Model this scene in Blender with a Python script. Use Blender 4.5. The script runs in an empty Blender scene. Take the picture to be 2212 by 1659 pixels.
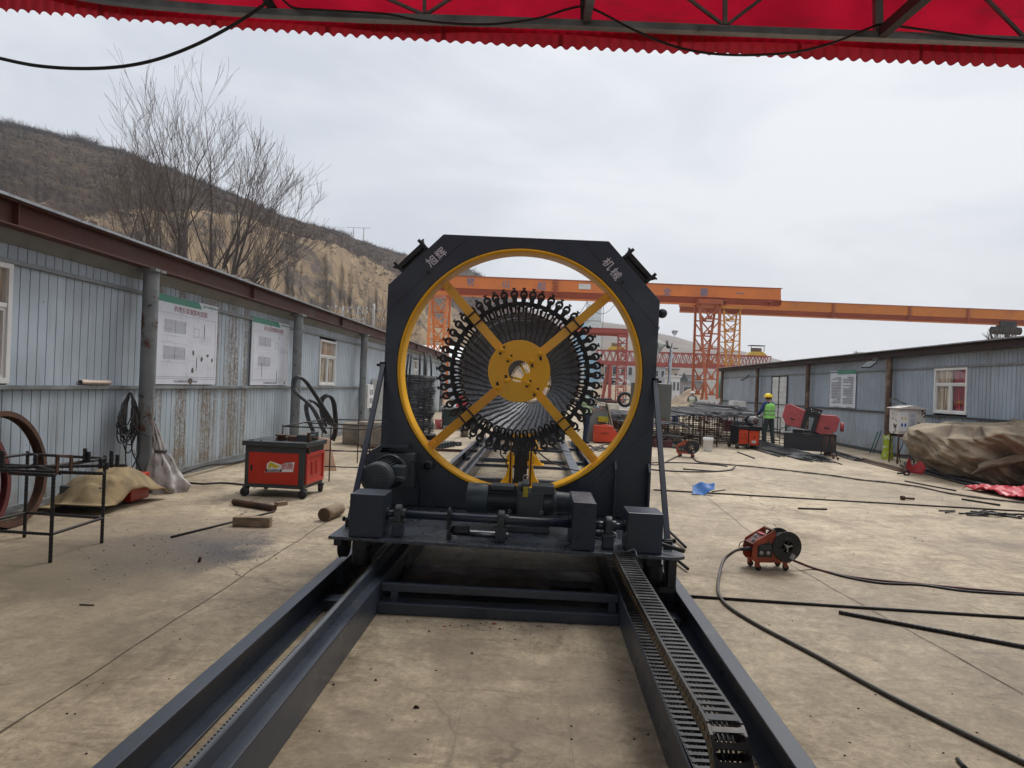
import bpy, math, random
from mathutils import Vector, Matrix, noise
random.seed(7)
R_ = math.radians
SC = bpy.context.scene
COL = SC.collection

# ------------------------------------------------------------------ camera
CAM_H = 1.65
FPX, CX, CY, ROLL = 1500.0, 1106.0, 829.5, 0.038      # focal length in pixels of a 2212 px wide frame
_dx, _dy = 1160.0 - CX, 836.0 - CY                    # where the rails vanish
_xp = _dx * math.cos(ROLL) + _dy * math.sin(ROLL)
_yp = -_dx * math.sin(ROLL) + _dy * math.cos(ROLL)
_yaw = math.atan2(_xp, FPX); _pit = math.atan2(_yp, math.hypot(FPX, _xp))
CF = Vector((-math.sin(_yaw) * math.cos(_pit), math.cos(_yaw) * math.cos(_pit), math.sin(_pit)))
_R0 = Vector((math.cos(_yaw), math.sin(_yaw), 0)); _U0 = _R0.cross(CF)
CR = _R0 * math.cos(ROLL) + _U0 * math.sin(ROLL)
CU = _U0 * math.cos(ROLL) - _R0 * math.sin(ROLL)
CC = Vector((0, 0, CAM_H))
cam_d = bpy.data.cameras.new('camera'); cam = bpy.data.objects.new('camera', cam_d); COL.objects.link(cam)
cam.matrix_world = Matrix(((CR.x, CU.x, -CF.x, CC.x), (CR.y, CU.y, -CF.y, CC.y), (CR.z, CU.z, -CF.z, CC.z), (0, 0, 0, 1)))
cam_d.sensor_width = 36; cam_d.lens = 36 * FPX / 2212.0
cam_d.clip_start = 0.05; cam_d.clip_end = 5000
SC.camera = cam

# survey helpers: where on the ground / on an upright plane a measured sight line ends
def _ray(x, y): return CF * FPX + CR * (x - CX) + CU * (CY - y)
def G(x, y, z=0.0):
    d = _ray(x, y); return CC + d * ((z - CAM_H) / d.z)
def PY(x, y, Y):
    d = _ray(x, y); return CC + d * (Y / d.y)
def PX(x, y, X):
    d = _ray(x, y); return CC + d * (X / d.x)

# ------------------------------------------------------------------ world and sun (overcast)
W = bpy.data.worlds.new('World'); SC.world = W; W.use_nodes = True
nt = W.node_tree; nt.nodes.clear()
wo = nt.nodes.new('ShaderNodeOutputWorld'); bg = nt.nodes.new('ShaderNodeBackground')
sky = nt.nodes.new('ShaderNodeTexSky'); sky.sky_type = 'NISHITA'; sky.sun_disc = False
SUN_EL, SUN_AZ = R_(52), R_(28)
sky.sun_elevation = SUN_EL; sky.sun_rotation = SUN_AZ; sky.air_density = 1.5; sky.dust_density = 3
tc = nt.nodes.new('ShaderNodeTexCoord')
mp = nt.nodes.new('ShaderNodeMapping'); mp.inputs['Scale'].default_value = (1.1, 1.1, 3.2); mp.inputs['Location'].default_value = (0.35, 0.1, 0.55)
nt.links.new(tc.outputs['Generated'], mp.inputs['Vector'])
n1 = nt.nodes.new('ShaderNodeTexNoise'); n1.inputs['Scale'].default_value = 2.3; n1.inputs['Detail'].default_value = 7; n1.inputs['Roughness'].default_value = 0.52; n1.inputs['Distortion'].default_value = 0.5
nt.links.new(mp.outputs['Vector'], n1.inputs['Vector'])
cr = nt.nodes.new('ShaderNodeValToRGB'); nt.links.new(n1.outputs['Fac'], cr.inputs['Fac'])
cr.color_ramp.elements[0].position = 0.34; cr.color_ramp.elements[0].color = (0.465, 0.49, 0.54, 1)
cr.color_ramp.elements[1].position = 0.62; cr.color_ramp.elements[1].color = (0.625, 0.64, 0.67, 1)
vs = nt.nodes.new('ShaderNodeVectorMath'); vs.operation = 'SCALE'; vs.inputs['Scale'].default_value = 10.2
nt.links.new(cr.outputs['Color'], vs.inputs[0])
# an overcast sky grows brighter towards the zenith
sz = nt.nodes.new('ShaderNodeSeparateXYZ'); nt.links.new(tc.outputs['Generated'], sz.inputs[0])
zr = nt.nodes.new('ShaderNodeMapRange'); zr.inputs['From Min'].default_value = 0.5; zr.inputs['From Max'].default_value = 1.0; zr.inputs['To Min'].default_value = 10.5; zr.inputs['To Max'].default_value = 19.0
nt.links.new(sz.outputs['Z'], zr.inputs['Value']); nt.links.new(zr.outputs['Result'], vs.inputs['Scale'])
mx = nt.nodes.new('ShaderNodeMix'); mx.data_type = 'RGBA'; mx.inputs['Factor'].default_value = 0.93
nt.links.new(sky.outputs['Color'], mx.inputs['A']); nt.links.new(vs.outputs['Vector'], mx.inputs['B'])
nt.links.new(mx.outputs['Result'], bg.inputs['Color']); bg.inputs['Strength'].default_value = 0.1
nt.links.new(bg.outputs['Background'], wo.inputs['Surface'])

sd = bpy.data.lights.new('sun', 'SUN'); sd.energy = 1.5; sd.angle = R_(20); sd.color = (1, 0.96, 0.9)
sun = bpy.data.objects.new('sun', sd); COL.objects.link(sun)
_sv = Vector((math.sin(SUN_AZ) * math.cos(SUN_EL), math.cos(SUN_AZ) * math.cos(SUN_EL), math.sin(SUN_EL)))
sun.rotation_euler = _sv.to_track_quat('Z', 'Y').to_euler(); sun.location = (0, 0, 40)
SC.view_settings.view_transform = 'Standard'; SC.view_settings.look = 'None'
SC.view_settings.exposure = 0.45; SC.view_settings.gamma = 1.0; SC.view_settings.use_curve_mapping = False
SC.cycles.max_bounces = 6; SC.cycles.diffuse_bounces = 3; SC.cycles.glossy_bounces = 3
SC.cycles.transparent_max_bounces = 8; SC.cycles.volume_bounces = 0
SC.cycles.use_denoising = True
SC.render.filter_size = 1.1

# ------------------------------------------------------------------ materials
def sr(h):
    h = h.lstrip('#'); o = []
    for i in (0, 2, 4):
        c = int(h[i:i + 2], 16) / 255
        o.append(c / 12.92 if c <= 0.04045 else ((c + 0.055) / 1.055) ** 2.4)
    return tuple(o)
class NT:
    def __init__(s, m): s.t = m.node_tree; s.n = s.t.nodes; s.l = s.t.links
    def new(s, k, **kw):
        n = s.n.new('ShaderNode' + k)
        for a, b in kw.items(): setattr(n, a, b)
        return n
    def link(s, a, b): s.l.new(a, b)
    def pos(s, scale=(1, 1, 1), obj=False, loc=(0, 0, 0)):
        if obj: o = s.new('TexCoord').outputs['Object']
        else: o = s.new('NewGeometry').outputs['Position']
        m = s.new('Mapping'); m.inputs['Scale'].default_value = scale; m.inputs['Location'].default_value = loc
        s.link(o, m.inputs['Vector']); return m.outputs['Vector']
    def noise(s, vec, scale, detail=4, rough=0.55, dist=0.0):
        n = s.new('TexNoise'); n.inputs['Scale'].default_value = scale; n.inputs['Detail'].default_value = detail
        n.inputs['Roughness'].default_value = rough; n.inputs['Distortion'].default_value = dist
        s.link(vec, n.inputs['Vector']); return n.outputs['Fac']
    def rng(s, v, a, b, c=0.0, d=1.0):
        n = s.new('MapRange'); n.interpolation_type = 'SMOOTHSTEP'
        for k, x in zip(('From Min', 'From Max', 'To Min', 'To Max'), (a, b, c, d)): n.inputs[k].default_value = x
        s.link(v, n.inputs['Value']); return n.outputs['Result']
    def mix(s, f, a, b, mode='MIX'):
        n = s.new('Mix', data_type='RGBA', blend_type=mode)
        for k, x in (('Factor', f), ('A', a), ('B', b)):
            if isinstance(x, (int, float)) and k == 'Factor': n.inputs[k].default_value = x
            elif isinstance(x, tuple): n.inputs[k].default_value = (*x[:3], 1)
            else: s.link(x, n.inputs[k])
        return n.outputs['Result']
    def math(s, op, a, b=0.0, clamp=False):
        n = s.new('Math', operation=op); n.use_clamp = clamp
        for i, x in enumerate((a, b)):
            if isinstance(x, (int, float)): n.inputs[i].default_value = x
            else: s.link(x, n.inputs[i])
        return n.outputs[0]
MATS = {}
def mat(name, col, rough=0.6, metal=0.0, var=0.12, vs=3.0, col2=None, c2=(0.5, 0.7), s2=2.5, st=(1, 1, 1), dirt=None, dr=(0.55, 0.75), ds=6.0,
        dst=(1, 1, 1), bump=0.0, bs=60, spec=0.5, obj=False, rnd=0.0, transl=0.0, coat=0.0, rvar=0.1):
    """plain paint/metal/cloth: base colour, broad variation, an optional second colour and an optional layer of dirt"""
    if isinstance(col, str): col = sr(col)
    if isinstance(col2, str): col2 = sr(col2)
    if isinstance(dirt, str): dirt = sr(dirt)
    m = bpy.data.materials.new(name); m.use_nodes = True; q = NT(m); b = q.n['Principled BSDF']
    p = q.pos(obj=obj)
    n = q.noise(p, vs, 5)
    c = q.mix(q.rng(n, 0.3, 0.7), tuple(x * (1 - var) for x in col), tuple(min(1, x * (1 + var)) for x in col))
    if col2: c = q.mix(q.rng(q.noise(q.pos(st, obj), s2, 6, 0.6), *c2), c, col2)
    if dirt: c = q.mix(q.rng(q.noise(q.pos(dst, obj, (3, 1, 7)), ds, 7, 0.65), *dr), c, dirt)
    if rnd:
        oi = q.new('ObjectInfo'); c = q.mix(1.0, c, q.mix(oi.outputs['Random'], (1 - rnd,) * 3, (1 + rnd * 0.6,) * 3), 'MULTIPLY')
    q.link(c, b.inputs['Base Color'])
    b.inputs['Metallic'].default_value = metal; b.inputs['Specular IOR Level'].default_value = spec
    q.link(q.rng(n, 0.3, 0.7, max(0.05, rough - rvar), min(1, rough + rvar)), b.inputs['Roughness'])
    b.inputs['Coat Weight'].default_value = coat
    if bump:
        bp = q.new('Bump'); bp.inputs['Strength'].default_value = bump; bp.inputs['Distance'].default_value = 0.01
        q.link(q.noise(p, bs, 4), bp.inputs['Height']); q.link(bp.outputs['Normal'], b.inputs['Normal'])
    if transl:
        tr = q.new('BsdfTranslucent'); q.link(c, tr.inputs['Color']); ms = q.new('MixShader'); ms.inputs['Fac'].default_value = transl
        q.link(b.outputs[0], ms.inputs[1]); q.link(tr.outputs[0], ms.inputs[2]); q.link(ms.outputs[0], q.n['Material Output'].inputs['Surface'])
    MATS[name] = m; return m

SLATE = mat('slate_paint', (0.024, 0.034, 0.058), 0.36, var=0.12, vs=1.5, col2=(0.030, 0.036, 0.048), c2=(0.45, 0.65), s2=2.2, st=(1, 1, 0.5), dirt=(0.075, 0.072, 0.070), dr=(0.60, 0.80), ds=14, bump=0.08, bs=90)
SLATEG = mat('slate_paint_beam', (0.040, 0.051, 0.073), 0.34, var=0.15, vs=1.2, dirt=(0.10, 0.105, 0.11), dr=(0.55, 0.8), ds=4, bump=0.08, bs=120)
SLATEP = mat('slate_paint_speckled', (0.042, 0.052, 0.07), 0.3, var=0.2, vs=5, dirt=(0.12, 0.13, 0.14), dr=(0.52, 0.64), ds=45, bump=0.25, bs=160)
MOTG = mat('motor_green_grey', (0.055, 0.070, 0.078), 0.45, var=0.15, dirt=(0.09, 0.09, 0.09), dr=(0.6, 0.8))
BLACKM = mat('black_steel', (0.010, 0.010, 0.012), 0.5, var=0.25, vs=9)
BLACKP = mat('black_plastic', (0.014, 0.014, 0.015), 0.48, var=0.25, vs=6, dirt=(0.10, 0.09, 0.075), dr=(0.55, 0.8), ds=14)
CHAINT = mat('chain_plastic', (0.018, 0.018, 0.019), 0.38, var=0.25, vs=6, dirt=(0.055, 0.05, 0.042), dr=(0.45, 0.8), ds=8)
YEL = mat('yellow_paint', (0.88, 0.455, 0.004), 0.38, var=0.08, vs=2, dirt=(0.18, 0.08, 0.01), dr=(0.66, 0.78), ds=14)
YELO = mat('orange_yellow_paint', (0.80, 0.37, 0.004), 0.4, var=0.08, vs=2, dirt=(0.10, 0.05, 0.02), dr=(0.68, 0.75), ds=18)
STEEL = mat('bare_steel', (0.36, 0.37, 0.38), 0.32, 0.85, var=0.2, vs=12)
REBAR = mat('dark_rebar', (0.030, 0.028, 0.029), 0.55, 0.4, var=0.3, vs=8, col2=(0.06, 0.035, 0.02), c2=(0.55, 0.75), s2=5)
WIRE = mat('cage_wire', (0.20, 0.21, 0.235), 0.42, 0.4, var=0.35, vs=14)
REBARL = mat('grey_rebar', (0.075, 0.078, 0.085), 0.45, 0.5, var=0.4, vs=2.5, st=(1, 1, 1), dirt=(0.05, 0.03, 0.02), dr=(0.6, 0.8))
RUST = mat('rusty_steel', (0.075, 0.034, 0.018), 0.85, 0.1, var=0.35, vs=7, col2=(0.025, 0.014, 0.010), bump=0.3)
BEAMR = mat('red_oxide_beam', (0.068, 0.022, 0.013), 0.7, var=0.25, vs=0.8, st=(1, 0.4, 1), col2=(0.10, 0.042, 0.022), c2=(0.5, 0.75), dirt=(0.022, 0.012, 0.010), dr=(0.6, 0.8), ds=3)
RED = mat('machine_red', (0.46, 0.022, 0.007), 0.38, var=0.08, dirt=(0.10, 0.02, 0.015), dr=(0.68, 0.85))
ORED = mat('orange_red', (0.60, 0.055, 0.012), 0.5, var=0.12, dirt=(0.12, 0.03, 0.015), dr=(0.6, 0.8), ds=9)
PINK = mat('faded_pink_red', (0.36, 0.062, 0.066), 0.6, var=0.15, vs=5, dirt=(0.55, 0.3, 0.28), dr=(0.64, 0.8), ds=22)
DGREY = mat('dark_grey_paint', (0.035, 0.042, 0.046), 0.5, var=0.2, dirt=(0.12, 0.11, 0.10), dr=(0.6, 0.85), ds=10)
WOOD = mat('weathered_wood', (0.26, 0.19, 0.125), 0.85, var=0.25, vs=9, col2=(0.12, 0.08, 0.05), c2=(0.5, 0.7), st=(1, 1, 6), bump=0.4)
WOODE = mat('log_end', (0.10, 0.065, 0.04), 0.9, var=0.3, vs=14)
PLY = mat('plywood', (0.50, 0.31, 0.20), 0.8, var=0.1)
RUBBER = mat('rubber', (0.018, 0.017, 0.017), 0.7, var=0.3)
CABLE = mat('cable_black', (0.014, 0.014, 0.016), 0.42, var=0.25, vs=8)
HOSE = mat('hose_grey_brown', (0.075, 0.065, 0.055), 0.6, var=0.3, vs=6)
HOSER = mat('hose_red_brown', (0.09, 0.022, 0.016), 0.5, var=0.35, vs=6)
CLAMPM = mat('clamp_cast', (0.016, 0.013, 0.012), 0.35, 0.3, var=0.3, vs=20)
WHITE = mat('white_paint', (0.72, 0.73, 0.73), 0.5, var=0.05)
WHITED = mat('white_paint_dirty', (0.60, 0.60, 0.58), 0.6, var=0.1, dirt=(0.22, 0.17, 0.12), dr=(0.6, 0.8), ds=5)
WHITER = mat('white_paint_rusty', (0.58, 0.55, 0.51), 0.6, var=0.1, dirt=(0.035, 0.014, 0.008), dr=(0.555, 0.575), ds=4.5)
FRAMEW = mat('white_upvc', (0.66, 0.66, 0.64), 0.4, var=0.06, dirt=(0.25, 0.24, 0.22), dr=(0.6, 0.85), ds=8)
LETTER = mat('white_letter', (0.62, 0.64, 0.68), 0.5, var=0.02)
PBOARD = mat('poster_board', (0.60, 0.63, 0.68), 0.35, var=0.04, dirt=(0.42, 0.42, 0.42), dr=(0.6, 0.9), ds=3)
PGREEN = mat('poster_green', (0.022, 0.21, 0.135), 0.35, var=0.05)
PRINT = mat('poster_print_grey', (0.17, 0.18, 0.21), 0.4, var=0.1)
PRINTF = mat('poster_print_faint', (0.40, 0.42, 0.47), 0.4, var=0.1)
PRINTR = mat('poster_print_maroon', (0.23, 0.055, 0.065), 0.4, var=0.1)
BLUEP = mat('blue_plastic', (0.008, 0.13, 0.42), 0.55, var=0.08, transl=0.15)
CONC = mat('concrete_block', (0.25, 0.21, 0.165), 0.9, var=0.2, vs=5, bump=0.4, dirt=(0.08, 0.06, 0.05), dr=(0.55, 0.75))
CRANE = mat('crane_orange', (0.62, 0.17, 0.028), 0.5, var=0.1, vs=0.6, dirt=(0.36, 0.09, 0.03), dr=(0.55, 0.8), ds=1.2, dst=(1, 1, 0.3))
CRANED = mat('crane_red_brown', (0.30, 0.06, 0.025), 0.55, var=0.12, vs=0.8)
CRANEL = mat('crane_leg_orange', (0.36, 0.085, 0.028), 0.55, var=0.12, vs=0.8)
CRANEY = mat('crane_amber', (0.52, 0.16, 0.012), 0.5, var=0.1, vs=0.5, dirt=(0.3, 0.07, 0.015), dr=(0.55, 0.8), ds=0.6)
TRUSSR = mat('truss_red', (0.33, 0.055, 0.038), 0.55, var=0.12)
CRBLUE = mat('crane_letter_blue', (0.11, 0.17, 0.27), 0.5, var=0.1)
GALV = mat('galvanised', (0.30, 0.315, 0.33), 0.45, 0.5, var=0.25, vs=5, st=(1, 1, 1), dirt=(0.09, 0.075, 0.065), dr=(0.6, 0.8), ds=7)
CANREB = mat('canopy_steel_dark', (0.05, 0.043, 0.04), 0.6, 0.2, var=0.3)
CANREG = mat('canopy_steel_grey', (0.20, 0.20, 0.19), 0.5, 0.4, var=0.25, dirt=(0.07, 0.05, 0.04), dr=(0.58, 0.75), ds=6)
RSHEET = mat('red_canopy_cloth', (0.72, 0.010, 0.045), 0.55, var=0.22, vs=1.6, st=(1, 1, 3), dirt=(0.30, 0.02, 0.03), dr=(0.52, 0.8), ds=1.3, dst=(1, 1, 4), bump=0.6, bs=3, transl=0.42)
RCORR = mat('red_corrugated', (0.50, 0.030, 0.045), 0.5, var=0.15, vs=1.5, transl=0.25, dirt=(0.12, 0.04, 0.03), dr=(0.6, 0.85), ds=2, dst=(1, 1, 3))
REDCLOTH = mat('red_tarpaulin', (0.50, 0.018, 0.04), 0.45, var=0.15, vs=4, transl=0.1)
ROSE = mat('pink_tarpaulin', (0.60, 0.07, 0.09), 0.5, var=0.15, vs=4, transl=0.15)
TARP = mat('canvas_tarp', (0.27, 0.215, 0.145), 0.9, var=0.25, vs=2.2, col2=(0.14, 0.105, 0.072), c2=(0.42, 0.62), s2=1.6, dirt=(0.10, 0.07, 0.045), dr=(0.64, 0.8), ds=9, bump=0.3, bs=90)
TARPL = mat('canvas_tan', (0.27, 0.20, 0.105), 0.9, var=0.25, vs=4, col2=(0.14, 0.10, 0.06), c2=(0.5, 0.75), s2=5, bump=0.3)
SACK = mat('woven_sack', (0.42, 0.39, 0.37), 0.75, var=0.2, vs=8, col2=(0.12, 0.10, 0.10), c2=(0.58, 0.64), s2=6, st=(2, 2, 0.5))
GREENV = mat('hivis_green', (0.30, 0.72, 0.16), 0.7, var=0.12, vs=8)
REFL = mat('reflective_strip', (0.22, 0.36, 0.18), 0.4, var=0.1)
NAVY = mat('navy_cloth', (0.018, 0.035, 0.12), 0.85, var=0.25, vs=9)
PANTS = mat('dark_green_trousers', (0.035, 0.045, 0.042), 0.9, var=0.2, vs=7)
BLUEJ = mat('blue_trousers', (0.02, 0.03, 0.06), 0.9, var=0.25, vs=7)
HELM = mat('yellow_helmet', (0.85, 0.58, 0.005), 0.3, var=0.03)
SKIN = mat('skin', (0.35, 0.19, 0.13), 0.6, var=0.08)
HAIR = mat('dark_hair', (0.012, 0.010, 0.010), 0.8, var=0.2)
CURT = mat('curtain_tan', (0.60, 0.50, 0.36), 0.8, var=0.15, vs=3, st=(1, 1, 1), dirt=(0.2, 0.14, 0.09), dr=(0.45, 0.6), ds=5, dst=(1, 3, 0.1))
CURTR = mat('curtain_red', (0.36, 0.03, 0.045), 0.8, var=0.2, dirt=(0.06, 0.012, 0.016), dr=(0.45, 0.6), ds=8, dst=(1, 5, 0.1))
GLASS = bpy.data.materials.new('window_glass'); GLASS.use_nodes = True
_q = NT(GLASS); _b = _q.n['Principled BSDF']; _b.inputs['Base Color'].default_value = (0.8, 0.85, 0.85, 1); _b.inputs['Roughness'].default_value = 0.04
_t = _q.new('BsdfTransparent'); _m = _q.new('MixShader'); _lw = _q.new('LayerWeight'); _lw.inputs['Blend'].default_value = 0.35
_gl = _q.new('BsdfGlossy'); _gl.inputs['Roughness'].default_value = 0.03
_q.link(_q.rng(_lw.outputs['Facing'], 0.3, 1, 0.04, 0.35), _m.inputs['Fac']); _q.link(_t.outputs[0], _m.inputs[1]); _q.link(_gl.outputs[0], _m.inputs[2]); _q.link(_m.outputs[0], _q.n['Material Output'].inputs['Surface'])

# ------------------------------------------------------------------ materials with more to them
def wall_mat(name, base, stain=None):
    m = bpy.data.materials.new(name); m.use_nodes = True; q = NT(m); b = q.n['Principled BSDF']
    p = q.pos()
    c = q.mix(q.rng(q.noise(p, 1.2, 5), 0.3, 0.7), tuple(x * 0.88 for x in base), tuple(x * 1.1 for x in base))
    oi = q.new('ObjectInfo'); c = q.mix(1.0, c, q.mix(oi.outputs['Random'], (0.93, 0.92, 0.92), (1.05, 1.05, 1.05)), 'MULTIPLY')
    # rain streaks and grime
    c = q.mix(q.math('MULTIPLY', q.rng(q.noise(q.pos((1, 9, 0.5)), 1.0, 6, 0.65), 0.50, 0.78), 0.6), c, (0.16, 0.145, 0.12))
    z = q.new('SeparateXYZ'); q.link(q.new('NewGeometry').outputs['Position'], z.inputs[0])
    low = q.math('MULTIPLY', q.rng(z.outputs['Z'], 0.75, 0.02), q.rng(q.noise(p, 3.5, 6), 0.35, 0.7))
    c = q.mix(q.math('MULTIPLY', low, 0.75), c, (0.21, 0.17, 0.115))
    c = q.mix(q.rng(q.noise(p, 16, 3, 0.6), 0.70, 0.74), c, (0.06, 0.05, 0.045))
    if stain:
        y0, y1 = stain
        zone = q.math('MULTIPLY', q.rng(z.outputs['Y'], y0, y0 + 0.25), q.rng(z.outputs['Y'], y1, y1 - 0.6))
        band = q.rng(q.noise(q.pos((0, 1.9, 0.10), loc=(0, 0.35, 0)), 1.15, 3, 0.5), 0.44, 0.56)
        fl = q.rng(q.noise(q.pos((1, 5, 1.6)), 2.3, 8, 0.8), 0.38, 0.50)
        fl2 = q.rng(q.noise(p, 21, 6, 0.8), 0.40, 0.52); c = q.mix(q.math('MULTIPLY', q.math('MULTIPLY', q.math('MULTIPLY', zone, band), q.math('MULTIPLY', fl, fl2)), 0.9), c, q.mix(q.noise(p, 7, 3), (0.24, 0.175, 0.10), (0.10, 0.07, 0.05)))
    q.link(c, b.inputs['Base Color']); b.inputs['Roughness'].default_value = 0.5
    return m
WALLL = wall_mat('cladding_left', (0.37, 0.435, 0.485), (9.75, 13.95))
WALLR = wall_mat('cladding_right', (0.29, 0.345, 0.40))
TRIM = mat('grey_steel_trim', (0.20, 0.215, 0.22), 0.55, 0.2, var=0.2, dirt=(0.08, 0.065, 0.05), dr=(0.55, 0.75), ds=6)
SOFF = mat('grey_soffit', (0.20, 0.20, 0.19), 0.7, var=0.15, vs=1.0, dirt=(0.10, 0.09, 0.08), dr=(0.5, 0.8), ds=1.5)
COLM = mat('rust_pipe_column', (0.17, 0.185, 0.185), 0.6, 0.1, var=0.2, vs=3, col2=(0.085, 0.035, 0.018), c2=(0.56, 0.66), s2=3.2, st=(1, 1, 0.6), dirt=(0.035, 0.02, 0.015), dr=(0.60, 0.68), ds=9)
COLMR = mat('rusty_brown_column', (0.10, 0.055, 0.035), 0.75, 0.1, var=0.3, vs=4, col2=(0.20, 0.15, 0.10), c2=(0.52, 0.64), s2=4, st=(1, 1, 0.5), dirt=(0.02, 0.012, 0.01), dr=(0.58, 0.66), ds=8)

def concrete_mat():
    m = bpy.data.materials.new('yard_concrete'); m.use_nodes = True; q = NT(m); b = q.n['Principled BSDF']
    p = q.pos()
    big = q.noise(q.pos((0.7, 0.5, 1)), 0.55, 6, 0.62, 0.4)
    c = q.mix(q.rng(big, 0.33, 0.68), (0.315, 0.25, 0.17), (0.525, 0.445, 0.33))
    c = q.mix(q.rng(q.noise(q.pos((1, 0.55, 1), loc=(9, 4, 0)), 1.7, 8, 0.72, 0.6), 0.50, 0.72), c, (0.235, 0.185, 0.125))
    c = q.mix(q.rng(q.noise(q.pos((1, 1, 1), loc=(2, 8, 0)), 2.6, 6, 0.68, 0.3), 0.58, 0.75), c, (0.53, 0.45, 0.33))
    sm = q.math('MULTIPLY', q.rng(q.noise(q.pos((0.55, 1.7, 1), loc=(5, 1, 0)), 5, 9, 0.78, 0.8), 0.52, 0.68), 0.7)
    c = q.mix(sm, c, (0.15, 0.11, 0.075))
    c = q.mix(q.rng(q.noise(p, 38, 4, 0.7), 0.62, 0.70), c, (0.12, 0.09, 0.065))
    c = q.mix(q.math('MULTIPLY', q.rng(q.noise(p, 140, 3, 0.6), 0.35, 0.65), 0.35), c, (0.24, 0.185, 0.125))
    for s_, a_, b_ in ((1.1, 0.84, 1.16), (6.0, 0.84, 1.15), (26.0, 0.86, 1.12)):
        w_ = q.rng(q.noise(q.pos(loc=(s_, 2 * s_, 0)), s_, 6, 0.7, 0.5), 0.32, 0.68); c = q.mix(1.0, c, q.mix(w_, (a_ * 0.95, a_ * 0.93, a_ * 0.90), (b_, b_, b_ * 0.99)), 'MULTIPLY')
    # drag marks and wheel tracks: long thin streaks in two directions
    for rot, sc_, loc_, lo, hi, am in ((0.25, (22, 0.7, 1), (3, 3, 0), 0.60, 0.70, 0.55), (1.35, (16, 0.8, 1), (1, 7, 0), 0.62, 0.72, 0.45), (-0.5, (30, 0.9, 1), (6, 2, 0), 0.62, 0.70, 0.5)):
        mr = q.new('Mapping'); mr.inputs['Rotation'].default_value = (0, 0, rot); mr.inputs['Scale'].default_value = sc_; mr.inputs['Location'].default_value = loc_; q.link(q.new('NewGeometry').outputs['Position'], mr.inputs['Vector'])
        f = q.math('MULTIPLY', q.rng(q.noise(mr.outputs['Vector'], 0.5, 5, 0.6), lo, hi), q.rng(q.noise(q.pos(loc=loc_), 0.5, 4), 0.45, 0.65)); c = q.mix(q.math('MULTIPLY', f, am), c, (0.16, 0.125, 0.085))
    vo = q.new('TexVoronoi', feature='DISTANCE_TO_EDGE'); vo.inputs['Scale'].default_value = 0.22
    wv = q.new('VectorMath', operation='ADD'); nn = q.new('TexNoise'); nn.inputs['Scale'].default_value = 1.3; nn.inputs['Detail'].default_value = 6; q.link(p, nn.inputs['Vector']); q.link(p, wv.inputs[0]); q.link(nn.outputs['Color'], wv.inputs[1]); q.link(wv.outputs[0], vo.inputs['Vector'])
    c = q.mix(q.math('MULTIPLY', q.rng(vo.outputs['Distance'], 0.0035, 0.001), q.rng(q.noise(p, 0.4, 3), 0.45, 0.55)), c, (0.13, 0.10, 0.07))
    # stains with places of their own
    wob = q.new('VectorMath', operation='ADD')
    nc = q.new('TexNoise'); nc.inputs['Scale'].default_value = 2.2; nc.inputs['Detail'].default_value = 6; q.link(p, nc.inputs['Vector'])
    sc = q.new('VectorMath', operation='SCALE'); sc.inputs['Scale'].default_value = 1.1
    sub = q.new('VectorMath', operation='SUBTRACT'); sub.inputs[1].default_value = (0.5, 0.5, 0.5)
    q.link(nc.outputs['Color'], sub.inputs[0]); q.link(sub.outputs[0], sc.inputs[0]); q.link(p, wob.inputs[0]); q.link(sc.outputs[0], wob.inputs[1])
    speck = q.rng(q.noise(p, 30, 6, 0.8), 0.42, 0.56)
    def stain(px, col, r, amt=1.0, sp=False, z=0.0, ex=1.0):
        nonlocal c
        g = G(*px); mpn = q.new('Mapping'); mpn.inputs['Location'].default_value = (-g.x, -g.y * ex, 0); mpn.inputs['Scale'].default_value = (1, ex, 0)
        q.link(wob.outputs[0], mpn.inputs['Vector']); ln = q.new('VectorMath', operation='LENGTH'); q.link(mpn.outputs[0], ln.inputs[0])
        f = q.math('MULTIPLY', q.rng(ln.outputs['Value'], r, r * 0.45), amt)
        if sp: f = q.math('MULTIPLY', f, speck)
        c = q.mix(f, c, col)
    stain((400, 1190), (0.055, 0.050, 0.048), 0.95, 0.85)
    stain((120, 1215), (0.16, 0.125, 0.08), 1.4, 0.6); stain((60, 1400), (0.20, 0.155, 0.10), 1.2, 0.4)
    stain((385, 1190), (0.03, 0.03, 0.036), 1.15, 0.95, True)
    stain((470, 1165), (0.06, 0.055, 0.06), 0.7, 0.8, True)
    stain((200, 1240), (0.14, 0.11, 0.07), 1.2, 0.6)
    stain((330, 1150), (0.17, 0.13, 0.09), 1.3, 0.5)
    stain((700, 1090), (0.09, 0.075, 0.055), 0.6, 0.5, True)
    for a in ((1225, 1590), (1330, 1480), (1040, 1560), (1000, 1420), (1180, 1460), (820, 1600)):
        stain(a, (0.19, 0.145, 0.105), 0.36, 0.5)
    stain((2000, 1118), (0.15, 0.115, 0.08), 0.62, 0.55, ex=2.2); stain((2180, 1178), (0.15, 0.115, 0.08), 0.5, 0.5, ex=1.8); stain((1930, 1120), (0.2, 0.15, 0.1), 0.5, 0.3)
    stain((1500, 1045), (0.22, 0.17, 0.12), 1.3, 0.3)
    q.link(c, b.inputs['Base Color'])
    q.link(q.rng(big, 0.3, 0.7, 0.62, 0.85), b.inputs['Roughness'])
    bp = q.new('Bump'); bp.inputs['Strength'].default_value = 0.35; bp.inputs['Distance'].default_value = 0.006
    q.link(q.noise(p, 45, 8, 0.7), bp.inputs['Height']); q.link(bp.outputs['Normal'], b.inputs['Normal'])
    return m
YARD = concrete_mat()
JOINT = mat('joint_dark', (0.11, 0.085, 0.06), 0.9, var=0.3, vs=6)
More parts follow.
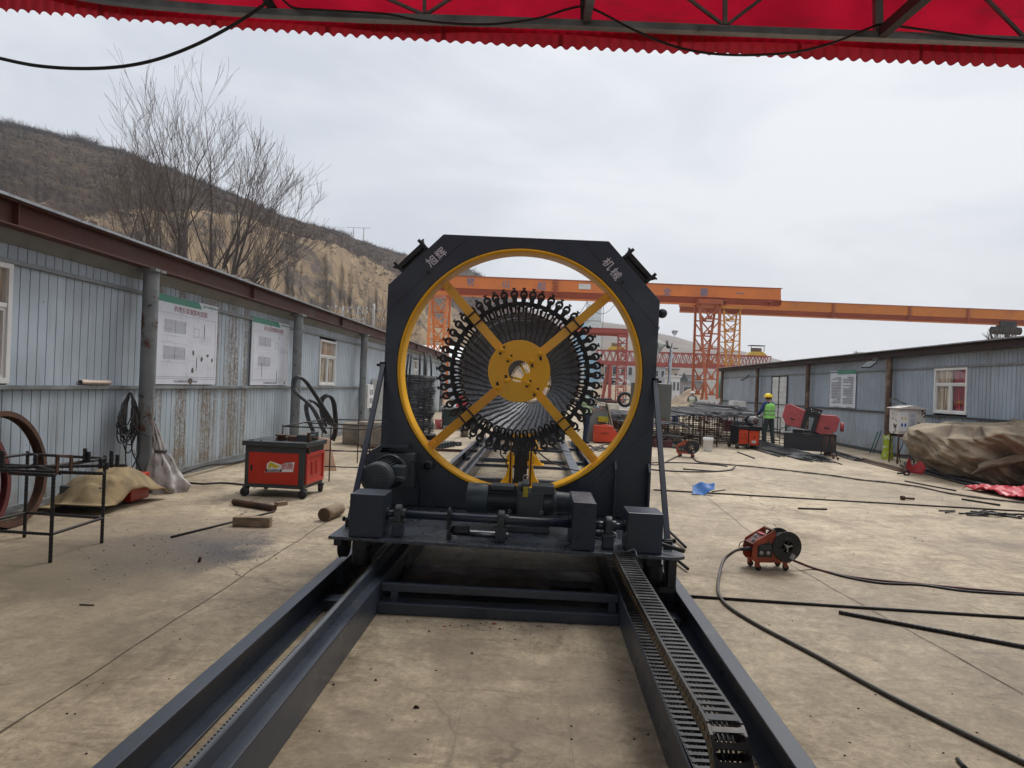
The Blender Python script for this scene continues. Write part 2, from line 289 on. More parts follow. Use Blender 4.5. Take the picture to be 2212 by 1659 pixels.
EARTH = mat('dry_earth', (0.26, 0.19, 0.12), 0.95, var=0.25, vs=0.1, col2=(0.17, 0.125, 0.085), s2=0.08, bump=0.5, bs=3)
MOUND = mat('loess_mound', (0.30, 0.225, 0.15), 0.95, var=0.25, vs=0.7, col2=(0.22, 0.155, 0.105), s2=0.5, c2=(0.45, 0.65))

def hill_mat():
    m = bpy.data.materials.new('hill_soil'); m.use_nodes = True; q = NT(m); b = q.n['Principled BSDF']
    at = q.new('Attribute'); at.attribute_name = 'cut'
    p = q.pos()
    veg = q.mix(q.rng(q.noise(p, 0.06, 6, 0.65), 0.35, 0.65), (0.052, 0.034, 0.026), (0.105, 0.068, 0.042))
    veg = q.mix(q.rng(q.noise(q.pos((1, 1, 3.5)), 0.22, 8, 0.75), 0.5, 0.68), veg, (0.135, 0.10, 0.065))
    veg = q.mix(q.rng(q.noise(p, 0.9, 6, 0.8), 0.48, 0.62), veg, (0.035, 0.026, 0.026))
    cut = q.mix(q.rng(q.noise(q.pos((1, 1, 0.35)), 0.16, 8, 0.7, 0.8), 0.36, 0.62), (0.35, 0.255, 0.155), (0.25, 0.18, 0.115))
    cut = q.mix(q.rng(q.noise(q.pos((1, 1, 0.25)), 0.45, 8, 0.75), 0.52, 0.66), cut, (0.47, 0.345, 0.205))
    cut = q.mix(q.rng(q.noise(q.pos((1.3, 1, 0.6), loc=(4, 4, 4)), 0.075, 8, 0.72, 1.0), 0.50, 0.60), cut, (0.125, 0.10, 0.082))
    cut = q.mix(q.rng(q.noise(q.pos((1, 1, 0.5)), 1.3, 6, 0.8), 0.56, 0.68), cut, (0.10, 0.075, 0.055))
    f = q.math('ADD', at.outputs['Fac'], q.rng(q.noise(p, 0.13, 7, 0.7), 0.3, 0.7, -0.33, 0.33))
    c = q.mix(q.rng(f, 0.44, 0.56), veg, cut)
    q.link(c, b.inputs['Base Color']); b.inputs['Roughness'].default_value = 0.95; b.inputs['Specular IOR Level'].default_value = 0.1
    bp = q.new('Bump'); bp.inputs['Strength'].default_value = 0.9; bp.inputs['Distance'].default_value = 0.8
    q.link(q.noise(q.pos((1, 1, 0.6)), 0.7, 8, 0.75), bp.inputs['Height']); q.link(bp.outputs['Normal'], b.inputs['Normal'])
    return m
HILL = hill_mat()
HILLF = mat('far_hill_soil', (0.16, 0.125, 0.10), 0.95, var=0.2, vs=0.01, col2=(0.10, 0.085, 0.075), s2=0.02, st=(1, 1, 3), dirt=(0.21, 0.165, 0.12), dr=(0.5, 0.7), ds=0.012, dst=(1, 1, 6))

# ------------------------------------------------------------------ mesh building
class MB:
    def __init__(s): s.v = []; s.f = []; s.m = []; s.s = []; s.mi = 0
    def add(s, vs, fs, sm=False):
        o = len(s.v); s.v += [tuple(v) for v in vs]
        for f in fs: s.f.append([i + o for i in f]); s.m.append(s.mi); s.s.append(sm)
    def bb(s, x0, x1, y0, y1, z0, z1):
        s.add([(x0, y0, z0), (x1, y0, z0), (x1, y1, z0), (x0, y1, z0), (x0, y0, z1), (x1, y0, z1), (x1, y1, z1), (x0, y1, z1)],
              [(0, 3, 2, 1), (4, 5, 6, 7), (0, 1, 5, 4), (1, 2, 6, 5), (2, 3, 7, 6), (3, 0, 4, 7)])
    def box(s, c, d, rz=0.0, M=None):
        h = [x / 2 for x in d]; M = M or Matrix.Rotation(rz, 3, 'Z'); c = Vector(c)
        vs = [c + M @ Vector((sx * h[0], sy * h[1], sz * h[2])) for sz in (-1, 1) for sx, sy in ((-1, -1), (1, -1), (1, 1), (-1, 1))]
        s.add(vs, [(0, 3, 2, 1), (4, 5, 6, 7), (0, 1, 5, 4), (1, 2, 6, 5), (2, 3, 7, 6), (3, 0, 4, 7)])
    def bar(s, p, q, w, h, up=(0, 0, 1)):
        p = Vector(p); q = Vector(q); y = (q - p); L = y.length; y.normalize(); up = Vector(up)
        x = y.cross(up)
        if x.length < 1e-4: x = y.cross(Vector((1, 0, 0)))
        x.normalize(); z = x.cross(y)
        s.box((p + q) / 2, (w, L, h), M=Matrix((x, y, z)).transposed())
    def tube(s, pts, r, n=8, caps=True, sm=True):
        pts = [Vector(p) for p in pts]; k = len(pts); rs = r if isinstance(r, (list, tuple)) else [r] * k
        t = (pts[1] - pts[0]).normalized(); a = t.orthogonal().normalized(); vs = []
        for i, p in enumerate(pts):
            if 0 < i < k - 1: t2 = (pts[i + 1] - pts[i - 1])
            elif i == 0: t2 = pts[1] - pts[0]
            else: t2 = pts[-1] - pts[-2]
            if t2.length > 1e-9: t = t2.normalized()
            a = (a - t * a.dot(t))
            if a.length < 1e-6: a = t.orthogonal()
            a.normalize(); bb = t.cross(a)
            for j in range(n):
                an = 2 * math.pi * j / n; vs.append(p + (a * math.cos(an) + bb * math.sin(an)) * rs[i])
        fs = [(i * n + j, i * n + (j + 1) % n, (i + 1) * n + (j + 1) % n, (i + 1) * n + j) for i in range(k - 1) for j in range(n)]
        s.add(vs, fs, sm)
        if caps:
            o = len(s.v) - len(vs)
            s.f.append([o + j for j in range(n)][::-1]); s.m.append(s.mi); s.s.append(False)
            s.f.append([o + (k - 1) * n + j for j in range(n)]); s.m.append(s.mi); s.s.append(False)
    def cyl(s, p, q, r, n=16, r2=None): s.tube([p, q], [r, r if r2 is None else r2], n)
    def prism(s, pts, vec):
        pts = [Vector(p) for p in pts]; vec = Vector(vec); n = len(pts)
        s.add(pts + [p + vec for p in pts], [tuple(range(n))[::-1], tuple(range(n, 2 * n))] + [(i, (i + 1) % n, n + (i + 1) % n, n + i) for i in range(n)])
    def lathe(s, prof, c=(0, 0, 0), ax='Z', n=24, sm=True):
        """prof: (radius, height) along the axis"""
        c = Vector(c); vs = []
        for r, h in prof:
            for j in range(n):
                a = 2 * math.pi * j / n; u, w = r * math.cos(a), r * math.sin(a)
                vs.append(c + Vector({'Z': (u, w, h), 'Y': (u, h, w), 'X': (h, u, w)}[ax]))
        k = len(prof)
        s.add(vs, [(i * n + j, i * n + (j + 1) % n, (i + 1) * n + (j + 1) % n, (i + 1) * n + j) for i in range(k - 1) for j in range(n)], sm)
    def torus(s, c, R, r, ax='Y', n=40, m=8, M=None):
        c = Vector(c); P = []
        for i in range(n + 1):
            a = 2 * math.pi * i / n; u, w = R * math.cos(a), R * math.sin(a)
            v = Vector({'Z': (u, w, 0), 'Y': (u, 0, w), 'X': (0, u, w)}[ax]); P.append(c + (M @ v if M else v))
        s.tube(P, r, m, caps=False)
    def grid(s, fn, nu, nv, sm=True):
        vs = [fn(i / nu, j / nv) for i in range(nu + 1) for j in range(nv + 1)]
        s.add(vs, [(i * (nv + 1) + j, (i + 1) * (nv + 1) + j, (i + 1) * (nv + 1) + j + 1, i * (nv + 1) + j + 1) for i in range(nu) for j in range(nv)], sm)
    def plate(s, outer, hole, y0, y1):
        """upright plate (x,z outline) with a round hole given as (cx, cz, r); lies between y0 and y1"""
        cx, cz, r = hole; n = 96; vs = []
        def hit(a):
            d = (math.cos(a), math.sin(a)); best = None
            for i in range(len(outer)):
                (x1, z1), (x2, z2) = outer[i], outer[(i + 1) % len(outer)]
                ex, ez = x2 - x1, z2 - z1; den = d[0] * ez - d[1] * ex
                if abs(den) < 1e-9: continue
                t = ((x1 - cx) * ez - (z1 - cz) * ex) / den; u = ((x1 - cx) * d[1] - (z1 - cz) * d[0]) / den
                if t > 0 and -1e-6 <= u <= 1 + 1e-6 and (best is None or t < best): best = t
            return (cx + d[0] * best, cz + d[1] * best)
        ang = [2 * math.pi * i / n for i in range(n)] + [math.atan2(z - cz, x - cx) % (2 * math.pi) for x, z in outer]
        ang = sorted(set(round(a, 6) for a in ang)); k = len(ang)
        ip = [(cx + r * math.cos(a), cz + r * math.sin(a)) for a in ang]; op = [hit(a) for a in ang]
        for y in (y0, y1):
            vs += [(x, y, z) for x, z in ip] + [(x, y, z) for x, z in op]
        fs = []
        for i in range(k):
            j = (i + 1) % k
            fs += [(i, j, k + j, k + i), (2 * k + i, 3 * k + i, 3 * k + j, 2 * k + j), (k + i, k + j, 3 * k + j, 3 * k + i), (i, 2 * k + i, 2 * k + j, j)]
        s.add(vs, fs)
    def out(s, name, mats, parent=None, W=False, bevel=0.0, kind=None, label=None, off=None):
        if not isinstance(mats, (list, tuple)): mats = [mats]
        me = bpy.data.meshes.new(name); vs = s.v
        if off: vs = [(x + off[0], y + off[1], z + off[2]) for x, y, z in vs]
        if W and parent is not None:
            M = world(parent).inverted(); vs = [M @ Vector(v) for v in vs]
        me.from_pydata(vs, [], s.f)
        for m in mats: me.materials.append(m)
        me.polygons.foreach_set('material_index', s.m); me.polygons.foreach_set('use_smooth', s.s); me.update()
        o = bpy.data.objects.new(name, me); COL.objects.link(o)
        if parent is not None: o.parent = parent
        if bevel:
            b = o.modifiers.new('bevel', 'BEVEL'); b.width = bevel; b.segments = 2; b.limit_method = 'ANGLE'; b.angle_limit = R_(40)
        if kind: o['kind'] = kind
        if label: o['label'] = label
        return o
def world(o):
    M = o.matrix_basis.copy()
    while o.parent is not None: o = o.parent; M = o.matrix_basis @ M
    return M
def tag(o, label, cat, group=None):
    o['label'] = label; o['category'] = cat
    if group: o['group'] = group
    return o
def thing(name, label, cat, loc=(0, 0, 0), rz=0.0, group=None, ry=0.0):
    o = bpy.data.objects.new(name, None); COL.objects.link(o); o.empty_display_size = 0.2
    o.location = Vector(loc); o.rotation_euler = (0, ry, rz)
    return tag(o, label, cat, group)
def dup(o, loc=None, rz=None, label=None, parent=None):
    c = o.copy(); COL.objects.link(c); c.parent = parent
    if loc is not None: c.location = Vector(loc)
    if rz is not None: c.rotation_euler = (0, 0, rz)
    if label: c['label'] = label
    for ch in list(o.children): dup(ch, parent=c)
    return c
def inst(name, me_ob, parent, M):
    o = bpy.data.objects.new(name, me_ob.data); COL.objects.link(o); o.parent = parent; o.matrix_basis = M
    return o
def catenary(p, q, sag, n=24):
    p = Vector(p); q = Vector(q)
    return [p.lerp(q, i / n) - Vector((0, 0, sag * 4 * (i / n) * (1 - i / n))) for i in range(n + 1)]
def smooth(pts, k=6):
    """Catmull-Rom through points"""
    P = [Vector(p) for p in pts]; P = [P[0] * 2 - P[1]] + P + [P[-1] * 2 - P[-2]]; o = []
    for i in range(1, len(P) - 2):
        a, b, c, d = P[i - 1:i + 3]
        for j in range(k):
            t = j / k; o.append(0.5 * ((2 * b) + (c - a) * t + (2 * a - 5 * b + 4 * c - d) * t * t + (3 * b - a - 3 * c + d) * t ** 3))
    o.append(P[-2]); return o
def fbm(x, y, z=0.0, o=4, r=0.5):
    s = 0; a = 1; f = 1
    for _ in range(o): s += a * noise.noise(Vector((x * f, y * f, z * f))); a *= r; f *= 2
    return s

# lettering: turned into real (thin) meshes once, then placed
_TX = {}
def text_mesh(body, bold=0.0):
    key = (body, bold)
    if key in _TX: return _TX[key]
    cu = bpy.data.curves.new('lettering', 'FONT'); cu.body = body; cu.size = 1.0; cu.align_x = 'CENTER'; cu.align_y = 'CENTER'; cu.resolution_u = 3
    cu.offset = bold; cu.extrude = 0.01
    ob = bpy.data.objects.new('lettering', cu); COL.objects.link(ob)
    dg = bpy.context.evaluated_depsgraph_get(); me = bpy.data.meshes.new_from_object(ob.evaluated_get(dg))
    bpy.data.objects.remove(ob); bpy.data.curves.remove(cu)
    _TX[key] = ([tuple(v.co) for v in me.vertices], [tuple(f.vertices) for f in me.polygons]); bpy.data.meshes.remove(me)
    return _TX[key]
def put_text(mb, body, o, right, up, size, bold=0.0, sx=1.0):
    """right/up: unit vectors of the writing plane; it faces right x up"""
    vs, fs = text_mesh(body, bold); o = Vector(o); r = Vector(right).normalized(); u = Vector(up).normalized(); n = r.cross(u)
    mb.add([o + r * (x * size * sx) + u * (y * size) + n * (z * 0.1) for x, y, z in vs], fs)

# ------------------------------------------------------------------ ground, yard, hills
mb = MB()
mb.add([(-1100, -150, -0.03), (1100, -150, -0.03), (1100, 1300, -0.03), (-1100, 1300, -0.03)], [(0, 1, 2, 3)])
mb.out('ground', EARTH, kind='structure')
mb = MB(); mb.add([(-6.3, -20, 0), (16, -20, 0), (16, 62, 0), (-6.3, 62, 0)], [(0, 1, 2, 3)]); mb.out('concrete_yard', YARD, kind='structure')
mb = MB()
def joint(a, b, w=0.012, wob=0.02):
    a = Vector(a); b = Vector(b); n = int((b - a).length / 0.15); d = (b - a).normalized(); s = Vector((-d.y, d.x, 0)); vs = []
    for i in range(n + 1):
        p = a.lerp(b, i / n) + s * wob * noise.noise(Vector((i * 0.35, a.x, 0))); ww = w * (0.5 + abs(noise.noise(Vector((i * 0.5, 9, a.y)))) * 1.3)
        vs += [p + s * ww * 0.5 + Vector((0, 0, 0.004)), p - s * ww * 0.5 + Vector((0, 0, 0.004))]
    mb.add(vs, [(2 * i, 2 * i + 1, 2 * i + 3, 2 * i + 2) for i in range(n)])
jl = G(0, 1595); joint((jl.x - 0.02, -1, 0), (jl.x - 0.12, 40, 0))
a = G(2212, 1500); b = G(1715, 1225); c = G(1440, 1005)
joint(a, b, 0.010); joint(b, c, 0.007); joint(G(1400, 1238), G(2100, 1268), 0.004, 0.03); joint(G(600, 1240), G(980, 1215), 0.004, 0.03)
mb.out('floor_joints', JOINT, kind='structure')

def interp(P, x):
    if x <= P[0][0]: return P[0][1] + (P[1][1] - P[0][1]) / (P[1][0] - P[0][0]) * (x - P[0][0])
    for (x0, y0), (x1, y1) in zip(P, P[1:]):
        if x <= x1: return y0 + (y1 - y0) * (x - x0) / (x1 - x0)
    (x0, y0), (x1, y1) = P[-2:]; return y1 + (y1 - y0) / (x1 - x0) * (x - x1)
SKYL = [(-400, 190), (0, 268), (38, 274), (115, 291), (191, 310), (237, 321), (283, 340), (344, 363), (420, 390), (497, 424), (573, 455), (611, 474), (688, 495), (745, 512), (802, 535), (845, 547), (874, 556), (940, 572), (1009, 581), (1027, 592), (1062, 612), (1120, 655), (1180, 700), (1260, 760), (1330, 830)]
CUTL = [(-400, 420), (0, 455), (170, 480), (260, 462), (330, 455), (420, 455), (520, 470), (634, 513), (725, 527), (761, 553), (795, 560), (850, 590), (930, 640), (1000, 680), (1100, 730), (1180, 770), (1330, 835)]
YS = [(-400, 130), (0, 165), (300, 200), (765, 270), (1030, 330), (1330, 360)]
YC = [(-400, 75), (0, 90), (400, 110), (765, 150), (1030, 210), (1330, 240)]
YB = [(-400, 45), (0, 58), (400, 80), (765, 112), (1030, 165), (1330, 200)]
def hill_point(x, t):
    yb, yc, ys = interp(YB, x), interp(YC, x), interp(YS, x)
    p0 = PY(x, 800, yb); p0.z = -1.0; p1 = PY(x, interp(CUTL, x), yc); p2 = PY(x, interp(SKYL, x), ys)
    if t < 1:
        e = t ** 0.8; p = p0.lerp(p1, e); w = math.sin(math.pi * min(1, t * 1.02)) if t < 0.98 else 0.06
        s = x * 0.03
        p.y += w * (4.2 * fbm(s, t * 0.8, 3, 5, 0.6) + 2.0 * abs(fbm(s * 3.2, t * 1.2, 8, 3, 0.6)))
        p.z += w * 1.8 * fbm(s * 2, t * 3, 5, 4, 0.6); cut = 0.95 if x > 150 else 0.95 - (150 - x) / 150
    elif t <= 2:
        u = t - 1; p = p1.lerp(p2, u); p.z += math.sin(math.pi * u) * (1.6 + 1.2 * fbm(p.x * 0.05, p.y * 0.05, 0, 5, 0.6)); p.z += 0.5 * fbm(x * 0.05, 0.5 * u, 1, 4, 0.7) * (1 if u < 1 else 0.5)
        cut = 0.55 * max(0, 1 - u * 9)
    else:
        p = p2 + Vector((-40, 90, -25)) * (t - 2) if t > 2 else p2; cut = 0
    return p, max(0.0, cut)
NU, T = 420, [i / 56 for i in range(56)] + [1 + i / 44 for i in range(45)] + [2.5, 3.0]
vs = []; cuts = []
for i in range(NU + 1):
    x = -380 + 1690 * i / NU
    for t in T:
        p, c = hill_point(x, t); vs.append(p); cuts.append(c)
nT = len(T)
mb = MB(); mb.add(vs, [(i * nT + j, (i + 1) * nT + j, (i + 1) * nT + j + 1, i * nT + j + 1) for i in range(NU) for j in range(nT - 1)], True)
ho = mb.out('hill', HILL, kind='structure')
at = ho.data.attributes.new('cut', 'FLOAT', 'POINT'); at.data.foreach_set('value', cuts)

SKF = [(900, 600), (1100, 655), (1200, 682), (1250, 690), (1298, 695), (1345, 701), (1419, 719), (1457, 727), (1497, 739), (1560, 750), (1598, 758), (1640, 766), (1681, 777), (1740, 790), (1900, 815), (2100, 840), (2400, 870), (2800, 890)]
vs = []
for i in range(201):
    x = 900 + 1900 * i / 200
    for j in range(26):
        t = j / 25; a = PY(x, 0, 260); a.z = -2; b = PY(x, interp(SKF, x), 720); p = a.lerp(b, t ** 1.3); p.z = -2 + (b.z + 2) * t ** 1.05 + math.sin(math.pi * t) * 7 * fbm(p.x * 0.012, p.y * 0.012, 0, 5, 0.55); vs.append(p)
    vs.append(b + Vector((0, 200, -60)))
mb = MB(); mb.add(vs, [(i * 27 + j, (i + 1) * 27 + j, (i + 1) * 27 + j + 1, i * 27 + j + 1) for i in range(200) for j in range(26)], True)
mb.out('far_hill', HILLF, kind='structure')

# scrub on the hill: twiggy tufts, nobody could count them
SCRUB = mat('dry_scrub', (0.060, 0.045, 0.040), 0.95, var=0.3, vs=0.8, col2=(0.12, 0.085, 0.05), s2=0.3, c2=(0.5, 0.65))
mb = MB(); rr = random.Random(3)
def tuft(p, h, n, mb, th=0.05, spread=0.7):
    for _ in range(n):
        d = Vector((rr.uniform(-1, 1), rr.uniform(-0.6, 0.6), rr.uniform(0.5, 1.4))); d.normalize(); L = h * rr.uniform(0.5, 1)
        a = p + Vector((rr.uniform(-1, 1) * h * spread, rr.uniform(-1, 1) * h * spread, -0.1)); b = a + d * L
        s = d.cross(Vector((0.3, 1, 0.1))).normalized() * th
        mb.add([a - s, a + s, b], [(0, 1, 2)]); m_ = a.lerp(b, 0.5); e = m_ + Vector((rr.uniform(-1, 1), rr.uniform(-1, 1), rr.uniform(0.3, 1))).normalized() * L * 0.5
        mb.add([m_ - s, m_ + s, e], [(0, 1, 2)])
for i in range(1500):
    x = rr.uniform(-30, 1080); p, _ = hill_point(x, 2.0 - rr.random() ** 2 * 0.12); tuft(p, rr.uniform(0.8, 2.4) * (1.35 if fbm(x * 0.02, 0, 0) > 0 else 0.7), 9, mb)
for i in range(5200):
    x = rr.uniform(-30, 1080); p, _ = hill_point(x, 1.0 + rr.random() * 0.97); tuft(p, rr.uniform(0.4, 1.3), 4, mb, 0.07)
for i in range(1700):
    x = rr.uniform(40, 900); t = rr.choice([rr.uniform(0.25, 0.5), rr.uniform(0.6, 0.99), rr.uniform(0.88, 1.0)])
    if fbm(x * 0.02, t * 3, 7) > 0.05: p, _ = hill_point(x, t); p.y -= 0.3; tuft(p, rr.uniform(0.4, 1.1), 5, mb, 0.05)
mb.out('hill_scrub', SCRUB, kind='stuff')

# dirt mounds and a loess bank beyond the yard
def mound(cx, cy, rx, ry, h, seed):
    mb = MB()
    def fn(u, v):
        a = u * 2 * math.pi; r = v; n = 1 + 0.35 * fbm(math.cos(a) * 1.3 + seed, math.sin(a) * 1.3, 0)
        x = cx + math.cos(a) * rx * r * n; y = cy + math.sin(a) * ry * r * n
        return (x, y, max(-0.05, h * (1 - r ** 1.5) * (1 + 0.5 * fbm(x * 0.3, y * 0.3, seed, 4, 0.6))) - 0.05 * (r > 0.99))
    mb.grid(fn, 48, 16); return mb
m1 = G(1325, 850); tag(mound(m1.x, m1.y + 40, 9, 7, 3.4, 1).out('earth_mound', MOUND), 'bare loess bank seen through the ring, under the white cars', 'dirt heap')
tag(mound(22.5, 96, 5, 5, 2.3, 2).out('earth_mound', MOUND), 'brown dirt heap right of the grey cabinet, below the tan house', 'dirt heap')
tag(mound(36, 125, 8, 7, 3.2, 4).out('earth_mound', MOUND), 'pale dirt bank with a track beside the crane leg', 'dirt heap')
tag(mound(14.5, 62, 3.4, 2.5, 1.1, 5).out('earth_mound', MOUND), 'low heap of rubble in front of the concrete pipes', 'dirt heap')

# ------------------------------------------------------------------ sheds
def rib_mesh(name, w, z0, z1, m, ribs=6, groove=0.013, depth=0.024):
    """cladding sheet lying in the local YZ plane, face towards +X, ribs running upright"""
    mb = MB(); p = w / ribs
    for i in range(ribs):
        mb.bb(-0.03, 0.0, i * p, (i + 1) * p - groove, z0, z1)
        mb.bb(-0.03, -depth, (i + 1) * p - groove, (i + 1) * p, z0, z1)
    return mb.out(name, m)
def panel_row(shed, y0, y1, z0, z1, m, step=0.87, skip=()):
    """cladding sheets side by side between y0 and y1, leaving out the openings in skip"""
    segs = []; cur = y0
    for a, b in sorted(skip):
        if a > cur: segs.append((cur, a))
        cur = max(cur, b)
    if cur < y1: segs.append((cur, y1))
    src = None
    for a, b in segs:
        n = max(1, round((b - a) / step)); w = (b - a) / n
        for i in range(n):
            if src is None:
                src = rib_mesh('wall_panel', step, z0, z1, m); src.parent = shed; o = src
            else: o = inst('wall_panel', src, shed, Matrix())
            o.location = (random.uniform(-0.003, 0.003), a + i * w, 0); o.scale = (1, w / step - 0.002, 1)
def window(shed, y0, y1, z0, z1, bars='tsplit', cur=(CURT, CURT)):
    """white frame with a fixed light above two casements; curtains hang behind the glass"""
    w = MB(); t = 0.06; x0, x1 = -0.05, 0.035
    w.bb(x0, x1, y0, y1, z0, z0 + t); w.bb(x0, x1, y0, y1, z1 - t, z1)
    w.bb(x0, x1, y0, y0 + t, z0 + t, z1 - t); w.bb(x0, x1, y1 - t, y1, z0 + t, z1 - t)
    zm = z0 + (z1 - z0) * 0.63; ym = (y0 + y1) / 2
    w.bb(x0, x1 - 0.01, y0 + t, y1 - t, zm, zm + 0.05); w.bb(x0, x1 - 0.01, ym - 0.03, ym + 0.03, z0 + t, zm)
    f = w.out('window', FRAMEW, shed, bevel=0.004)
    s = MB()
    for a, b in ((y0 + t, ym - 0.03), (ym + 0.03, y1 - t)):
        for (c, d, e, g) in ((a, b, z0 + t, z0 + t + 0.035), (a, b, zm - 0.035, zm), (a, a + 0.035, z0 + t + 0.035, zm - 0.035), (b - 0.035, b, z0 + t + 0.035, zm - 0.035)):
            s.bb(-0.03, 0.012, c, d, e, g)
    s.out('sash', FRAMEW, f)
    for a, b, c, d in ((y0 + t, ym - 0.03, z0 + t, zm), (ym + 0.03, y1 - t, z0 + t, zm), (y0 + t, y1 - t, zm + 0.05, z1 - t)):
        g = MB(); g.bb(-0.014, -0.008, a, b, c, d); g.out('pane', GLASS, f)
    for k, (a, b) in enumerate(((y0 + t, ym), (ym, y1 - t))):
        g = MB(); vs = []
        for i in range(31):
            y = a + (b - a) * i / 30; x = -0.05 + 0.012 * math.sin(i * 1.7)
            vs += [(x, y, z0 + 0.03), (x, y, z1 - 0.03)]
        g.add(vs, [(2 * i, 2 * i + 2, 2 * i + 3, 2 * i + 1) for i in range(30)], True); g.out('curtain', cur[k], f)
    b = MB(); b.bb(-0.4, -0.39, y0 - 0.1, y1 + 0.1, z0 - 0.1, z1 + 0.1); b.bb(-0.39, -0.05, y0 - 0.1, y0, z0, z1); b.bb(-0.39, -0.05, y1, y1 + 0.1, z0, z1); b.out('reveal', SOFF, f)
    return f

# left shed: local x points into the yard, wall face at x = 0
LX = -5.75
ls = thing('corrugated_shed', 'long pale blue-grey corrugated steel shed on the left, with two drawing boards on its wall', 'shed', (LX, 0, 0))
LW1 = (5.85, 7.33); LW2 = (18.05, 19.5)
panel_row(ls, -4, 42, 0.12, 1.405, WALLL)
panel_row(ls, -4, 42, 1.455, 2.765, WALLL, skip=(LW1, LW2, (28.5, 29.9), (32, 32.9)))
panel_row(ls, -4, 42, 2.815, 2.975, WALLL)
MB_ = MB(); MB_.bb(-0.05, 0.05, -4, 42, 1.405, 1.455); MB_.out('sill_rail', TRIM, ls, bevel=0.004)
MB_ = MB(); MB_.bb(-0.05, 0.045, -4, 42, 2.765, 2.815); MB_.out('top_rail', TRIM, ls, bevel=0.004)
MB_ = MB(); MB_.bb(-0.05, 0.03, -4, 42, 0.03, 0.12); MB_.bb(-0.05, 0.06, -4, 42, -0.01, 0.03); MB_.out('base_rail', TRIM, ls)
MB_ = MB(); MB_.prism([(-0.03, -4, 2.975), (0.02, -4, 2.975), (0.16, -4, 3.12), (0.12, -4, 3.13)], (0, 46, 0)); MB_.out('soffit_strip', SOFF, ls)
MB_ = MB()
MB_.bb(0.24, 0.25, -4, 41.6, 3.118, 3.352); MB_.bb(0.16, 0.33, -4, 41.6, 3.10, 3.118); MB_.bb(0.16, 0.33, -4, 41.6, 3.352, 3.37)
for y in range(-1, 42, 6): MB_.bb(0.17, 0.32, y + 2.0, y + 2.012, 3.118, 3.352)
MB_.out('eave_beam', BEAMR, ls, bevel=0.003)
MB_ = MB(); MB_.prism([(0.36, -4.2, 3.372), (0.36, -4.2, 3.402), (-6, -4.2, 3.60), (-6, -4.2, 3.57)], (0, 46.4, 0)); MB_.out('roof', GALV, ls)
MB_ = MB(); MB_.bb(-6, -5.9, -4, 42, 0, 3.5); MB_.bb(-6, -0.04, 41.9, 41.98, 0, 3.45); MB_.bb(-6, -0.04, -4, -3.9, 0, 3.45); MB_.out('rear_wall', WALLL, ls)
for i in range(7):
    y = 3.55 + 6.05 * i; c = MB()
    c.lathe([(0.105, 0), (0.105, 3.06)], (0.26, y, 0), n=20); c.bb(0.12, 0.40, y - 0.14, y + 0.14, 3.06, 3.10); c.bb(0.10, 0.42, y - 0.16, y + 0.16, 0.0, 0.015)
    for zc in (0.75, 1.3, 2.35): c.lathe([(0.108, zc), (0.112, zc + 0.01), (0.108, zc + 0.02)], (0.26, y, 0), n=20)
    c.out('column', COLM, ls)
window(ls, *LW1, 1.47, 2.765); window(ls, *LW2, 1.47, 2.70)
window(ls, 28.5, 29.9, 1.47, 2.70); window(ls, 32.0, 32.9, 1.47, 2.70)

# right shed: built the same way, then turned to face the yard
rs = thing('corrugated_shed', 'grey-blue corrugated steel shed on the right, with one white window and a notice sheet', 'shed', (10.65, 0, 0), math.pi)
# local y = -world Y, local x = 10.65 - world X
RWN = (-19.0, -17.58)
PXL = lambda x, y: -PX(x, y, 10.63).y
RD = (PXL(1701, 830), PXL(1669, 830)); RD = (min(RD), max(RD))
panel_row(rs, -40.3, 4, 0.10, 1.26, WALLR, skip=(RD,)); panel_row(rs, -40.3, 4, 1.31, 2.55, WALLR, skip=(RWN, RD)); panel_row(rs, -40.3, 4, 2.60, 2.90, WALLR)
MB_ = MB(); MB_.bb(-0.05, 0.06, -40.3, 4, 1.26, 1.31); MB_.out('sill_rail', DGREY, rs, bevel=0.004)
MB_ = MB(); MB_.bb(-0.05, 0.05, -40.3, 4, 2.55, 2.60); MB_.out('top_rail', TRIM, rs, bevel=0.004)
MB_ = MB(); MB_.bb(-0.05, 0.05, -40.3, 4, 0, 0.10); MB_.out('base_rail', DGREY, rs)
MB_ = MB(); MB_.bb(0.20, 0.21, -40.5, 4, 2.945, 3.095); MB_.bb(0.12, 0.29, -40.5, 4, 2.93, 2.945); MB_.bb(0.12, 0.29, -40.5, 4, 3.095, 3.11)
BEAMD = mat('dark_brown_beam', (0.032, 0.016, 0.012), 0.7, var=0.25, vs=1.0, dirt=(0.06, 0.035, 0.025), dr=(0.6, 0.8), ds=3)
MB_.out('eave_beam', BEAMD, rs)
MB_ = MB(); MB_.prism([(0.33, -40.7, 3.112), (0.33, -40.7, 3.14), (-6, -40.7, 3.34), (-6, -40.7, 3.31)], (0, 44.9, 0)); MB_.out('roof', GALV, rs)
MB_ = MB(); MB_.bb(-6, -0.04, -40.3, -40.22, 0, 3.2); MB_.bb(-6, -5.9, -40, 4, 0, 3.2); MB_.out('rear_wall', WALLR, rs)
MB_ = MB(); MB_.bb(-0.02, 0.0, -40.3, 4, 2.9, 2.94); MB_.out('soffit_strip', SOFF, rs)
for i in range(5):
    yv = -PX((2300, 1918, 1743, 1634, 1558)[i], 850, 10.45).y if i else -15.0; c = MB()
    c.lathe([(0.085, 0), (0.085, 2.93)], (0.18, yv, 0), n=18); c.bb(0.05, 0.31, yv - 0.12, yv + 0.12, 0, 0.015); c.out('column', COLMR, rs)
window(rs, *RWN, 1.36, 2.55, cur=(CURT, CURTR))
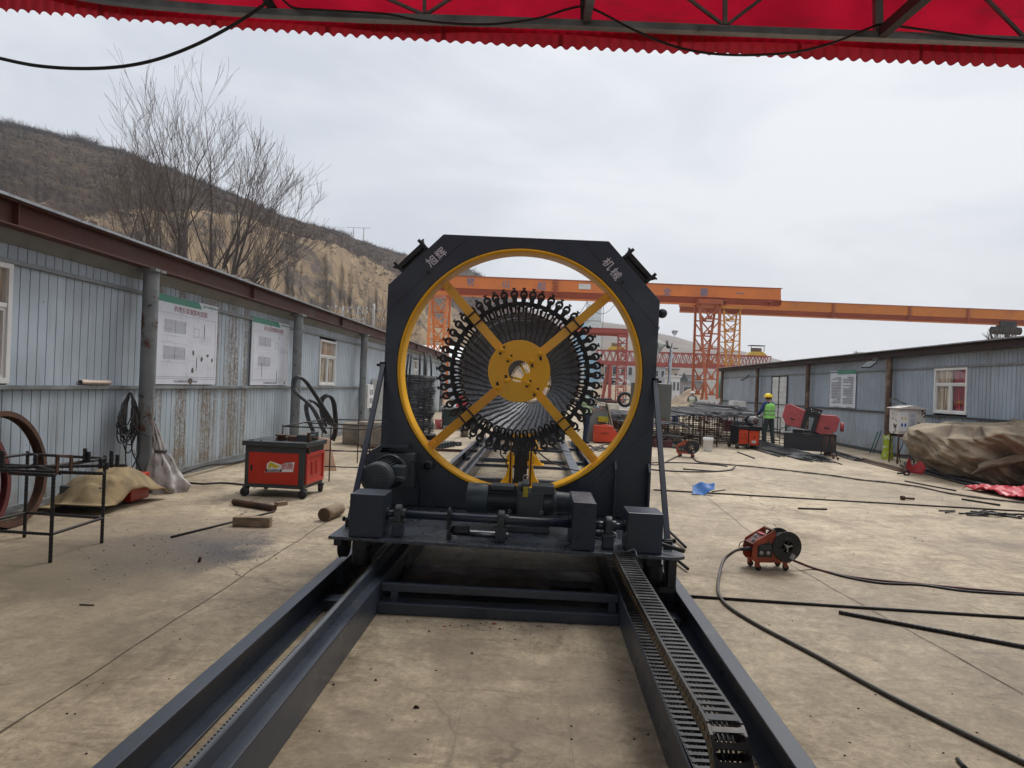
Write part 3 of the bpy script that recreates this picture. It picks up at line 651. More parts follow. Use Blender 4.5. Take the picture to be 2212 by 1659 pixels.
# folded back sheet door of white horizontal boards
d_ = MB(); d_.bb(-0.05, 0.02, RD[0], RD[1], 0, 2.5); dr_ = d_.out('door', WHITED, rs)
for k in range(11):
    z = 0.1 + k * 0.218
    for a, b in ((RD[0] + 0.05, (RD[0] + RD[1]) / 2 - 0.03), ((RD[0] + RD[1]) / 2 + 0.03, RD[1] - 0.05)):
        e = MB(); e.bb(0.02, 0.045, a, b, z, z + 0.19); e.out('door_board', WHITED, dr_)
e = MB(); e.bb(0.02, 0.07, (RD[0] + RD[1]) / 2 - 0.03, (RD[0] + RD[1]) / 2 + 0.03, 0, 2.5); e.bb(0.0, 0.06, RD[0] - 0.05, RD[0], 0, 2.55); e.bb(0.0, 0.06, RD[1], RD[1] + 0.05, 0, 2.55); e.out('door_frame', DGREY, dr_)

# building with a white roof beyond the left shed
wb = thing('white_roofed_hall', 'low hall with a bright white roof beyond the end of the left shed', 'building', (-15, 75, 0))
a = PY(868, 760, 75); b = PY(965, 760, 75)
MB_ = MB(); MB_.bb(a.x - 10 + 15, b.x + 6 + 15, 0, 14, 0, 4.1); MB_.out('wall', mat('hall_wall', (0.42, 0.47, 0.52), var=0.08), wb)
MB_ = MB(); MB_.prism([(a.x - 10.5 + 15, -0.5, 4.1), (b.x + 6.5 + 15, -0.5, 4.1), (b.x + 6.5 + 15, 7, 6.0), (a.x - 10.5 + 15, 7, 6.0)], (0, 0.1, 0.12)); MB_.out('roof', WHITE, wb)

# ------------------------------------------------------------------ red canopy over the near end of the yard
cn = thing('canopy', 'bright red sheet canopy on a steel lattice, right overhead', 'canopy', (0, 4.8, 0))
_ZT = [(p.x, p.z) for p in (PY(a, b, 4.8) for a, b in ((60, -30), (150, -12), (252, 4), (400, 17), (560, 29), (751, 38), (1106, 49), (1566, 67), (2212, 92), (2600, 106)))]
def zt(x): return interp(_ZT, x)
EDG = [(-9, 4.36), (-3.85, 4.181), (-2.2, 4.085), (-0.263, 4.010), (3.165, 3.938), (9, 3.85)]
mb = MB(); _xs = [-7.5 + 18.5 * i / 60 for i in range(61)]
mb.prism([(x, 4.77, zt(x) - 0.022) for x in _xs] + [(x, 4.77, zt(x) + 0.022) for x in reversed(_xs)], (0, 0.06, 0)); mb.prism([(x, 4.775, zt(x) + 0.023) for x in _xs] + [(x, 4.775, zt(x) + 0.031) for x in reversed(_xs)], (0, 0.09, 0))
mb.out('chord', GALV, cn, W=True, bevel=0.003)
mb = MB(); mb.bar((-7.5, 4.8, 5.35), (11, 4.8, 5.1), 0.06, 0.05); mb.out('chord', GALV, cn, W=True)
def can_strut(p0, p1, w, m, name):
    a = PY(*p0, 4.8); b = PY(*p1, 4.8); d = (b - a).normalized(); k = (5.25 - a.z) / d.z if d.z > 0.1 else 1; mb = MB(); mb.bar(a, a + d * k, w, w, up=(0, 1, 0)); mb.out(name, m, cn, W=True)
can_strut((917, 30), (917, 0), 0.024, CANREG, 'post'); can_strut((1566, 54), (1566, 0), 0.028, CANREG, 'post')
can_strut((1263, 44), (1262, 0), 0.055, CANREB, 'post'); can_strut((1897, 72), (1896, 0), 0.05, CANREG, 'post')
can_strut((590, 20), (575, -5), 0.06, CANREB, 'brace')
for a, b in (((912, 30), (838, -2)), ((922, 30), (972, -2)), ((1560, 52), (1488, -2)), ((1573, 52), (1644, -2)), ((2214, 82), (2125, -8))): can_strut(a, b, 0.02, CANREG, 'diagonal')
mb = MB(); a = PY(1908, 68, 4.76); b = PY(1992, -4, 4.2); mb.bar(a, a + (b - a) * 2.2, 0.06, 0.07); mb.out('brace', CANREB, cn, W=True)
mb = MB(); a = PY(1268, 40, 4.76); b = PY(1275, -4, 4.0); mb.bar(a, a + (b - a) * 2.2, 0.05, 0.05); mb.out('brace', CANREB, cn, W=True)
# cloth above the chord, corrugated sheets below it
mb = MB()
mb.grid(lambda u, v: (-7.5 + 18.5 * u, 4.93 + 0.035 * fbm(u * 15, v * 2, 3) + 0.02 * math.sin(u * 60), zt(-7.5 + 18.5 * u) - 0.01 + v * (5.55 - zt(-7.5 + 18.5 * u))), 160, 10)
mb.out('canopy_cloth', RSHEET, cn, W=True)
x = -7.5; k = 0
while x < 11:
    x2 = x + 0.87; mb = MB()
    def fn(u, v, x=x, x2=x2, k=k):
        xx = x + (x2 - x) * u; ze = 1.65 + (interp(EDG, xx) - 1.65) * (4.95 / 4.8)
        return (xx, 4.95 + 0.004 * (k % 2) + 0.012 * math.sin(2 * math.pi * xx / 0.084), ze + (zt(xx) + 0.06 - ze) * v + (0.0115 * math.cos(2 * math.pi * xx / 0.084 + 0.4 * math.sin(xx * 3)) - 0.006 * noise.noise(Vector((xx * 5, 0, 0)))) * (1 - v))
    mb.grid(fn, 80, 3); mb.out('corrugated_sheet', RCORR, cn, W=True); x += 0.84; k += 1
mb = MB(); mb.grid(lambda u, v: (-11 + 26 * u, 4.97 - 11.5 * v, 5.55 - 0.28 * u + 0.9 * math.sin(math.pi * v)), 20, 20); mb.out('unseen_roof', mat('unseen_roof_grey', (0.16, 0.15, 0.155), 0.7), cn, W=True)  # unseen roof; its grey and length are chosen for shade without red cast
for y in (1.5, -2.3, -6.3):
    mb = MB(); mb.bar((-7.5, y, 5.4), (11, y, 5.15), 0.08, 0.1); mb.out('rafter', CANREB, cn, W=True)
for x in (-7.3, 10.8):
    for y in (4.6, -6.2):
        mb = MB(); mb.bb(x - 0.06, x + 0.06, y - 0.06, y + 0.06, 0, 5.4); mb.out('canopy_leg', CANREG, cn, W=True)
def hang(pts, r=0.011, k=7):
    mb = MB(); mb.tube(smooth([PY(x, y, 4.72) for x, y in pts], k), r, 6); return mb
c1 = hang([(-60, 110), (0, 126), (80, 142), (170, 148), (260, 144), (340, 128), (420, 98), (490, 62), (545, 28), (580, 2), (600, -14)], 0.012)
tag(c1.out('power_cable', CABLE), 'black cable sagging across the sky at the top left', 'cable')
c2 = hang([(600, -14), (618, 6), (640, 18), (700, 22), (830, 30), (900, 43), (1000, 52), (1080, 51), (1160, 40), (1225, 20), (1262, 14), (1300, 28), (1370, 65), (1450, 98), (1530, 115), (1620, 119), (1720, 112), (1800, 92), (1860, 68), (1905, 52), (1950, 58), (2050, 72), (2140, 84), (2300, 92)], 0.008)
tag(c2.out('power_cable', CABLE), 'thin black cable looped along the red canopy edge', 'cable')

# ------------------------------------------------------------------ the rails of the cage machine
MX = -0.195
tr = thing('machine_track', 'dark slate steel track of four long beams lying on the concrete floor', 'rail track', (MX, 12, 0), ry=0.004)
O12 = (0, -12, 0)
Y0, Y1 = 1.2, 21.8
for s in (-1, 1):
    mb = MB(); a, b = (s * 1.265, s * 1.35) if s > 0 else (-1.35, -1.275)
    lo, hi = (1.26, 1.345) if s > 0 else (-1.362, -1.28)
    wx = (hi - 0.012, hi) if s > 0 else (lo, lo + 0.012)
    mb.bb(lo, hi, Y0, Y1, 0.198, 0.210); mb.bb(wx[0], wx[1], Y0, Y1, 0.014, 0.198); mb.bb(lo - (0.0 if s < 0 else 0.02), hi + (0.02 if s < 0 else 0), Y0, Y1, 0.002, 0.014)
    for y in (5.5, 7.4, 11.8, 15.0, 18.4): mb.bb(min(lo, hi) + 0.012, max(lo, hi) - 0.012, y, y + 0.01, 0.014, 0.198)
    mb.out('outer_beam', SLATEG, tr, off=O12, bevel=0.003)
mb = MB(); mb.bb(-0.887, -0.875, Y0, Y1, 0.002, 0.198); mb.bb(-0.975, -0.875, Y0, Y1, 0.198, 0.21); mb.bb(-0.975, -0.887, Y0, Y1, 0.002, 0.012)
mb.out('inner_beam', SLATEG, tr, off=O12, bevel=0.003)
mb = MB(); mb.bb(-0.955, -0.945, Y0, Y1, 0.21, 0.285); mb.out('rack_carrier', SLATEG, tr, off=O12)
mb = MB(); mb.bb(-0.968, -0.955, Y0, Y1, 0.255, 0.285); y = 2.0
while y < 14: mb.bb(-0.981, -0.968, y, y + 0.013, 0.257, 0.283); y += 0.026
mb.out('rack_teeth', mat('rack_steel', (0.16, 0.165, 0.17), 0.4, 0.5, var=0.2), tr, off=O12, kind='stuff')
mb = MB(); mb.bb(0.833, 0.843, Y0, Y1, 0.002, 0.21); mb.bb(0.843, 1.0, Y0, Y1, 0.03, 0.04); mb.out('inner_beam', SLATEG, tr, off=O12, bevel=0.002)
mb = MB(); mb.bb(0.835, 1.0, 8.4, Y1, 0.215, 0.225); mb.out('tray_cover', SLATEG, tr, off=O12)
mb = MB(); mb.bb(-0.84, 0.80, 5.06, 6.1, 0.008, 0.05); mb.bb(-0.3, 0.25, 5.35, 5.38, 0.05, 0.10); mb.bb(0.35, 0.7, 5.6, 5.63, 0.05, 0.10); mb.out('dark_floor_sheet', BLACKM, tr, off=O12)  # black sheet added to darken the floor under the carriage, bars for glints
mb = MB(); mb.bb(0.992, 1.0, 7.2, Y1, 0.04, 0.215); mb.out('tray_side', SLATEG, tr, off=O12)
for y in (4.95, 8.3, 11.8, 15.0, 18.4):
    for a, b in ((-1.26, -0.99), (-0.872, 0.83), (1.0, 1.255)):
        mb = MB(); mb.bb(a, b, y - 0.06, y - 0.052, 0.001, 0.075); mb.bb(a, b, y - 0.052, y + 0.09, 0.067, 0.075); mb.bb(a, b, y - 0.052, y + 0.09, 0.001, 0.01); mb.out('cross_beam', SLATEG, tr, off=O12, bevel=0.002)
for y in (4.96, 9.1, 12.8, 16.2, 19.5):
    mb = MB(); mb.bb(-0.872, 0.83, y, y + 0.05, 0.14, 0.195); mb.out('tie_bar', SLATEG, tr, off=O12, bevel=0.004)
for x in (-0.80, 0.76):
    mb = MB(); mb.bb(x, x + 0.05, 4.96, 5.01, 0.075, 0.14); mb.out('tie_post', SLATEG, tr, off=O12)

# ------------------------------------------------------------------ the travelling head
mc = thing('cage_welder_carriage', 'dark slate travelling head with a large yellow ring, the main machine in the middle', 'machine', (MX, 6.6, 0), ry=0.012)
OM = (0, -6.6, 0); ZC = 1.792
def part(name, m, mb, parent=mc, **k): return mb.out(name, m, parent, off=OM, **k)
mb = MB(); mb.prism([(-1.315, 5.10, 0.448), (1.25, 5.06, 0.448), (1.315, 5.12, 0.448), (1.315, 7.4, 0.448), (-1.315, 7.4, 0.448)], (0, 0, 0.024)); bp_ = part('base_plate', SLATEP, mb, bevel=0.003)
mb = MB(); mb.bb(-1.20, 1.20, 5.80, 5.86, 0.33, 0.446); mb.bb(-0.80, -0.72, 5.6, 7.3, 0.36, 0.446); mb.bb(0.50, 0.58, 5.6, 7.3, 0.36, 0.446); mb.bb(-1.3, 1.3, 6.95, 7.05, 0.33, 0.446); part('under_frame', SLATE, mb)
OCT = [(-1.27, 0.475), (1.27, 0.475), (1.278, 2.512), (0.775, 3.045), (-0.772, 3.045), (-1.275, 2.545)]
mb = MB(); mb.plate(OCT, (0, ZC, 1.152), 6.50, 6.86); fr = part('ring_housing', SLATE, mb, bevel=0.006)
mb = MB()
mb.prism([(-0.775, 6.494, 3.04), (-0.54, 6.494, 3.03), (-1.268, 6.494, 2.30), (-1.27, 6.494, 2.54)], (0, 0.006, 0)); part('corner_plate', SLATE, mb, fr)
mb = MB(); mb.prism([(0.54, 6.494, 3.03), (0.778, 6.494, 3.04), (1.274, 6.494, 2.51), (1.27, 6.494, 2.25)], (0, 0.006, 0)); part('corner_plate', SLATE, mb, fr)
for s in (-1, 1):
    mb = MB(); mb.prism([(s * 1.265, 6.494, 1.35), (s * 0.47, 6.494, 0.50), (s * 1.265, 6.494, 0.50)], (0, 0.006, 0)); part('corner_plate', SLATE, mb, fr)
    mb = MB()
    if s < 0: mb.prism([(-0.91, 6.47, 0.97), (-0.82, 6.47, 0.89), (-0.90, 6.47, 0.79), (-0.99, 6.47, 0.88)], (0, 0.024, 0))
    else: mb.prism([(0.81, 6.47, 0.87), (0.90, 6.47, 0.95), (0.98, 6.47, 0.86), (0.89, 6.47, 0.78)], (0, 0.024, 0))
    cx = -0.905 if s < 0 else 0.895
    for k in range(4): mb.cyl((cx + 0.03 * math.cos(k * 1.57 + 0.8), 6.45, 0.87 + 0.03 * math.sin(k * 1.57 + 0.8)), (cx + 0.03 * math.cos(k * 1.57 + 0.8), 6.47, 0.87 + 0.03 * math.sin(k * 1.57 + 0.8)), 0.011, 8)
    part('bolt_plate', SLATE, mb, fr)
for x, z in ((-0.903, 2.678), (0.918, 2.66)):
    mb = MB(); mb.cyl((x, 6.488, z), (x, 6.5, z), 0.02, 14); part('hole_plug', BLACKM, mb, fr)
# bolts along the edge
mb = MB()
for x in (-0.45, 0.02, 0.4): mb.cyl((x, 6.488, 3.0), (x, 6.5, 3.0), 0.007, 8)
for z in (2.2, 1.9, 1.6, 1.3):
    for x in (-1.245, 1.25): mb.cyl((x, 6.488, z), (x, 6.5, z), 0.007, 8)
part('edge_bolts', BLACKM, mb, fr)
# painted characters
for ch, x, z, rot in (('旭', -0.865, 2.782, 42), ('辉', -0.785, 2.858, 42), ('机', 0.775, 2.828, -50), ('械', 0.850, 2.735, -50)):
    mb = MB(); a = R_(rot); put_text(mb, ch, (x, 6.492, z), (math.cos(a), 0, math.sin(a)), (-math.sin(a) - 0.12 * math.cos(a), 0, math.cos(a)), 0.104, 0.009); part('lettering', LETTER, mb, fr)
# yellow ring
mb = MB(); mb.lathe([(1.138, 6.485), (1.119, 6.485), (1.117, 6.50), (1.117, 6.73), (1.145, 6.73), (1.145, 6.485), (1.138, 6.485)], (0, 0, ZC), 'Y', 128, True)
rg = part('drive_ring', YEL, mb, bevel=0)
def rad(a, r, y): return Vector((math.sin(a) * r, y, ZC + math.cos(a) * r))
SP0 = R_(47.0)
for k in range(4):
    a = SP0 + k * math.pi / 2; u = Vector((math.cos(a), 0, -math.sin(a)))
    mb = MB(); p, q = rad(a, 0.21, 6.575), rad(a, 1.105, 6.575); mb.bar(p, q, 0.082, 0.012, up=(0, -1, 0)); mb.bar(p - u * 0.037 + Vector((0, 0.04, 0)), q - u * 0.037 + Vector((0, 0.04, 0)), 0.008, 0.07, up=(0, -1, 0)); mb.bar(p + u * 0.037 + Vector((0, 0.04, 0)), q + u * 0.037 + Vector((0, 0.04, 0)), 0.008, 0.07, up=(0, -1, 0))
    sp = part('spoke', YELO if k == 2 else YEL, mb, bevel=0.002)
    mb = MB(); e = rad(a, 1.06, 6.54); mb.cyl(e, e + Vector((0, 0.03, 0)), 0.028, 6); mb.cyl(e - Vector((0, 0.012, 0)), e, 0.014, 8); part('bolt', YEL, mb, sp)
    mb = MB(); c = rad(a, 0.655, 6.56)
    for d in (-0.05, 0.05):
        cc = rad(a, 0.655 + d, 6.59); mb.bar(cc - u * 0.058, cc + u * 0.058, 0.014, 0.10, up=(0, 1, 0))
    mb.bar(c - u * 0.055 + Vector((0, 0.1, 0)), c + u * 0.055 + Vector((0, 0.1, 0)), 0.12, 0.02, up=(0, 1, 0)); part('spoke_clip', BLACKM, mb, sp)
mb = MB()
mb.lathe([(0.102, 6.50), (0.290, 6.50), (0.292, 6.502), (0.292, 6.522), (0.102, 6.522), (0.102, 6.50)], (0, 0, ZC), 'Y', 72, False); hub = part('hub_disc', YEL, mb)
for k in range(4):
    for r, a0, L in ((0.252, 48, 0.05), (0.148, 50, 0.045)):
        a = R_(a0) + k * math.pi / 2; c = rad(a, r, 6.5)
        mb = MB(); mb.lathe([(0.0, -0.04), (0.021, -0.04), (0.023, -0.036), (0.023, 0.0)], c, 'Y', 14); part('bolt', YEL, mb, hub)
        t_ = a + (R_(70) if k % 2 else R_(-60)); d = Vector((math.sin(t_), 0, math.cos(t_)))
        mb = MB(); mb.bar(c - d * L * (0.9 if k % 2 else 1.2) + Vector((0, -0.003, 0)), c + d * L * (0.9 if k % 2 else 0.3) + Vector((0, -0.003, 0)), 0.022, 0.004, up=(0, 1, 0)); part('slot', BLACKM, mb, hub)
# black band with 52 clamps
mb = MB(); mb.lathe([(0.638, 6.70), (0.676, 6.70), (0.676, 6.735), (0.638, 6.735), (0.638, 6.70)], (0, 0, ZC), 'Y', 104, False); band = part('clamp_band', BLACKM, mb)
def clamp_mesh():
    mb = MB()
    # flared arm with an eye and a T-bolt on top
    mb.prism([(-0.022, -0.012, 0.662), (0.022, -0.012, 0.662), (0.024, -0.012, 0.722), (-0.024, -0.012, 0.722)], (0, 0.024, 0))
    ri = []
    for j in range(20):
        a = 2 * math.pi * j / 20; ri.append((math.cos(a), math.sin(a)))
    vs = [(c * r, y, 0.742 + s * r * 1.2) for y in (-0.014, 0.014) for r in (0.017, 0.038) for c, s in ri]; fs = []
    for j in range(20):
        k = (j + 1) % 20; fs += [(j, k, 20 + k, 20 + j), (40 + j, 60 + j, 60 + k, 40 + k), (20 + j, 20 + k, 60 + k, 60 + j), (j, 40 + j, 40 + k, k)]
    mb.add(vs, fs)
    mb.bb(-0.009, 0.009, -0.006, 0.006, 0.778, 0.802); mb.bb(-0.018, 0.018, -0.009, 0.009, 0.797, 0.808)
    mb.cyl((0, -0.024, 0.692), (0, 0.0, 0.692), 0.013, 10)
    mb.mi = 1; mb.cyl((0.004, -0.004, 0.728), (0.004, 0.02, 0.728), 0.020, 12)
    return mb.out('clamp', [BLACKM, mat('clamp_roller', (0.045, 0.022, 0.014), 0.5, var=0.3)])
def loop_mesh():
    mb = MB(); P = []
    for j in range(9): a = math.pi * j / 8; P.append((0.020 * math.cos(a), 0, 0.588 - 0.022 * math.sin(a)))
    P = [(0.020, 0, 0.64)] + P + [(-0.020, 0, 0.64)]; mb.tube(P, 0.0098, 6); mb.cyl((0, -0.02, 0.635), (0, 0.005, 0.635), 0.014, 10); mb.bb(-0.020, 0.020, -0.008, 0.008, 0.625, 0.65)
    return mb.out('clamp_loop', BLACKM)
cl0 = clamp_mesh(); lp0 = loop_mesh(); NCL = 52
def clamps(parent, cx, cy, cz, ph=0.0, loops=True):
    for k in range(NCL):
        a = ph + 2 * math.pi * k / NCL + random.uniform(-0.010, 0.010)
        M = Matrix.Translation((cx, cy, cz)) @ Matrix.Rotation(a, 4, 'Y') @ Matrix.Rotation(random.uniform(-0.10, 0.10) * 0.15, 4, 'Z')
        inst('clamp', cl0, parent, M)
        if loops: inst('clamp_loop', lp0, parent, Matrix.Translation((cx, cy + 0.01, cz)) @ Matrix.Rotation(a - R_(1.6), 4, 'Y'))
clamps(mc, 0, 6.69 - 6.6, ZC)

# covers, shaft, bearings
def cover(x0, x1, y0, y1, z1, side):
    mb = MB(); mb.bb(x0, x1, y0, y1, 0.474, z1); o = part('gear_cover', SLATE, mb, bevel=0.006)
    xs = x1 if side > 0 else x0; zc = 0.632; mb = MB()
    mb.lathe([(0.05, -0.004), (0.05, 0.004), (0.0, 0.004)] if side > 0 else [(0.05, 0.004), (0.05, -0.004), (0, -0.004)], (xs + 0.002 * side, (y0 + y1) / 2, zc), 'X', 24); part('shaft_opening', BLACKM, mb, o); return o
cover(-1.17, -0.915, 5.115, 5.40, 0.792, 1); cover(0.482, 0.655, 5.10, 5.66, 0.822, -1); cover(0.89, 1.15, 5.13, 5.42, 0.765, -1)
mb = MB(); mb.tube([(-1.0, 5.27, 0.632), (-0.83, 5.27, 0.632)], 0.026, 18); mb.tube([(-0.83, 5.27, 0.632), (0.49, 5.27, 0.632)], 0.031, 20); mb.tube([(0.65, 5.27, 0.632), (0.75, 5.27, 0.632)], 0.034, 20); mb.tube([(0.75, 5.27, 0.632), (0.9, 5.27, 0.632)], 0.026, 18); part('drive_shaft', SLATE, mb)
for x in (-0.83, -0.045, 0.765):
    mb = MB(); mb.bb(x - 0.04, x + 0.04, 5.21, 5.33, 0.474, 0.56); b_ = part('bearing_stand', SLATE, mb, bevel=0.003)
    mb = MB(); mb.bb(x - 0.05, x + 0.05, 5.18, 5.36, 0.562, 0.582); mb.bb(x - 0.026, x + 0.026, 5.20, 5.34, 0.582, 0.63); mb.lathe([(0.03, -0.03), (0.062, -0.026), (0.07, -0.02), (0.07, 0.02), (0.062, 0.026), (0.03, 0.03)], (x, 5.27, 0.635), 'X', 24); mb.lathe([(0.04, 0.026), (0.04, 0.055), (0.03, 0.057)], (x, 5.27, 0.635), 'X', 20)
    for y in (5.195, 5.345): mb.cyl((x, y, 0.582), (x, y, 0.60), 0.013, 6)
    part('bearing', DGREY, mb, b_, bevel=0.002)
x = -0.44; mb = MB(); mb.lathe([(0.03, -0.012), (0.055, -0.012), (0.055, -0.005), (0.07, -0.005), (0.07, 0.005), (0.055, 0.005), (0.055, 0.012), (0.03, 0.012)], (x, 5.27, 0.632), 'X', 28); part('sprocket', DGREY, mb)
mb = MB()
for k in range(38):
    t = k / 38 * 2 * math.pi; zz = 0.575 + 0.115 * math.cos(t); yy = 5.255 + (0.07 if math.cos(t) > -0.2 else 0.045) * math.sin(t)
    mb.box((x, yy, zz), (0.022, 0.013, 0.011))
part('roller_chain', BLACKM, mb)
mb = MB(); mb.lathe([(0, -0.02), (0.022, -0.02), (0.022, 0.0), (0.034, 0.0), (0.036, 0.03), (0.036, 0.115), (0.032, 0.13), (0.0, 0.13)], (x + 0.03, 5.25, 0.535), 'X', 24); mb.bb(x + 0.012, x + 0.022, 5.23, 5.27, 0.474, 0.56); part('encoder', BLACKM, mb)
mb = MB(); mb.tube(smooth([(x + 0.16, 5.25, 0.53), (x + 0.25, 5.23, 0.505), (x + 0.33, 5.2, 0.50), (x + 0.37, 5.17, 0.485), (x + 0.43, 5.2, 0.49), (x + 0.40, 5.26, 0.52), (x + 0.5, 5.3, 0.50)]), 0.0045, 6); part('encoder_wire', CABLE, mb)

# travel gear motor behind the shaft
gm = MB(); gm.lathe([(0.0, -0.36), (0.118, -0.36), (0.126, -0.35), (0.126, -0.19), (0.12, -0.185)], (0, 5.8, 0.70), 'X', 32); g1 = part('gear_motor', MOTG, gm)
mb = MB(); mb.lathe([(0.10, -0.19), (0.10, 0.055)], (0, 5.8, 0.70), 'X', 32)
for k in range(30):
    a = 2 * math.pi * k / 30; c, s = math.cos(a), math.sin(a); mb.bar((-0.188, 5.8 + c * 0.108, 0.70 + s * 0.108), (0.05, 5.8 + c * 0.108, 0.70 + s * 0.108), 0.004, 0.022, up=(0, c, s))
part('cooling_fins', DGREY, mb, g1)
mb = MB(); mb.bb(-0.17, 0.03, 5.72, 5.90, 0.79, 0.825); mb.bb(0.07, 0.28, 5.66, 5.94, 0.474, 0.79); mb.bb(0.055, 0.09, 5.68, 5.92, 0.58, 0.84); mb.bb(0.09, 0.15, 5.7, 5.9, 0.79, 0.855); mb.bb(0.175, 0.36, 5.68, 5.90, 0.775, 0.845); mb.lathe([(0.12, 0.28), (0.118, 0.36), (0.09, 0.38), (0.085, 0.49)], (0, 5.8, 0.70), 'X', 28); mb.bb(-0.04, 0.33, 5.6, 5.98, 0.474, 0.52); mb.bb(0.14, 0.34, 5.64, 5.66, 0.52, 0.60)
part('gearbox', MOTG, mb, g1, bevel=0.008)
mb = MB(); mb.bb(0.105, 0.145, 5.645, 5.66, 0.755, 0.835); part('warning_sticker', mat('yellow_sticker', (0.55, 0.42, 0.02), 0.5), mb, g1)
mb = MB(); mb.torus((0.12, 5.8, 0.89), 0.022, 0.006, 'Y', 20, 6); part('lifting_eye', STEEL, mb, g1)
mb = MB(); mb.torus((0.26, 5.655, 0.635), 0.012, 0.004, 'Y', 16, 6); mb.torus((-0.0, 5.655, 0.63), 0.012, 0.004, 'Y', 16, 6); part('drain_plug', STEEL, mb, g1)
# ring gear motor at the left, fan end towards us
cx, cz = -1.135, 0.815
mb = MB(); mb.lathe([(0.128, 5.93), (0.134, 5.91), (0.134, 5.80), (0.126, 5.775), (0.105, 5.768), (0.0, 5.768)], (cx, 0, cz), 'Y', 32)
g2 = part('ring_motor', MOTG, mb)
mb = MB(); GM = mat('fan_grille', (0.012, 0.013, 0.014), 0.6)
for r in (0.022, 0.04, 0.058, 0.076, 0.094):
    n = int(r / 0.022 * 6)
    for k in range(n): a = 2 * math.pi * k / n; mb.cyl((cx + r * math.cos(a), 5.7655, cz + r * math.sin(a)), (cx + r * math.cos(a), 5.769, cz + r * math.sin(a)), 0.0062, 6)
part('fan_grille', GM, mb, g2)
mb = MB(); mb.lathe([(0.105, 5.93), (0.105, 6.2)], (cx, 0, cz), 'Y', 32)
for k in range(28):
    a = 2 * math.pi * k / 28; c, s = math.cos(a), math.sin(a); mb.bar((cx + c * 0.115, 5.93, cz + s * 0.115), (cx + c * 0.115, 6.18, cz + s * 0.115), 0.005, 0.026, up=(c, 0, s))
part('cooling_fins', DGREY, mb, g2)
mb = MB(); mb.bb(cx + 0.09, cx + 0.20, 5.96, 6.14, cz - 0.04, cz + 0.09); mb.lathe([(0.15, 6.2), (0.155, 6.22), (0.155, 6.30), (0.13, 6.31), (0.14, 6.5)], (cx + 0.02, 0, cz + 0.01), 'Y', 28); mb.bb(cx - 0.14, cx + 0.22, 6.30, 6.48, cz - 0.14, cz + 0.17); part('gearbox', MOTG, mb, g2, bevel=0.008)
mb = MB(); mb.bar((cx + 0.13, 5.95, cz + 0.005), (cx + 0.21, 5.95, cz), 0.006, 0.012); part('name_plate', STEEL, mb, g2)
mb = MB(); mb.lathe([(0.036, 6.36), (0.044, 6.36), (0.044, 6.49), (0.036, 6.49), (0.036, 6.36)], (cx + 0.335, 0, cz + 0.06), 'Y', 20); part('pipe_stub', DGREY, mb, g2)
mb = MB(); mb.tube(smooth([(cx + 0.16, 6.1, cz + 0.07), (cx + 0.24, 6.15, cz + 0.12), (cx + 0.28, 6.3, cz - 0.1), (cx + 0.27, 6.42, cz - 0.33)]), 0.006, 6); mb.tube(smooth([(cx + 0.34, 6.38, cz + 0.02), (cx + 0.36, 6.36, cz - 0.15), (cx + 0.42, 6.3, cz - 0.3), (cx + 0.55, 6.2, 0.49)]), 0.004, 6); part('motor_cable', CABLE, mb, g2)
mb = MB(); mb.prism([(-1.36, 6.3, 0.95), (-1.22, 6.3, 1.05), (-0.98, 6.3, 1.055), (-0.98, 6.3, 1.035), (-1.2, 6.3, 1.03), (-1.34, 6.3, 0.80), (-1.36, 6.3, 0.80)], (0, 0.22, 0)); part('motor_bracket', SLATE, mb)
# fins and struts
for x, zt_, m_ in ((0.925, 0.955, 0.03), (1.235, 0.945, 0.03)):
    mb = MB(); mb.prism([(x, 6.495, 0.475), (x, 6.495, zt_ + 0.05), (x, 6.455, zt_ + 0.05), (x, 6.38, zt_ - 0.02), (x, 6.38, 0.475)], (0.018, 0, 0)); part('stiffener', SLATE, mb)
for (a, b) in ((PY(823, 792, 6.52), G(754, 1128, 0.52)), (PY(1410, 820, 6.52), G(1441, 1172, 0.50))):
    a = a - Vector((MX, 0, 0)); b = b - Vector((MX, 0, 0)); mb = MB(); mb.bar(a, b, 0.042, 0.042); st_ = part('strut', SLATE, mb, bevel=0.003)
    mb = MB(); s = 1 if b.x > 0 else -1
    mb.bb(b.x - 0.03, b.x + 0.03, b.y - 0.03, b.y + 0.03, 0.474, 0.53); mb.cyl((b.x - 0.06, b.y, 0.53), (b.x + 0.06, b.y, 0.53), 0.012, 8); mb.cyl((b.x - 0.055, b.y, 0.53), (b.x - 0.042, b.y, 0.53), 0.022, 6); mb.cyl((b.x + 0.042, b.y, 0.53), (b.x + 0.055, b.y, 0.53), 0.022, 6)
    mb.bb(a.x - 0.03, a.x + 0.03, 6.5, 6.58, a.z - 0.06, a.z + 0.03); mb.cyl((a.x - 0.06, a.y, a.z), (a.x + 0.06, a.y, a.z), 0.014, 8); part('strut_pin', BLACKM, mb, st_, kind='stuff')
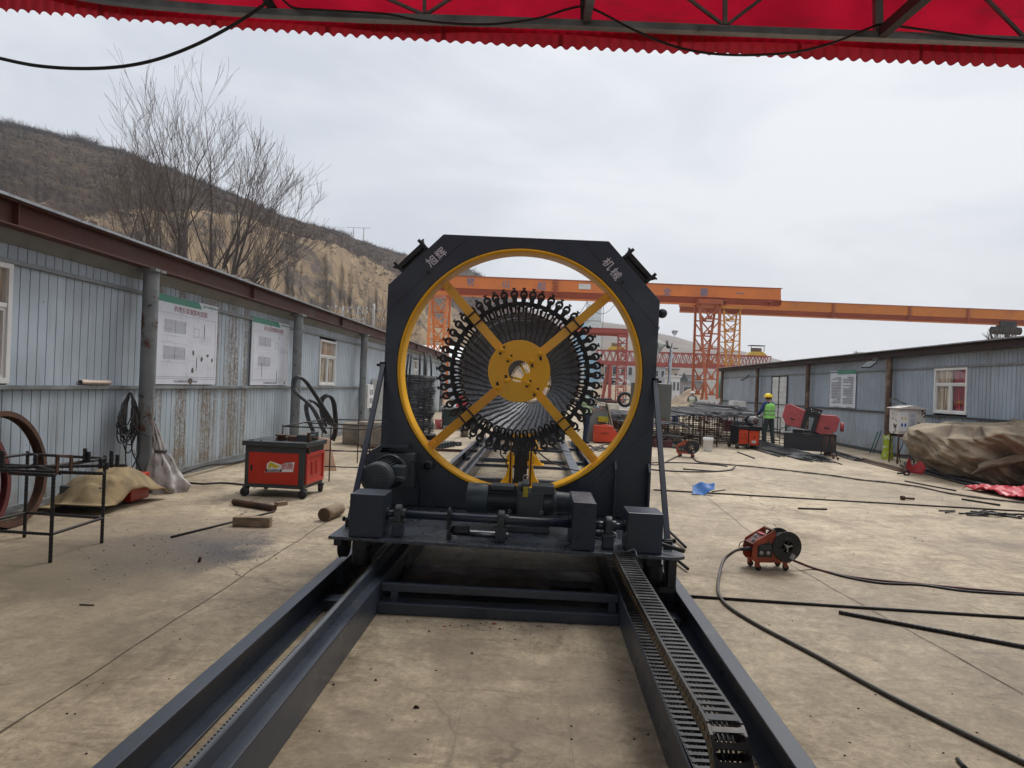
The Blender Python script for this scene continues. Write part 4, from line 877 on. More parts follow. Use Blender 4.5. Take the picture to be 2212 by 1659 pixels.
# guide blocks on the slanted corners
for s in (-1, 1):
    c = Vector((s * 1.075, 6.62, 2.835)); d = Vector((s * -0.70, 0, 0.715)); n = Vector((s * 0.715, 0, 0.70))
    mb = MB(); mb.bar(c - d * 0.17, c + d * 0.17, 0.20, 0.045, up=n); mb.bar(c - d * 0.17 - n * 0.05, c + d * 0.17 - n * 0.05, 0.16, 0.03, up=n)
    for e in (-0.16, 0.15):
        mb.bar(c + d * e - n * 0.06 - Vector((0, 0.1, 0)), c + d * e + n * 0.06 - Vector((0, 0.1, 0)), 0.03, 0.03, up=d)
        q = c + d * e * 1.18 + Vector((0, -0.06, 0)); mb.cyl(q - n * 0.0 - d * 0.02 * (1 if e > 0 else -1), q + n * 0.04, 0.012, 8); mb.cyl(q + n * 0.036, q + n * 0.046, 0.02, 8)
    part('guide_block', BLACKM, mb, bevel=0.003)
mb = MB(); mb.lathe([(0.0, 6.52), (0.04, 6.53), (0.045, 6.56), (0.04, 6.60), (0.02, 6.64)], (1.315, 0, 2.40), 'Y', 18); mb.bb(1.27, 1.31, 6.56, 6.60, 2.38, 2.42); part('work_lamp', DGREY, mb)
mb = MB(); a = PY(1446, 830, 7.02) - Vector((MX, 0, 0)); b = PY(1443, 902, 7.02) - Vector((MX, 0, 0)); mb.bb(1.14, a.x, 6.98, 7.20, b.z, a.z + 0.02); cb = part('control_cabinet', mat('cabinet_grey', (0.24, 0.27, 0.25), 0.4, var=0.04), mb, bevel=0.006)
mb = MB(); mb.bb(1.16, a.x - 0.02, 6.972, 6.98, b.z + 0.02, a.z); part('cabinet_door', MATS['cabinet_grey'], mb, cb, bevel=0.003)
# wheels in their housings
for x in (-1.12, 1.13):
    for y in (5.36, 7.15):
        mb = MB(); mb.bb(x - 0.06, x + 0.05, y - 0.08, y + 0.10, 0.34, 0.447); mb.lathe([(0.055, 0.20), (0.075, 0.22), (0.075, 0.34)], (x, y, 0), 'Z', 20); w_ = part('wheel_housing', BLACKM, mb, bevel=0.005)
        mb = MB(); mb.lathe([(0, -0.03), (0.105, -0.03), (0.11, -0.025), (0.10, -0.02), (0.10, 0.03), (0, 0.03)], (x - (0.165 if x < 0 else -0.145) , y + 0.1, 0.335), 'X', 24); part('wheel', BLACKM, mb, w_)
mb = MB(); mb.bb(-1.30, -1.24, 5.2, 5.25, 0.38, 0.447); mb.bb(1.2, 1.26, 5.12, 5.2, 0.22, 0.447); mb.bb(1.14, 1.26, 5.10, 5.14, 0.20, 0.24); part('limit_switch', BLACKM, mb)

# pipes lying on the base plate, bars poking out behind it
for i, (p, q, r, lb) in enumerate(((( -0.38, 5.42, 0.496), (0.02, 5.36, 0.496), 0.022, 'bright metal tube lying on the machine base behind the shaft, left of the gear motor'), ((0.66, 5.62, 0.50), (0.86, 5.50, 0.50), 0.028, 'bright metal tube on the machine base between the tall cover and the right cover'))):
    mb = MB(); p = Vector(p) + Vector((MX, 0, 0)); q = Vector(q) + Vector((MX, 0, 0)); mb.tube([p, q], r, 14); tag(mb.out('metal_tube', STEEL), lb, 'tube')
for (a, b, za, zb, lb) in (((1420, 1122), (1481, 1182), 0.06, 0.03, 'rebar end sticking out beyond the machine base, upper of three at the right corner'), ((1395, 1165), (1478, 1191), 0.53, 0.50, 'rebar end resting on the right corner of the machine base'), ((1440, 1190), (1486, 1229), 0.05, 0.03, 'short rebar end on the floor just below the right corner of the machine base')):
    A = G(*a, za); B = G(*b, zb); mb = MB(); mb.tube([A - (B - A) * 0.6, B], 0.015, 8); tag(mb.out('rebar_end', REBAR), lb, 'rebar')

# ------------------------------------------------------------------ the cage itself
cg = thing('rebar_cage', 'long rebar cage with tight spiral wire, held in the yellow ring', 'rebar cage', (MX, 6.8, 0))
sh = []
for k in range(NCL):
    a0 = 2 * math.pi * k / NCL - R_(1.6); P = []; rr_ = random.Random(k); w1, w2 = rr_.uniform(0, 6), rr_.uniform(0.5, 1.3)
    for i in range(57):
        y = 6.66 + i * 0.25; t = max(0, (y - 6.8) / 14.0); tw = 0.22 * (1 - (1 - min(1, t)) ** 2)
        a = a0 - tw + 0.006 * math.sin(y * 2.1 + w1) * min(1, t * 6) + 0.004 * math.sin(y * 5 * w2) + 0.012 * math.sin(y * 0.9) * min(1, t * 4)
        r = 0.618 + 0.004 * math.sin(y * 1.7 + k); P.append((math.sin(a) * r, y - 6.8, ZC + math.cos(a) * r))
    mb = MB(); mb.tube(P, 0.0108, 5); mb.out('long_bar', REBAR, cg)
mb = MB(); P = []; y = 7.42; a = 0.0; rr_ = random.Random(11)
while y < 20.6:
    j = 0.0035 * math.sin(a * 0.37) + 0.004 * noise.noise(Vector((a * 0.5, 3, 0)))
    P.append((math.sin(a) * (0.648 + j), y - 6.8 + 0.012 * noise.noise(Vector((a * 0.8, 9, 2))), ZC + math.cos(a) * (0.648 + j))); a += math.pi / 26; y += (0.046 if y < 10 else 0.058) / 52
mb.tube(P, 0.0085, 4); mb.out('spiral_wire', WIRE, cg)
for y in (19.9,):
    mb = MB(); mb.torus((0, y - 6.8, ZC), 0.61, 0.010, 'Y', 52, 6); mb.out('stiffening_hoop', REBAR, cg)

# far turntable
ft = thing('far_turntable', 'yellow spoked wheel with clamps at the far end of the rebar cage', 'machine', (MX, 21, 0))
mb = MB(); mb.lathe([(0.86, 0), (0.93, 0), (0.93, 0.2), (0.86, 0.2), (0.86, 0)], (0, 0, ZC), 'Y', 64, False); mb.out('rim', YEL, ft)
mb = MB(); mb.lathe([(0.03, 0.05), (0.30, 0.05), (0.30, 0.09), (0.03, 0.09), (0.03, 0.05)], (0, 0, ZC), 'Y', 40, False); mb.out('hub_disc', YEL, ft)
for k in range(8):
    a = k * math.pi / 4 + 0.2; mb = MB(); mb.bar((math.sin(a) * 0.25, 0.04, ZC + math.cos(a) * 0.25), (math.sin(a) * 0.88, 0.04, ZC + math.cos(a) * 0.88), 0.07, 0.05, up=(0, 1, 0)); mb.out('spoke', YEL, ft)
mb = MB(); mb.lathe([(0.638, -0.06), (0.676, -0.06), (0.676, -0.02), (0.638, -0.02), (0.638, -0.06)], (0, 0, ZC), 'Y', 64, False); mb.out('clamp_band', BLACKM, ft)
clamps(ft, 0, -0.1, ZC, -0.34)
mb = MB(); mb.plate([(-1.1, 0.0), (1.1, 0.0), (1.1, 2.3), (0.7, 2.75), (-0.7, 2.75), (-1.1, 2.3)], (0, ZC, 0.94), 0.12, 0.4); mb.out('housing', SLATE, ft)

# cage supports between the rails
cs = thing('cage_support', 'nearest yellow and black lifting support under the rebar cage', 'support', (MX - 0.02, 11.2, 0), group='lifting supports under the rebar cage')
mb = MB(); mb.bb(-0.105, 0.105, -0.04, 0.10, 0.06, 0.78); mb.out('post', BLACKM, cs, bevel=0.006)
mb = MB(); mb.bb(-0.14, 0.14, -0.03, 0.09, 0.78, 0.93); mb.bb(-0.30, 0.30, 0.0, 0.2, 0.93, 0.96); mb.out('head', YELO, cs, bevel=0.005)
mb = MB(); mb.tube([(-0.28, 0.1, 1.02), (0.28, 0.1, 1.02)], 0.06, 16); mb.out('roller', BLACKM, cs)
for s in (-1, 1):
    mb = MB(); mb.prism([(s * 0.13, -0.05, 0.02), (s * 0.36, -0.05, 0.02), (s * 0.24, -0.05, 0.20), (s * 0.18, -0.05, 0.42), (s * 0.24, -0.05, 0.50), (s * 0.18, -0.05, 0.60), (s * 0.13, -0.05, 0.60)], (0, 0.16, 0)); mb.out('bracket', YEL, cs, bevel=0.004)
    mb = MB(); mb.tube([(s * 0.16, -0.08, 0.04), (s * 0.165, -0.08, 0.80)], 0.013, 8); mb.out('guide_rod', RUST, cs)
mb = MB(); mb.bb(-0.12, 0.12, -0.10, -0.05, 0.02, 0.09); mb.cyl((-0.06, -0.12, 0.07), (0.06, -0.12, 0.07), 0.03, 12); mb.out('pivot', YELO, cs)
mb = MB(); mb.bb(-0.4, 0.4, -0.12, 0.3, 0.0, 0.02); mb.out('base', YEL, cs)
mb = MB(); mb.tube(smooth([(-0.16, 0.0, 0.75), (-0.30, 0, 0.70), (-0.33, 0, 0.55), (-0.25, 0, 0.45), (-0.2, 0, 0.3)]), 0.012, 6); mb.tube(smooth([(0.15, 0.05, 0.7), (0.45, 0.3, 0.45), (0.8, 0.5, 0.3), (1.0, 0.6, 0.26)]), 0.012, 6); mb.out('hydraulic_hose', CABLE, cs)
dup(cs, (MX, 14.6, 0), label='second yellow and black lifting support under the cage, mostly hidden by the first'); dup(cs, (MX, 18.0, 0), label='farthest yellow and black lifting support under the cage')

# ------------------------------------------------------------------ energy chain
ec = thing('energy_chain', 'black plastic cable chain looped back on itself in the right-hand rail tray', 'cable chain', (0.6, 4.0, 0))
path = []
def xch(y): return 0.718 + (0.0 if y < 2.6 else -0.05 * (y - 2.6) / 2.5)
y = 5.08
while y > 2.55: path.append((Vector((xch(y), y, 0.437 - 0.02 * math.sin((5.08 - y) / 2.53 * math.pi))), math.pi)); y -= 0.0545
k = 0; ra = 0.178; zc_ = 0.437 - ra
while k * 0.0545 / ra < math.pi: a = k * 0.0545 / ra; path.append((Vector((xch(2.5), 2.55 - math.sin(a) * ra * 0.95, zc_ + math.cos(a) * ra)), math.pi + a)); k += 1
y = 2.55
while y < 6.9: path.append((Vector((xch(min(y, 5)) + 0.052, y, 0.081)), 0.0)); y += 0.0545
def link_mesh():
    mb = MB(); w = 0.066; hh = 0.036
    for s in (-1, 1):
        mb.prism([(s * w, -0.034, -0.022), (s * w, -0.026, -hh), (s * w, 0.026, -hh), (s * w, 0.034, -0.022), (s * w, 0.034, 0.022), (s * w, 0.026, hh), (s * w, -0.026, hh), (s * w, -0.034, 0.022)], (-s * 0.011, 0, 0))
    for z in (-hh, hh - 0.002): mb.bb(-w + 0.011, w - 0.011, -0.0125, 0.0125, z - 0.001, z + 0.004); mb.bb(-w + 0.004, -w + 0.02, -0.018, 0.018, z + 0.001, z + 0.005); mb.bb(w - 0.02, w - 0.004, -0.018, 0.018, z + 0.001, z + 0.005)
    mb.mi = 1
    for s in (-1, 1): mb.cyl((s * w, 0, 0), (s * (w + 0.003), 0, 0), 0.011, 10)
    return mb.out('link', [CHAINT, mat('brass_rivet', (0.24, 0.15, 0.055), 0.5, 0.2)])
l0 = link_mesh()
for i, (p, a) in enumerate(path):
    M = Matrix.Translation(p - Vector((0.6, 4, 0))) @ Matrix.Rotation(a, 4, 'X') @ Matrix.Rotation(0.006 * math.sin(i), 4, 'Z')
    if i == 0: l0.parent = ec; l0.matrix_basis = M
    else: inst('link', l0, ec, M)
for dx in (-0.028, -0.012, 0.006, 0.024):
    mb = MB(); mb.tube([p + Vector((dx - 0.6, 0.01 * math.sin(i * 0.4 + dx * 90) - 4, 0.004 * math.sin(i * 0.3 + dx * 50))) for i, (p, a) in enumerate(path)], 0.006, 6); mb.out('inner_cable', CABLE, ec)
mb = MB(); mb.tube(smooth([Vector((0.675 - 0.6, 1.1, 0.47)), Vector((0.70 - 0.6, 1.06, 0.485)), Vector((0.75 - 0.6, 1.07, 0.50)), Vector((0.765 - 0.6, 1.0, 0.46))]), 0.003, 5); mb.out('tie_wire', STEEL, ec)

# ================================================================== things on the left
def floor_tube(px, r, z=None, k=7, n=7, name='cable', m=CABLE, wob=0.0, raw=False):
    z = r if z is None else z
    P = [G(x, y, z) for x, y in px]
    P = P if raw or len(P) < 3 else smooth(P, k)
    if wob: P = [p + Vector((0, 0, abs(wob * math.sin(i * 0.9)))) for i, p in enumerate(P)]
    mb = MB(); mb.tube(P, r, n); return mb.out(name, m)
def rebar(mb, p, q, r=0.014, n=8):
    """ribbed bar"""
    p = Vector(p); q = Vector(q); L = (q - p).length; k = max(2, int(L / 0.018)); mb.tube([p.lerp(q, i / k) for i in range(k + 1)], [r * (1.1 if i % 2 else 0.92) for i in range(k + 1)], n)

# drawing boards on the wall
def board(lb, y0, y1, z0, z1, title, seed, tilt=0):
    o = thing('drawing_board', lb, 'sign', (LX + 0.03, y0, z0)); w, h = y1 - y0, z1 - z0
    mb = MB(); mb.bb(0, 0.02, 0, w, 0, h); mb.out('board', PBOARD, o, bevel=0.003)
    X = 0.0206
    def R(mb, a, b, c, d, x=X): mb.bb(x, x + 0.001, a, b, c, d)
    mb = MB(); mb.prism([(X, 0.005, h - 0.115), (X, 0.005, h - 0.003), (X, w * 0.66, h - 0.003), (X, w * 0.70, h - 0.06), (X, w * 0.715, h - 0.115)], (0.001, 0, 0)); mb.out('green_header', PGREEN, o)
    mb = MB(); put_text(mb, title, (X, w * 0.55, h - 0.20), (0, 1, 0), (0, 0, 1), 0.105, 0.006, 1.15); mb.out('title', PRINTR, o)
    mb = MB(); put_text(mb, '宁夏公路桥梁建设有限公司', (X, w * 0.875, h - 0.055), (0, 1, 0), (0, 0, 1), 0.042, 0.002); mb.out('company_name', PGREEN, o)
    mb = MB(); mb.prism([(X, w * 0.735, h - 0.085), (X, w * 0.75, h - 0.02), (X, w * 0.768, h - 0.085), (X, w * 0.757, h - 0.085), (X, w * 0.75, h - 0.05), (X, w * 0.742, h - 0.085)], (0.001, 0, 0)); mb.out('logo', PGREEN, o)
    mb = MB(); put_text(mb, '宁夏公路桥梁建设有限公司 项目经理部宣', (X, w * 0.5, 0.045), (0, 1, 0), (0, 0, 1), 0.042, 0.002); mb.out('footer', PRINT, o)
    r = random.Random(seed); mb = MB()
    for (a, b, c, d) in ((0.07, w - 0.07, 0.118, 0.122), (0.07, w - 0.07, h - 0.275, h - 0.271), (0.07, 0.075, 0.12, h - 0.27), (w - 0.075, w - 0.07, 0.12, h - 0.27), (0, w, 0.088, 0.092)): R(mb, a, b, c, d)
    mb.out('border_line', PRINT, o)
    mb = MB(); mb2 = MB()
    for (ca, cb) in ((h * 0.66, 0.30), (h * 0.36, 0.22)):
        for k in range(15): R(mb, w * 0.17, w * 0.47, ca - 0.10 + k * 0.0135, ca - 0.10 + k * 0.0135 + 0.0035)
        for k in (0, 7, 14): R(mb, w * (0.17 + 0.3 * k / 14) - 0.004, w * (0.17 + 0.3 * k / 14), ca - 0.10, ca + 0.10, X + 0.001)
        for k in range(4): R(mb2, w * 0.13, w * 0.51, ca - 0.15 + 0.1 * k, ca - 0.147 + 0.1 * k)
    for k in range(5): R(mb2, w * 0.7, w * 0.88, h * 0.50 + k * 0.03, h * 0.50 + k * 0.03 + 0.003)
    for k in range(5): R(mb2, w * (0.7 + 0.045 * k), w * (0.7 + 0.045 * k) + 0.003, h * 0.50, h * 0.50 + 0.12)
    for a, b in ((0.60, 0.68),): R(mb, w * a, w * b, h * 0.57, h * 0.575); R(mb, w * a, w * b, h * 0.67, h * 0.675); R(mb, w * a, w * a + 0.006, h * 0.57, h * 0.675); R(mb, w * b, w * b + 0.006, h * 0.57, h * 0.675)
    for k in range(26):
        a = w * r.uniform(0.12, 0.8); c = h * r.uniform(0.12, 0.55); R(mb2, a, a + r.uniform(0.05, 0.22), c, c + 0.004)
    mb.out('drawing', PRINT, o); mb2.out('faint_drawing', PRINTF, o)
    # tears through the sheet
    mb = MB()
    for (a, b, s, t) in ((0.60, 0.38, 0.03, 0.05), (0.74, 0.31, 0.045, 0.05), (0.84, 0.36, 0.05, 0.025), (0.92, 0.31, 0.035, 0.04), (0.60, 0.17, 0.05, 0.05), (0.57, 0.04, 0.09, 0.05), (0.77, 0.66, 0.008, 0.14), (0.66, 0.25, 0.008, 0.14)) if seed == 1 else ((0.9, 0.04, 0.04, 0.03), (0.26, 0.22, 0.008, 0.2), (0.66, 0.15, 0.008, 0.14)):
        n = 9; mb.prism([(X + 0.002, w * a + s * math.cos(6.283 * j / n) * r.uniform(0.6, 1.1), h * b + t * math.sin(6.283 * j / n) * r.uniform(0.6, 1.1)) for j in range(n)], (0.002, 0, 0))
    mb.out('tear', mat('torn_hole' + str(seed), (0.09, 0.075, 0.065), 0.9, var=0.5, vs=30), o)
    return o
board('large torn drawing board with a green header, nearest on the left shed wall', 10.03, 12.12, 1.475, 2.85, '桥墩系梁钢筋构造图', 1)
board('second drawing board with a green header, farther along the left wall', 13.62, 15.69, 1.47, 2.85, '桥台盖梁钢筋构造图', 2)

# package on the sill rail
mb = MB(); a = PX(172, 822, LX + 0.02); b = PX(235, 824, LX + 0.02)
mb.grid(lambda u, v: (LX + 0.055 * math.cos(2 * math.pi * v) * (0.6 + 0.4 * math.sin(math.pi * u)) + 0.03, a.y + (b.y - a.y) * u, 1.457 + 0.035 + 0.04 * math.sin(2 * math.pi * v) * (0.75 + 0.25 * fbm(u * 8, v * 6, 1))), 26, 12)
tag(mb.out('parcel', mat('pale_wrap', (0.50, 0.40, 0.33), 0.5, var=0.15, col2=(0.16, 0.10, 0.08), c2=(0.6, 0.68))), 'pale plastic-wrapped parcel on the sill rail of the left shed', 'parcel')

# hank of cable hung at the first column
hk = thing('cable_hank', 'thick hank of dark cables hanging beside the first pipe column', 'cable', (LX + 0.30, 9.42, 1.44))
T0 = Vector((-0.12, -0.10, -0.08)); r = random.Random(5)
for i in range(17):
    L = r.uniform(0.45, 0.72) + (0.22 if i in (3, 11) else 0); wd = r.uniform(0.06, 0.20); sh_ = r.uniform(-0.16, 0.12); P = []
    for j in range(25):
        a = 2 * math.pi * j / 24; P.append((T0.x + 0.02 * r.random() + 0.05 * math.sin(a) * r.uniform(0.7, 1), T0.y + sh_ * (1 - math.cos(a)) / 2 + wd * math.sin(a) * (1 - math.cos(a)) * 0.7, T0.z - L * (1 - math.cos(a)) / 2))
    mb = MB(); mb.tube(P, 0.009, 6, caps=False); mb.out('loop', HOSE if i % 4 == 0 else CABLE, hk)
mb = MB(); mb.tube(smooth([(-0.05, 0.02, -0.1), (0.0, 0.2, -0.25), (0.02, 0.30, -0.5), (0.03, 0.2, -0.68), (0.02, -0.1, -0.6), (0, -0.2, -0.5)]), 0.010, 6); mb.out('loop', CABLE, hk)
for (P) in ([(-0.12, -0.1, -0.6), (-0.12, -0.14, -0.9), (-0.1, -0.12, -1.15), (-0.05, 0.0, -1.32), (0.1, 0.02, -1.43)], [(-0.12, -0.05, -0.5), (-0.1, -0.03, -0.85), (-0.08, 0.03, -1.0), (0.05, 0.05, -1.25), (0.12, 0.08, -1.42), (0.15, -0.3, -1.43), (0.3, -0.9, -1.43)], [(-0.1, 0.02, -0.5), (-0.06, 0.08, -0.9), (-0.12, -0.1, -1.25), (-0.1, -0.2, -1.43)]):
    mb = MB(); mb.tube(smooth(P), 0.009, 6); mb.out('hanging_end', CABLE, hk)
mb = MB(); mb.tube([(-0.075, 0.0, -0.86), (-0.07, 0.02, -0.95)], 0.014, 8); mb.out('tape_wrap', WHITED, hk)

# sack tied to the column
sk = thing('tied_sack', 'white woven sack tied with a cord, leaning against the first pipe column', 'sack', (-5.12, 9.52, 0))
def sackf(u, v):
    h = [0.0, 0.10, 0.30, 0.50, 0.60, 0.75, 0.95][0:]; z = v * 0.98
    w = interp([(0, 0.25), (0.08, 0.27), (0.3, 0.19), (0.5, 0.10), (0.56, 0.058), (0.62, 0.075), (0.8, 0.05), (0.98, 0.02)], z)
    a = 2 * math.pi * u; f = 1 + 0.22 * math.sin(a * 7 + z * 3) * (0.4 + z) + 0.3 * fbm(math.cos(a) * 2, math.sin(a) * 2, z * 5, 3)
    return (math.cos(a) * w * f - z * 0.03, math.sin(a) * w * f * 0.8 - z * 0.05, z - z * 0.0) if True else None
mb = MB(); mb.grid(lambda u, v: (sackf(u, v)[0] - (v ** 1.4) * 0.16, sackf(u, v)[1], sackf(u, v)[2]), 60, 36); mb.out('sack_body', SACK, sk)
mb = MB(); mb.torus((-0.075, -0.03, 0.55), 0.07, 0.014, 'Z', 24, 6); mb.torus((-0.075, -0.03, 0.57), 0.072, 0.010, 'Z', 24, 6); mb.out('cord', HOSE, sk)

# canvas sheet thrown over a red box against the wall
cv = thing('covered_welder', 'tan canvas sheet draped over a small red machine at the foot of the left wall', 'machine cover', (-5.2, 8.4, 0))
def cvf(u, v):
    x = -0.50 + 0.86 * v; y = -0.72 + 1.30 * u
    h = 0.43 * math.exp(-((x + 0.02) / 0.42) ** 4) * math.exp(-((y - 0.02) / 0.55) ** 4) - 0.02
    h = max(0.06 - 0.08 * (u > 0.8), h + 0.07 * fbm(x * 3, y * 3, 5) + 0.03 * math.sin(y * 9 + x * 5)) + 0.14 * max(0, 0.35 - u) * (v > 0.3)
    return (x * (0.9 + 0.3 * u), y, h)
mb = MB(); mb.grid(cvf, 44, 36); o = mb.out('canvas', TARPL, cv); md = o.modifiers.new('thickness', 'SOLIDIFY'); md.thickness = 0.012
mb = MB(); mb.bb(-0.25, 0.22, 0.05, 0.45, 0.03, 0.36); mb.out('red_case', RED, cv, bevel=0.01)
mb = MB(); mb.bb(-0.35, 0.15, -0.45, 0.0, 0.02, 0.28); mb.out('dark_case', DGREY, cv, bevel=0.01)
mb = MB(); mb.tube([(LX + 0.17, 3.0, 0.06), (LX + 0.13, 8.0, 0.06)], 0.035, 10); tag(mb.out('floor_pipe', HOSE), 'grey pipe lying on the floor along the left wall, behind the rebar stand', 'pipe')
mb = MB(); mb.tube(smooth([(LX + 0.2, 9.9, 0.05), (LX + 0.25, 11.5, 0.12), (LX + 0.2, 12.6, 0.04), (LX + 0.25, 14.5, 0.05), (LX + 0.2, 18, 0.05)]), 0.028, 8); tag(mb.out('wall_hose', CABLE), 'dark hose along the foot of the stained left wall', 'hose')

# steel hoops leaning at the left edge
for (x, y, R, w, lb, m_) in ((-5.36, 6.98, 0.60, 0.05, 'large rusty steel hoop standing against the wall at the left edge', RUST), (-5.22, 6.30, 0.58, 0.035, 'dark red steel hoop in front of the rusty hoop, cut by the left edge', mat('dark_red_hoop', (0.10, 0.012, 0.010), 0.6))):
    mb = MB(); mb.lathe([(R - 0.055, -w), (R, -w), (R, w), (R - 0.055, w), (R - 0.055, w * 0.8), (R - 0.018, w * 0.8), (R - 0.018, -w * 0.8), (R - 0.055, -w * 0.8), (R - 0.055, -w)], (0, 0, R), 'X', 64, False)
    o = mb.out('steel_hoop', m_); o.location = (x, y, 0); o.rotation_euler = (0, R_(-8), R_(4)); tag(o, lb, 'hoop')

# rebar stand in the left foreground
rbs = thing('rebar_stand', 'welded stand of black rebar with short upright pegs, left foreground', 'stand', (-4.5, 6.1, 0))
def W_(p): return Vector(p) - Vector((-4.5, 6.1, 0))
A, B, C_, D = Vector((-4.08, 5.77, 0)), Vector((-4.10, 6.50, 0)), Vector((-4.92, 6.58, 0)), Vector((-4.95, 5.82, 0))
for p in (A, B, C_, D):
    mb = MB(); rebar(mb, W_(p), W_(p + Vector((0, 0, 0.84))), 0.0155); mb.out('leg', REBAR, rbs)
for z in (0.24, 0.81):
    for p, q in ((A, B), (B, C_), (C_, D), (D, A)):
        mb = MB(); rebar(mb, W_(p + Vector((0, 0, z))), W_(q + Vector((0, 0, z))), 0.0135); mb.out('rail', REBAR, rbs)
def onp(x, y, z): return G(x, y, z)
for a, b in (((0, 1010), (275, 1005)), ((0, 1016), (225, 1023)), ((70, 1005), (130, 1022)), ((100, 1008), (205, 994)), ((20, 1022), (120, 1027))):
    mb = MB(); rebar(mb, W_(G(*a, 0.85)), W_(G(*b, 0.85)), 0.014); mb.out('cross_bar', REBAR, rbs)
for x, y, h in ((76, 1008, 0.10), (183, 998, 0.12), (191, 998, 0.09), (217, 1012, 0.09), (230, 1014, 0.06), (240, 1010, 0.14), (253, 1008, 0.10), (4, 1012, 0.14)):
    p = G(x, y, 0.85); mb = MB(); rebar(mb, W_(p), W_(p + Vector((0, 0, h))), 0.0165); mb.out('peg', REBAR, rbs)
mb = MB(); p = G(123, 1025, 0.84); q = G(153, 1020, 0.84)
mb.bar(W_(p), W_(p + Vector((0, 0, 0.15))), 0.03, 0.012); mb.bar(W_(q), W_(q + Vector((0, 0, 0.13))), 0.03, 0.012); mb.bar(W_(p + Vector((0, 0, 0.14))), W_(q + Vector((0, 0, 0.13))), 0.03, 0.014); mb.out('bracket', RUST, rbs)

# red rebar bender
bd = thing('rebar_bender', 'red and grey rebar bending machine on four small wheels', 'machine', (-3.53, 9.75, 0), R_(-3))
w, d = 0.42, 0.37
mb = MB(); mb.bb(-w, w, -d, d, 0.13, 0.70); body = mb.out('body', DGREY, bd, bevel=0.008)
mb = MB(); mb.bb(-w - 0.035, w + 0.035, -d - 0.03, d + 0.03, 0.70, 0.765); mb.out('table_top', DGREY, bd, bevel=0.006)
mb = MB(); mb.bb(-w + 0.06, w - 0.075, -d - 0.008, -d, 0.185, 0.615); dr_ = mb.out('front_door', RED, bd, bevel=0.004)
mb = MB(); mb.bb(-w + 0.09, -w + 0.115, -d - 0.014, -d - 0.008, 0.36, 0.44); mb.out('latch', BLACKM, dr_)
mb = MB(); mb.bb(w, w + 0.012, -d + 0.05, d - 0.04, 0.19, 0.615); sp_ = mb.out('side_panel', mat('side_panel_red', (0.50, 0.035, 0.02), 0.4, var=0.08), bd, bevel=0.004)
mb = MB(); mb.bb(w + 0.012, w + 0.028, -d + 0.05, d - 0.04, 0.19, 0.235); mb.bb(w + 0.012, w + 0.028, -d + 0.05, d - 0.04, 0.57, 0.615); mb.bb(w + 0.012, w + 0.028, -d + 0.05, -d + 0.09, 0.235, 0.57); mb.bb(w + 0.012, w + 0.028, d - 0.08, d - 0.04, 0.235, 0.57); mb.out('panel_rim', MATS['side_panel_red'], sp_)
for j in range(2):
    for k in range(7):
        mb = MB(); mb.box((w + 0.018, -0.09 + 0.17 * j, 0.32 + 0.028 * k), (0.014, 0.10, 0.012)); mb.out('louvre', MATS['side_panel_red'], sp_)
# sticker on the door: yellow machine drawing, the characters and the black name bar
mb = MB(); mb.prism([(-0.13, -d - 0.010, 0.345), (0.27, -d - 0.010, 0.365), (0.29, -d - 0.010, 0.50), (0.17, -d - 0.010, 0.49), (0.10, -d - 0.010, 0.455), (-0.05, -d - 0.010, 0.50), (-0.10, -d - 0.010, 0.46), (-0.10, -d - 0.010, 0.39)], (0, 0.002, 0)); stk = mb.out('sticker', WHITE, dr_)
mb = MB(); mb.prism([(-0.08, -d - 0.0125, 0.40), (-0.07, -d - 0.0125, 0.47), (-0.04, -d - 0.0125, 0.485), (0.02, -d - 0.0125, 0.455), (0.075, -d - 0.0125, 0.445), (0.07, -d - 0.0125, 0.415), (0.045, -d - 0.0125, 0.425), (0.03, -d - 0.0125, 0.40), (-0.03, -d - 0.0125, 0.43), (-0.06, -d - 0.0125, 0.40)], (0, 0.002, 0)); mb.out('emblem', mat('emblem_yellow', (0.60, 0.48, 0.01), 0.5), stk)
mb = MB(); mb.prism([(-0.12, -d - 0.0125, 0.35), (0.11, -d - 0.0125, 0.362), (0.115, -d - 0.0125, 0.392), (-0.11, -d - 0.0125, 0.385)], (0, 0.002, 0)); mb.out('name_bar', BLACKM, stk)
mb = MB(); put_text(mb, 'HERCULES', (0.0, -d - 0.014, 0.372), (1, 0, 0.05), (0, 0, 1), 0.032, 0.004, 1.2); mb.out('name', WHITE, stk)
mb = MB(); put_text(mb, '大力工', (0.21, -d - 0.0125, 0.482), (1, 0, 0.05), (0, 0, 1), 0.034, 0.004); mb.out('characters', BLACKM, stk)
mb = MB(); put_text(mb, '劲刚', (0.185, -d - 0.0125, 0.43), (1, 0, 0.03), (0.08, 0, 1), 0.085, 0.006); mb.out('characters', RED, stk)
for sx, sy in ((-1, -1), (1, -1), (1, 1), (-1, 1)):
    mb = MB(); x, y = sx * (w - 0.01), sy * (d - 0.05); mb.lathe([(0, -0.02), (0.058, -0.02), (0.062, -0.015), (0.062, 0.015), (0.058, 0.02), (0, 0.02)], (x + 0.0, y - 0.04 if sy < 0 else y, 0.062), 'Y' if sy < 0 else 'X', 24); wh = mb.out('wheel', RUBBER, bd)
    mb = MB(); mb.prism([(x - 0.05, y - 0.02, 0.13), (x + 0.05, y - 0.02, 0.13), (x + 0.02, y - 0.02, 0.05), (x - 0.02, y - 0.02, 0.05)], (0, 0.04, 0)); mb.out('wheel_fork', DGREY, wh)
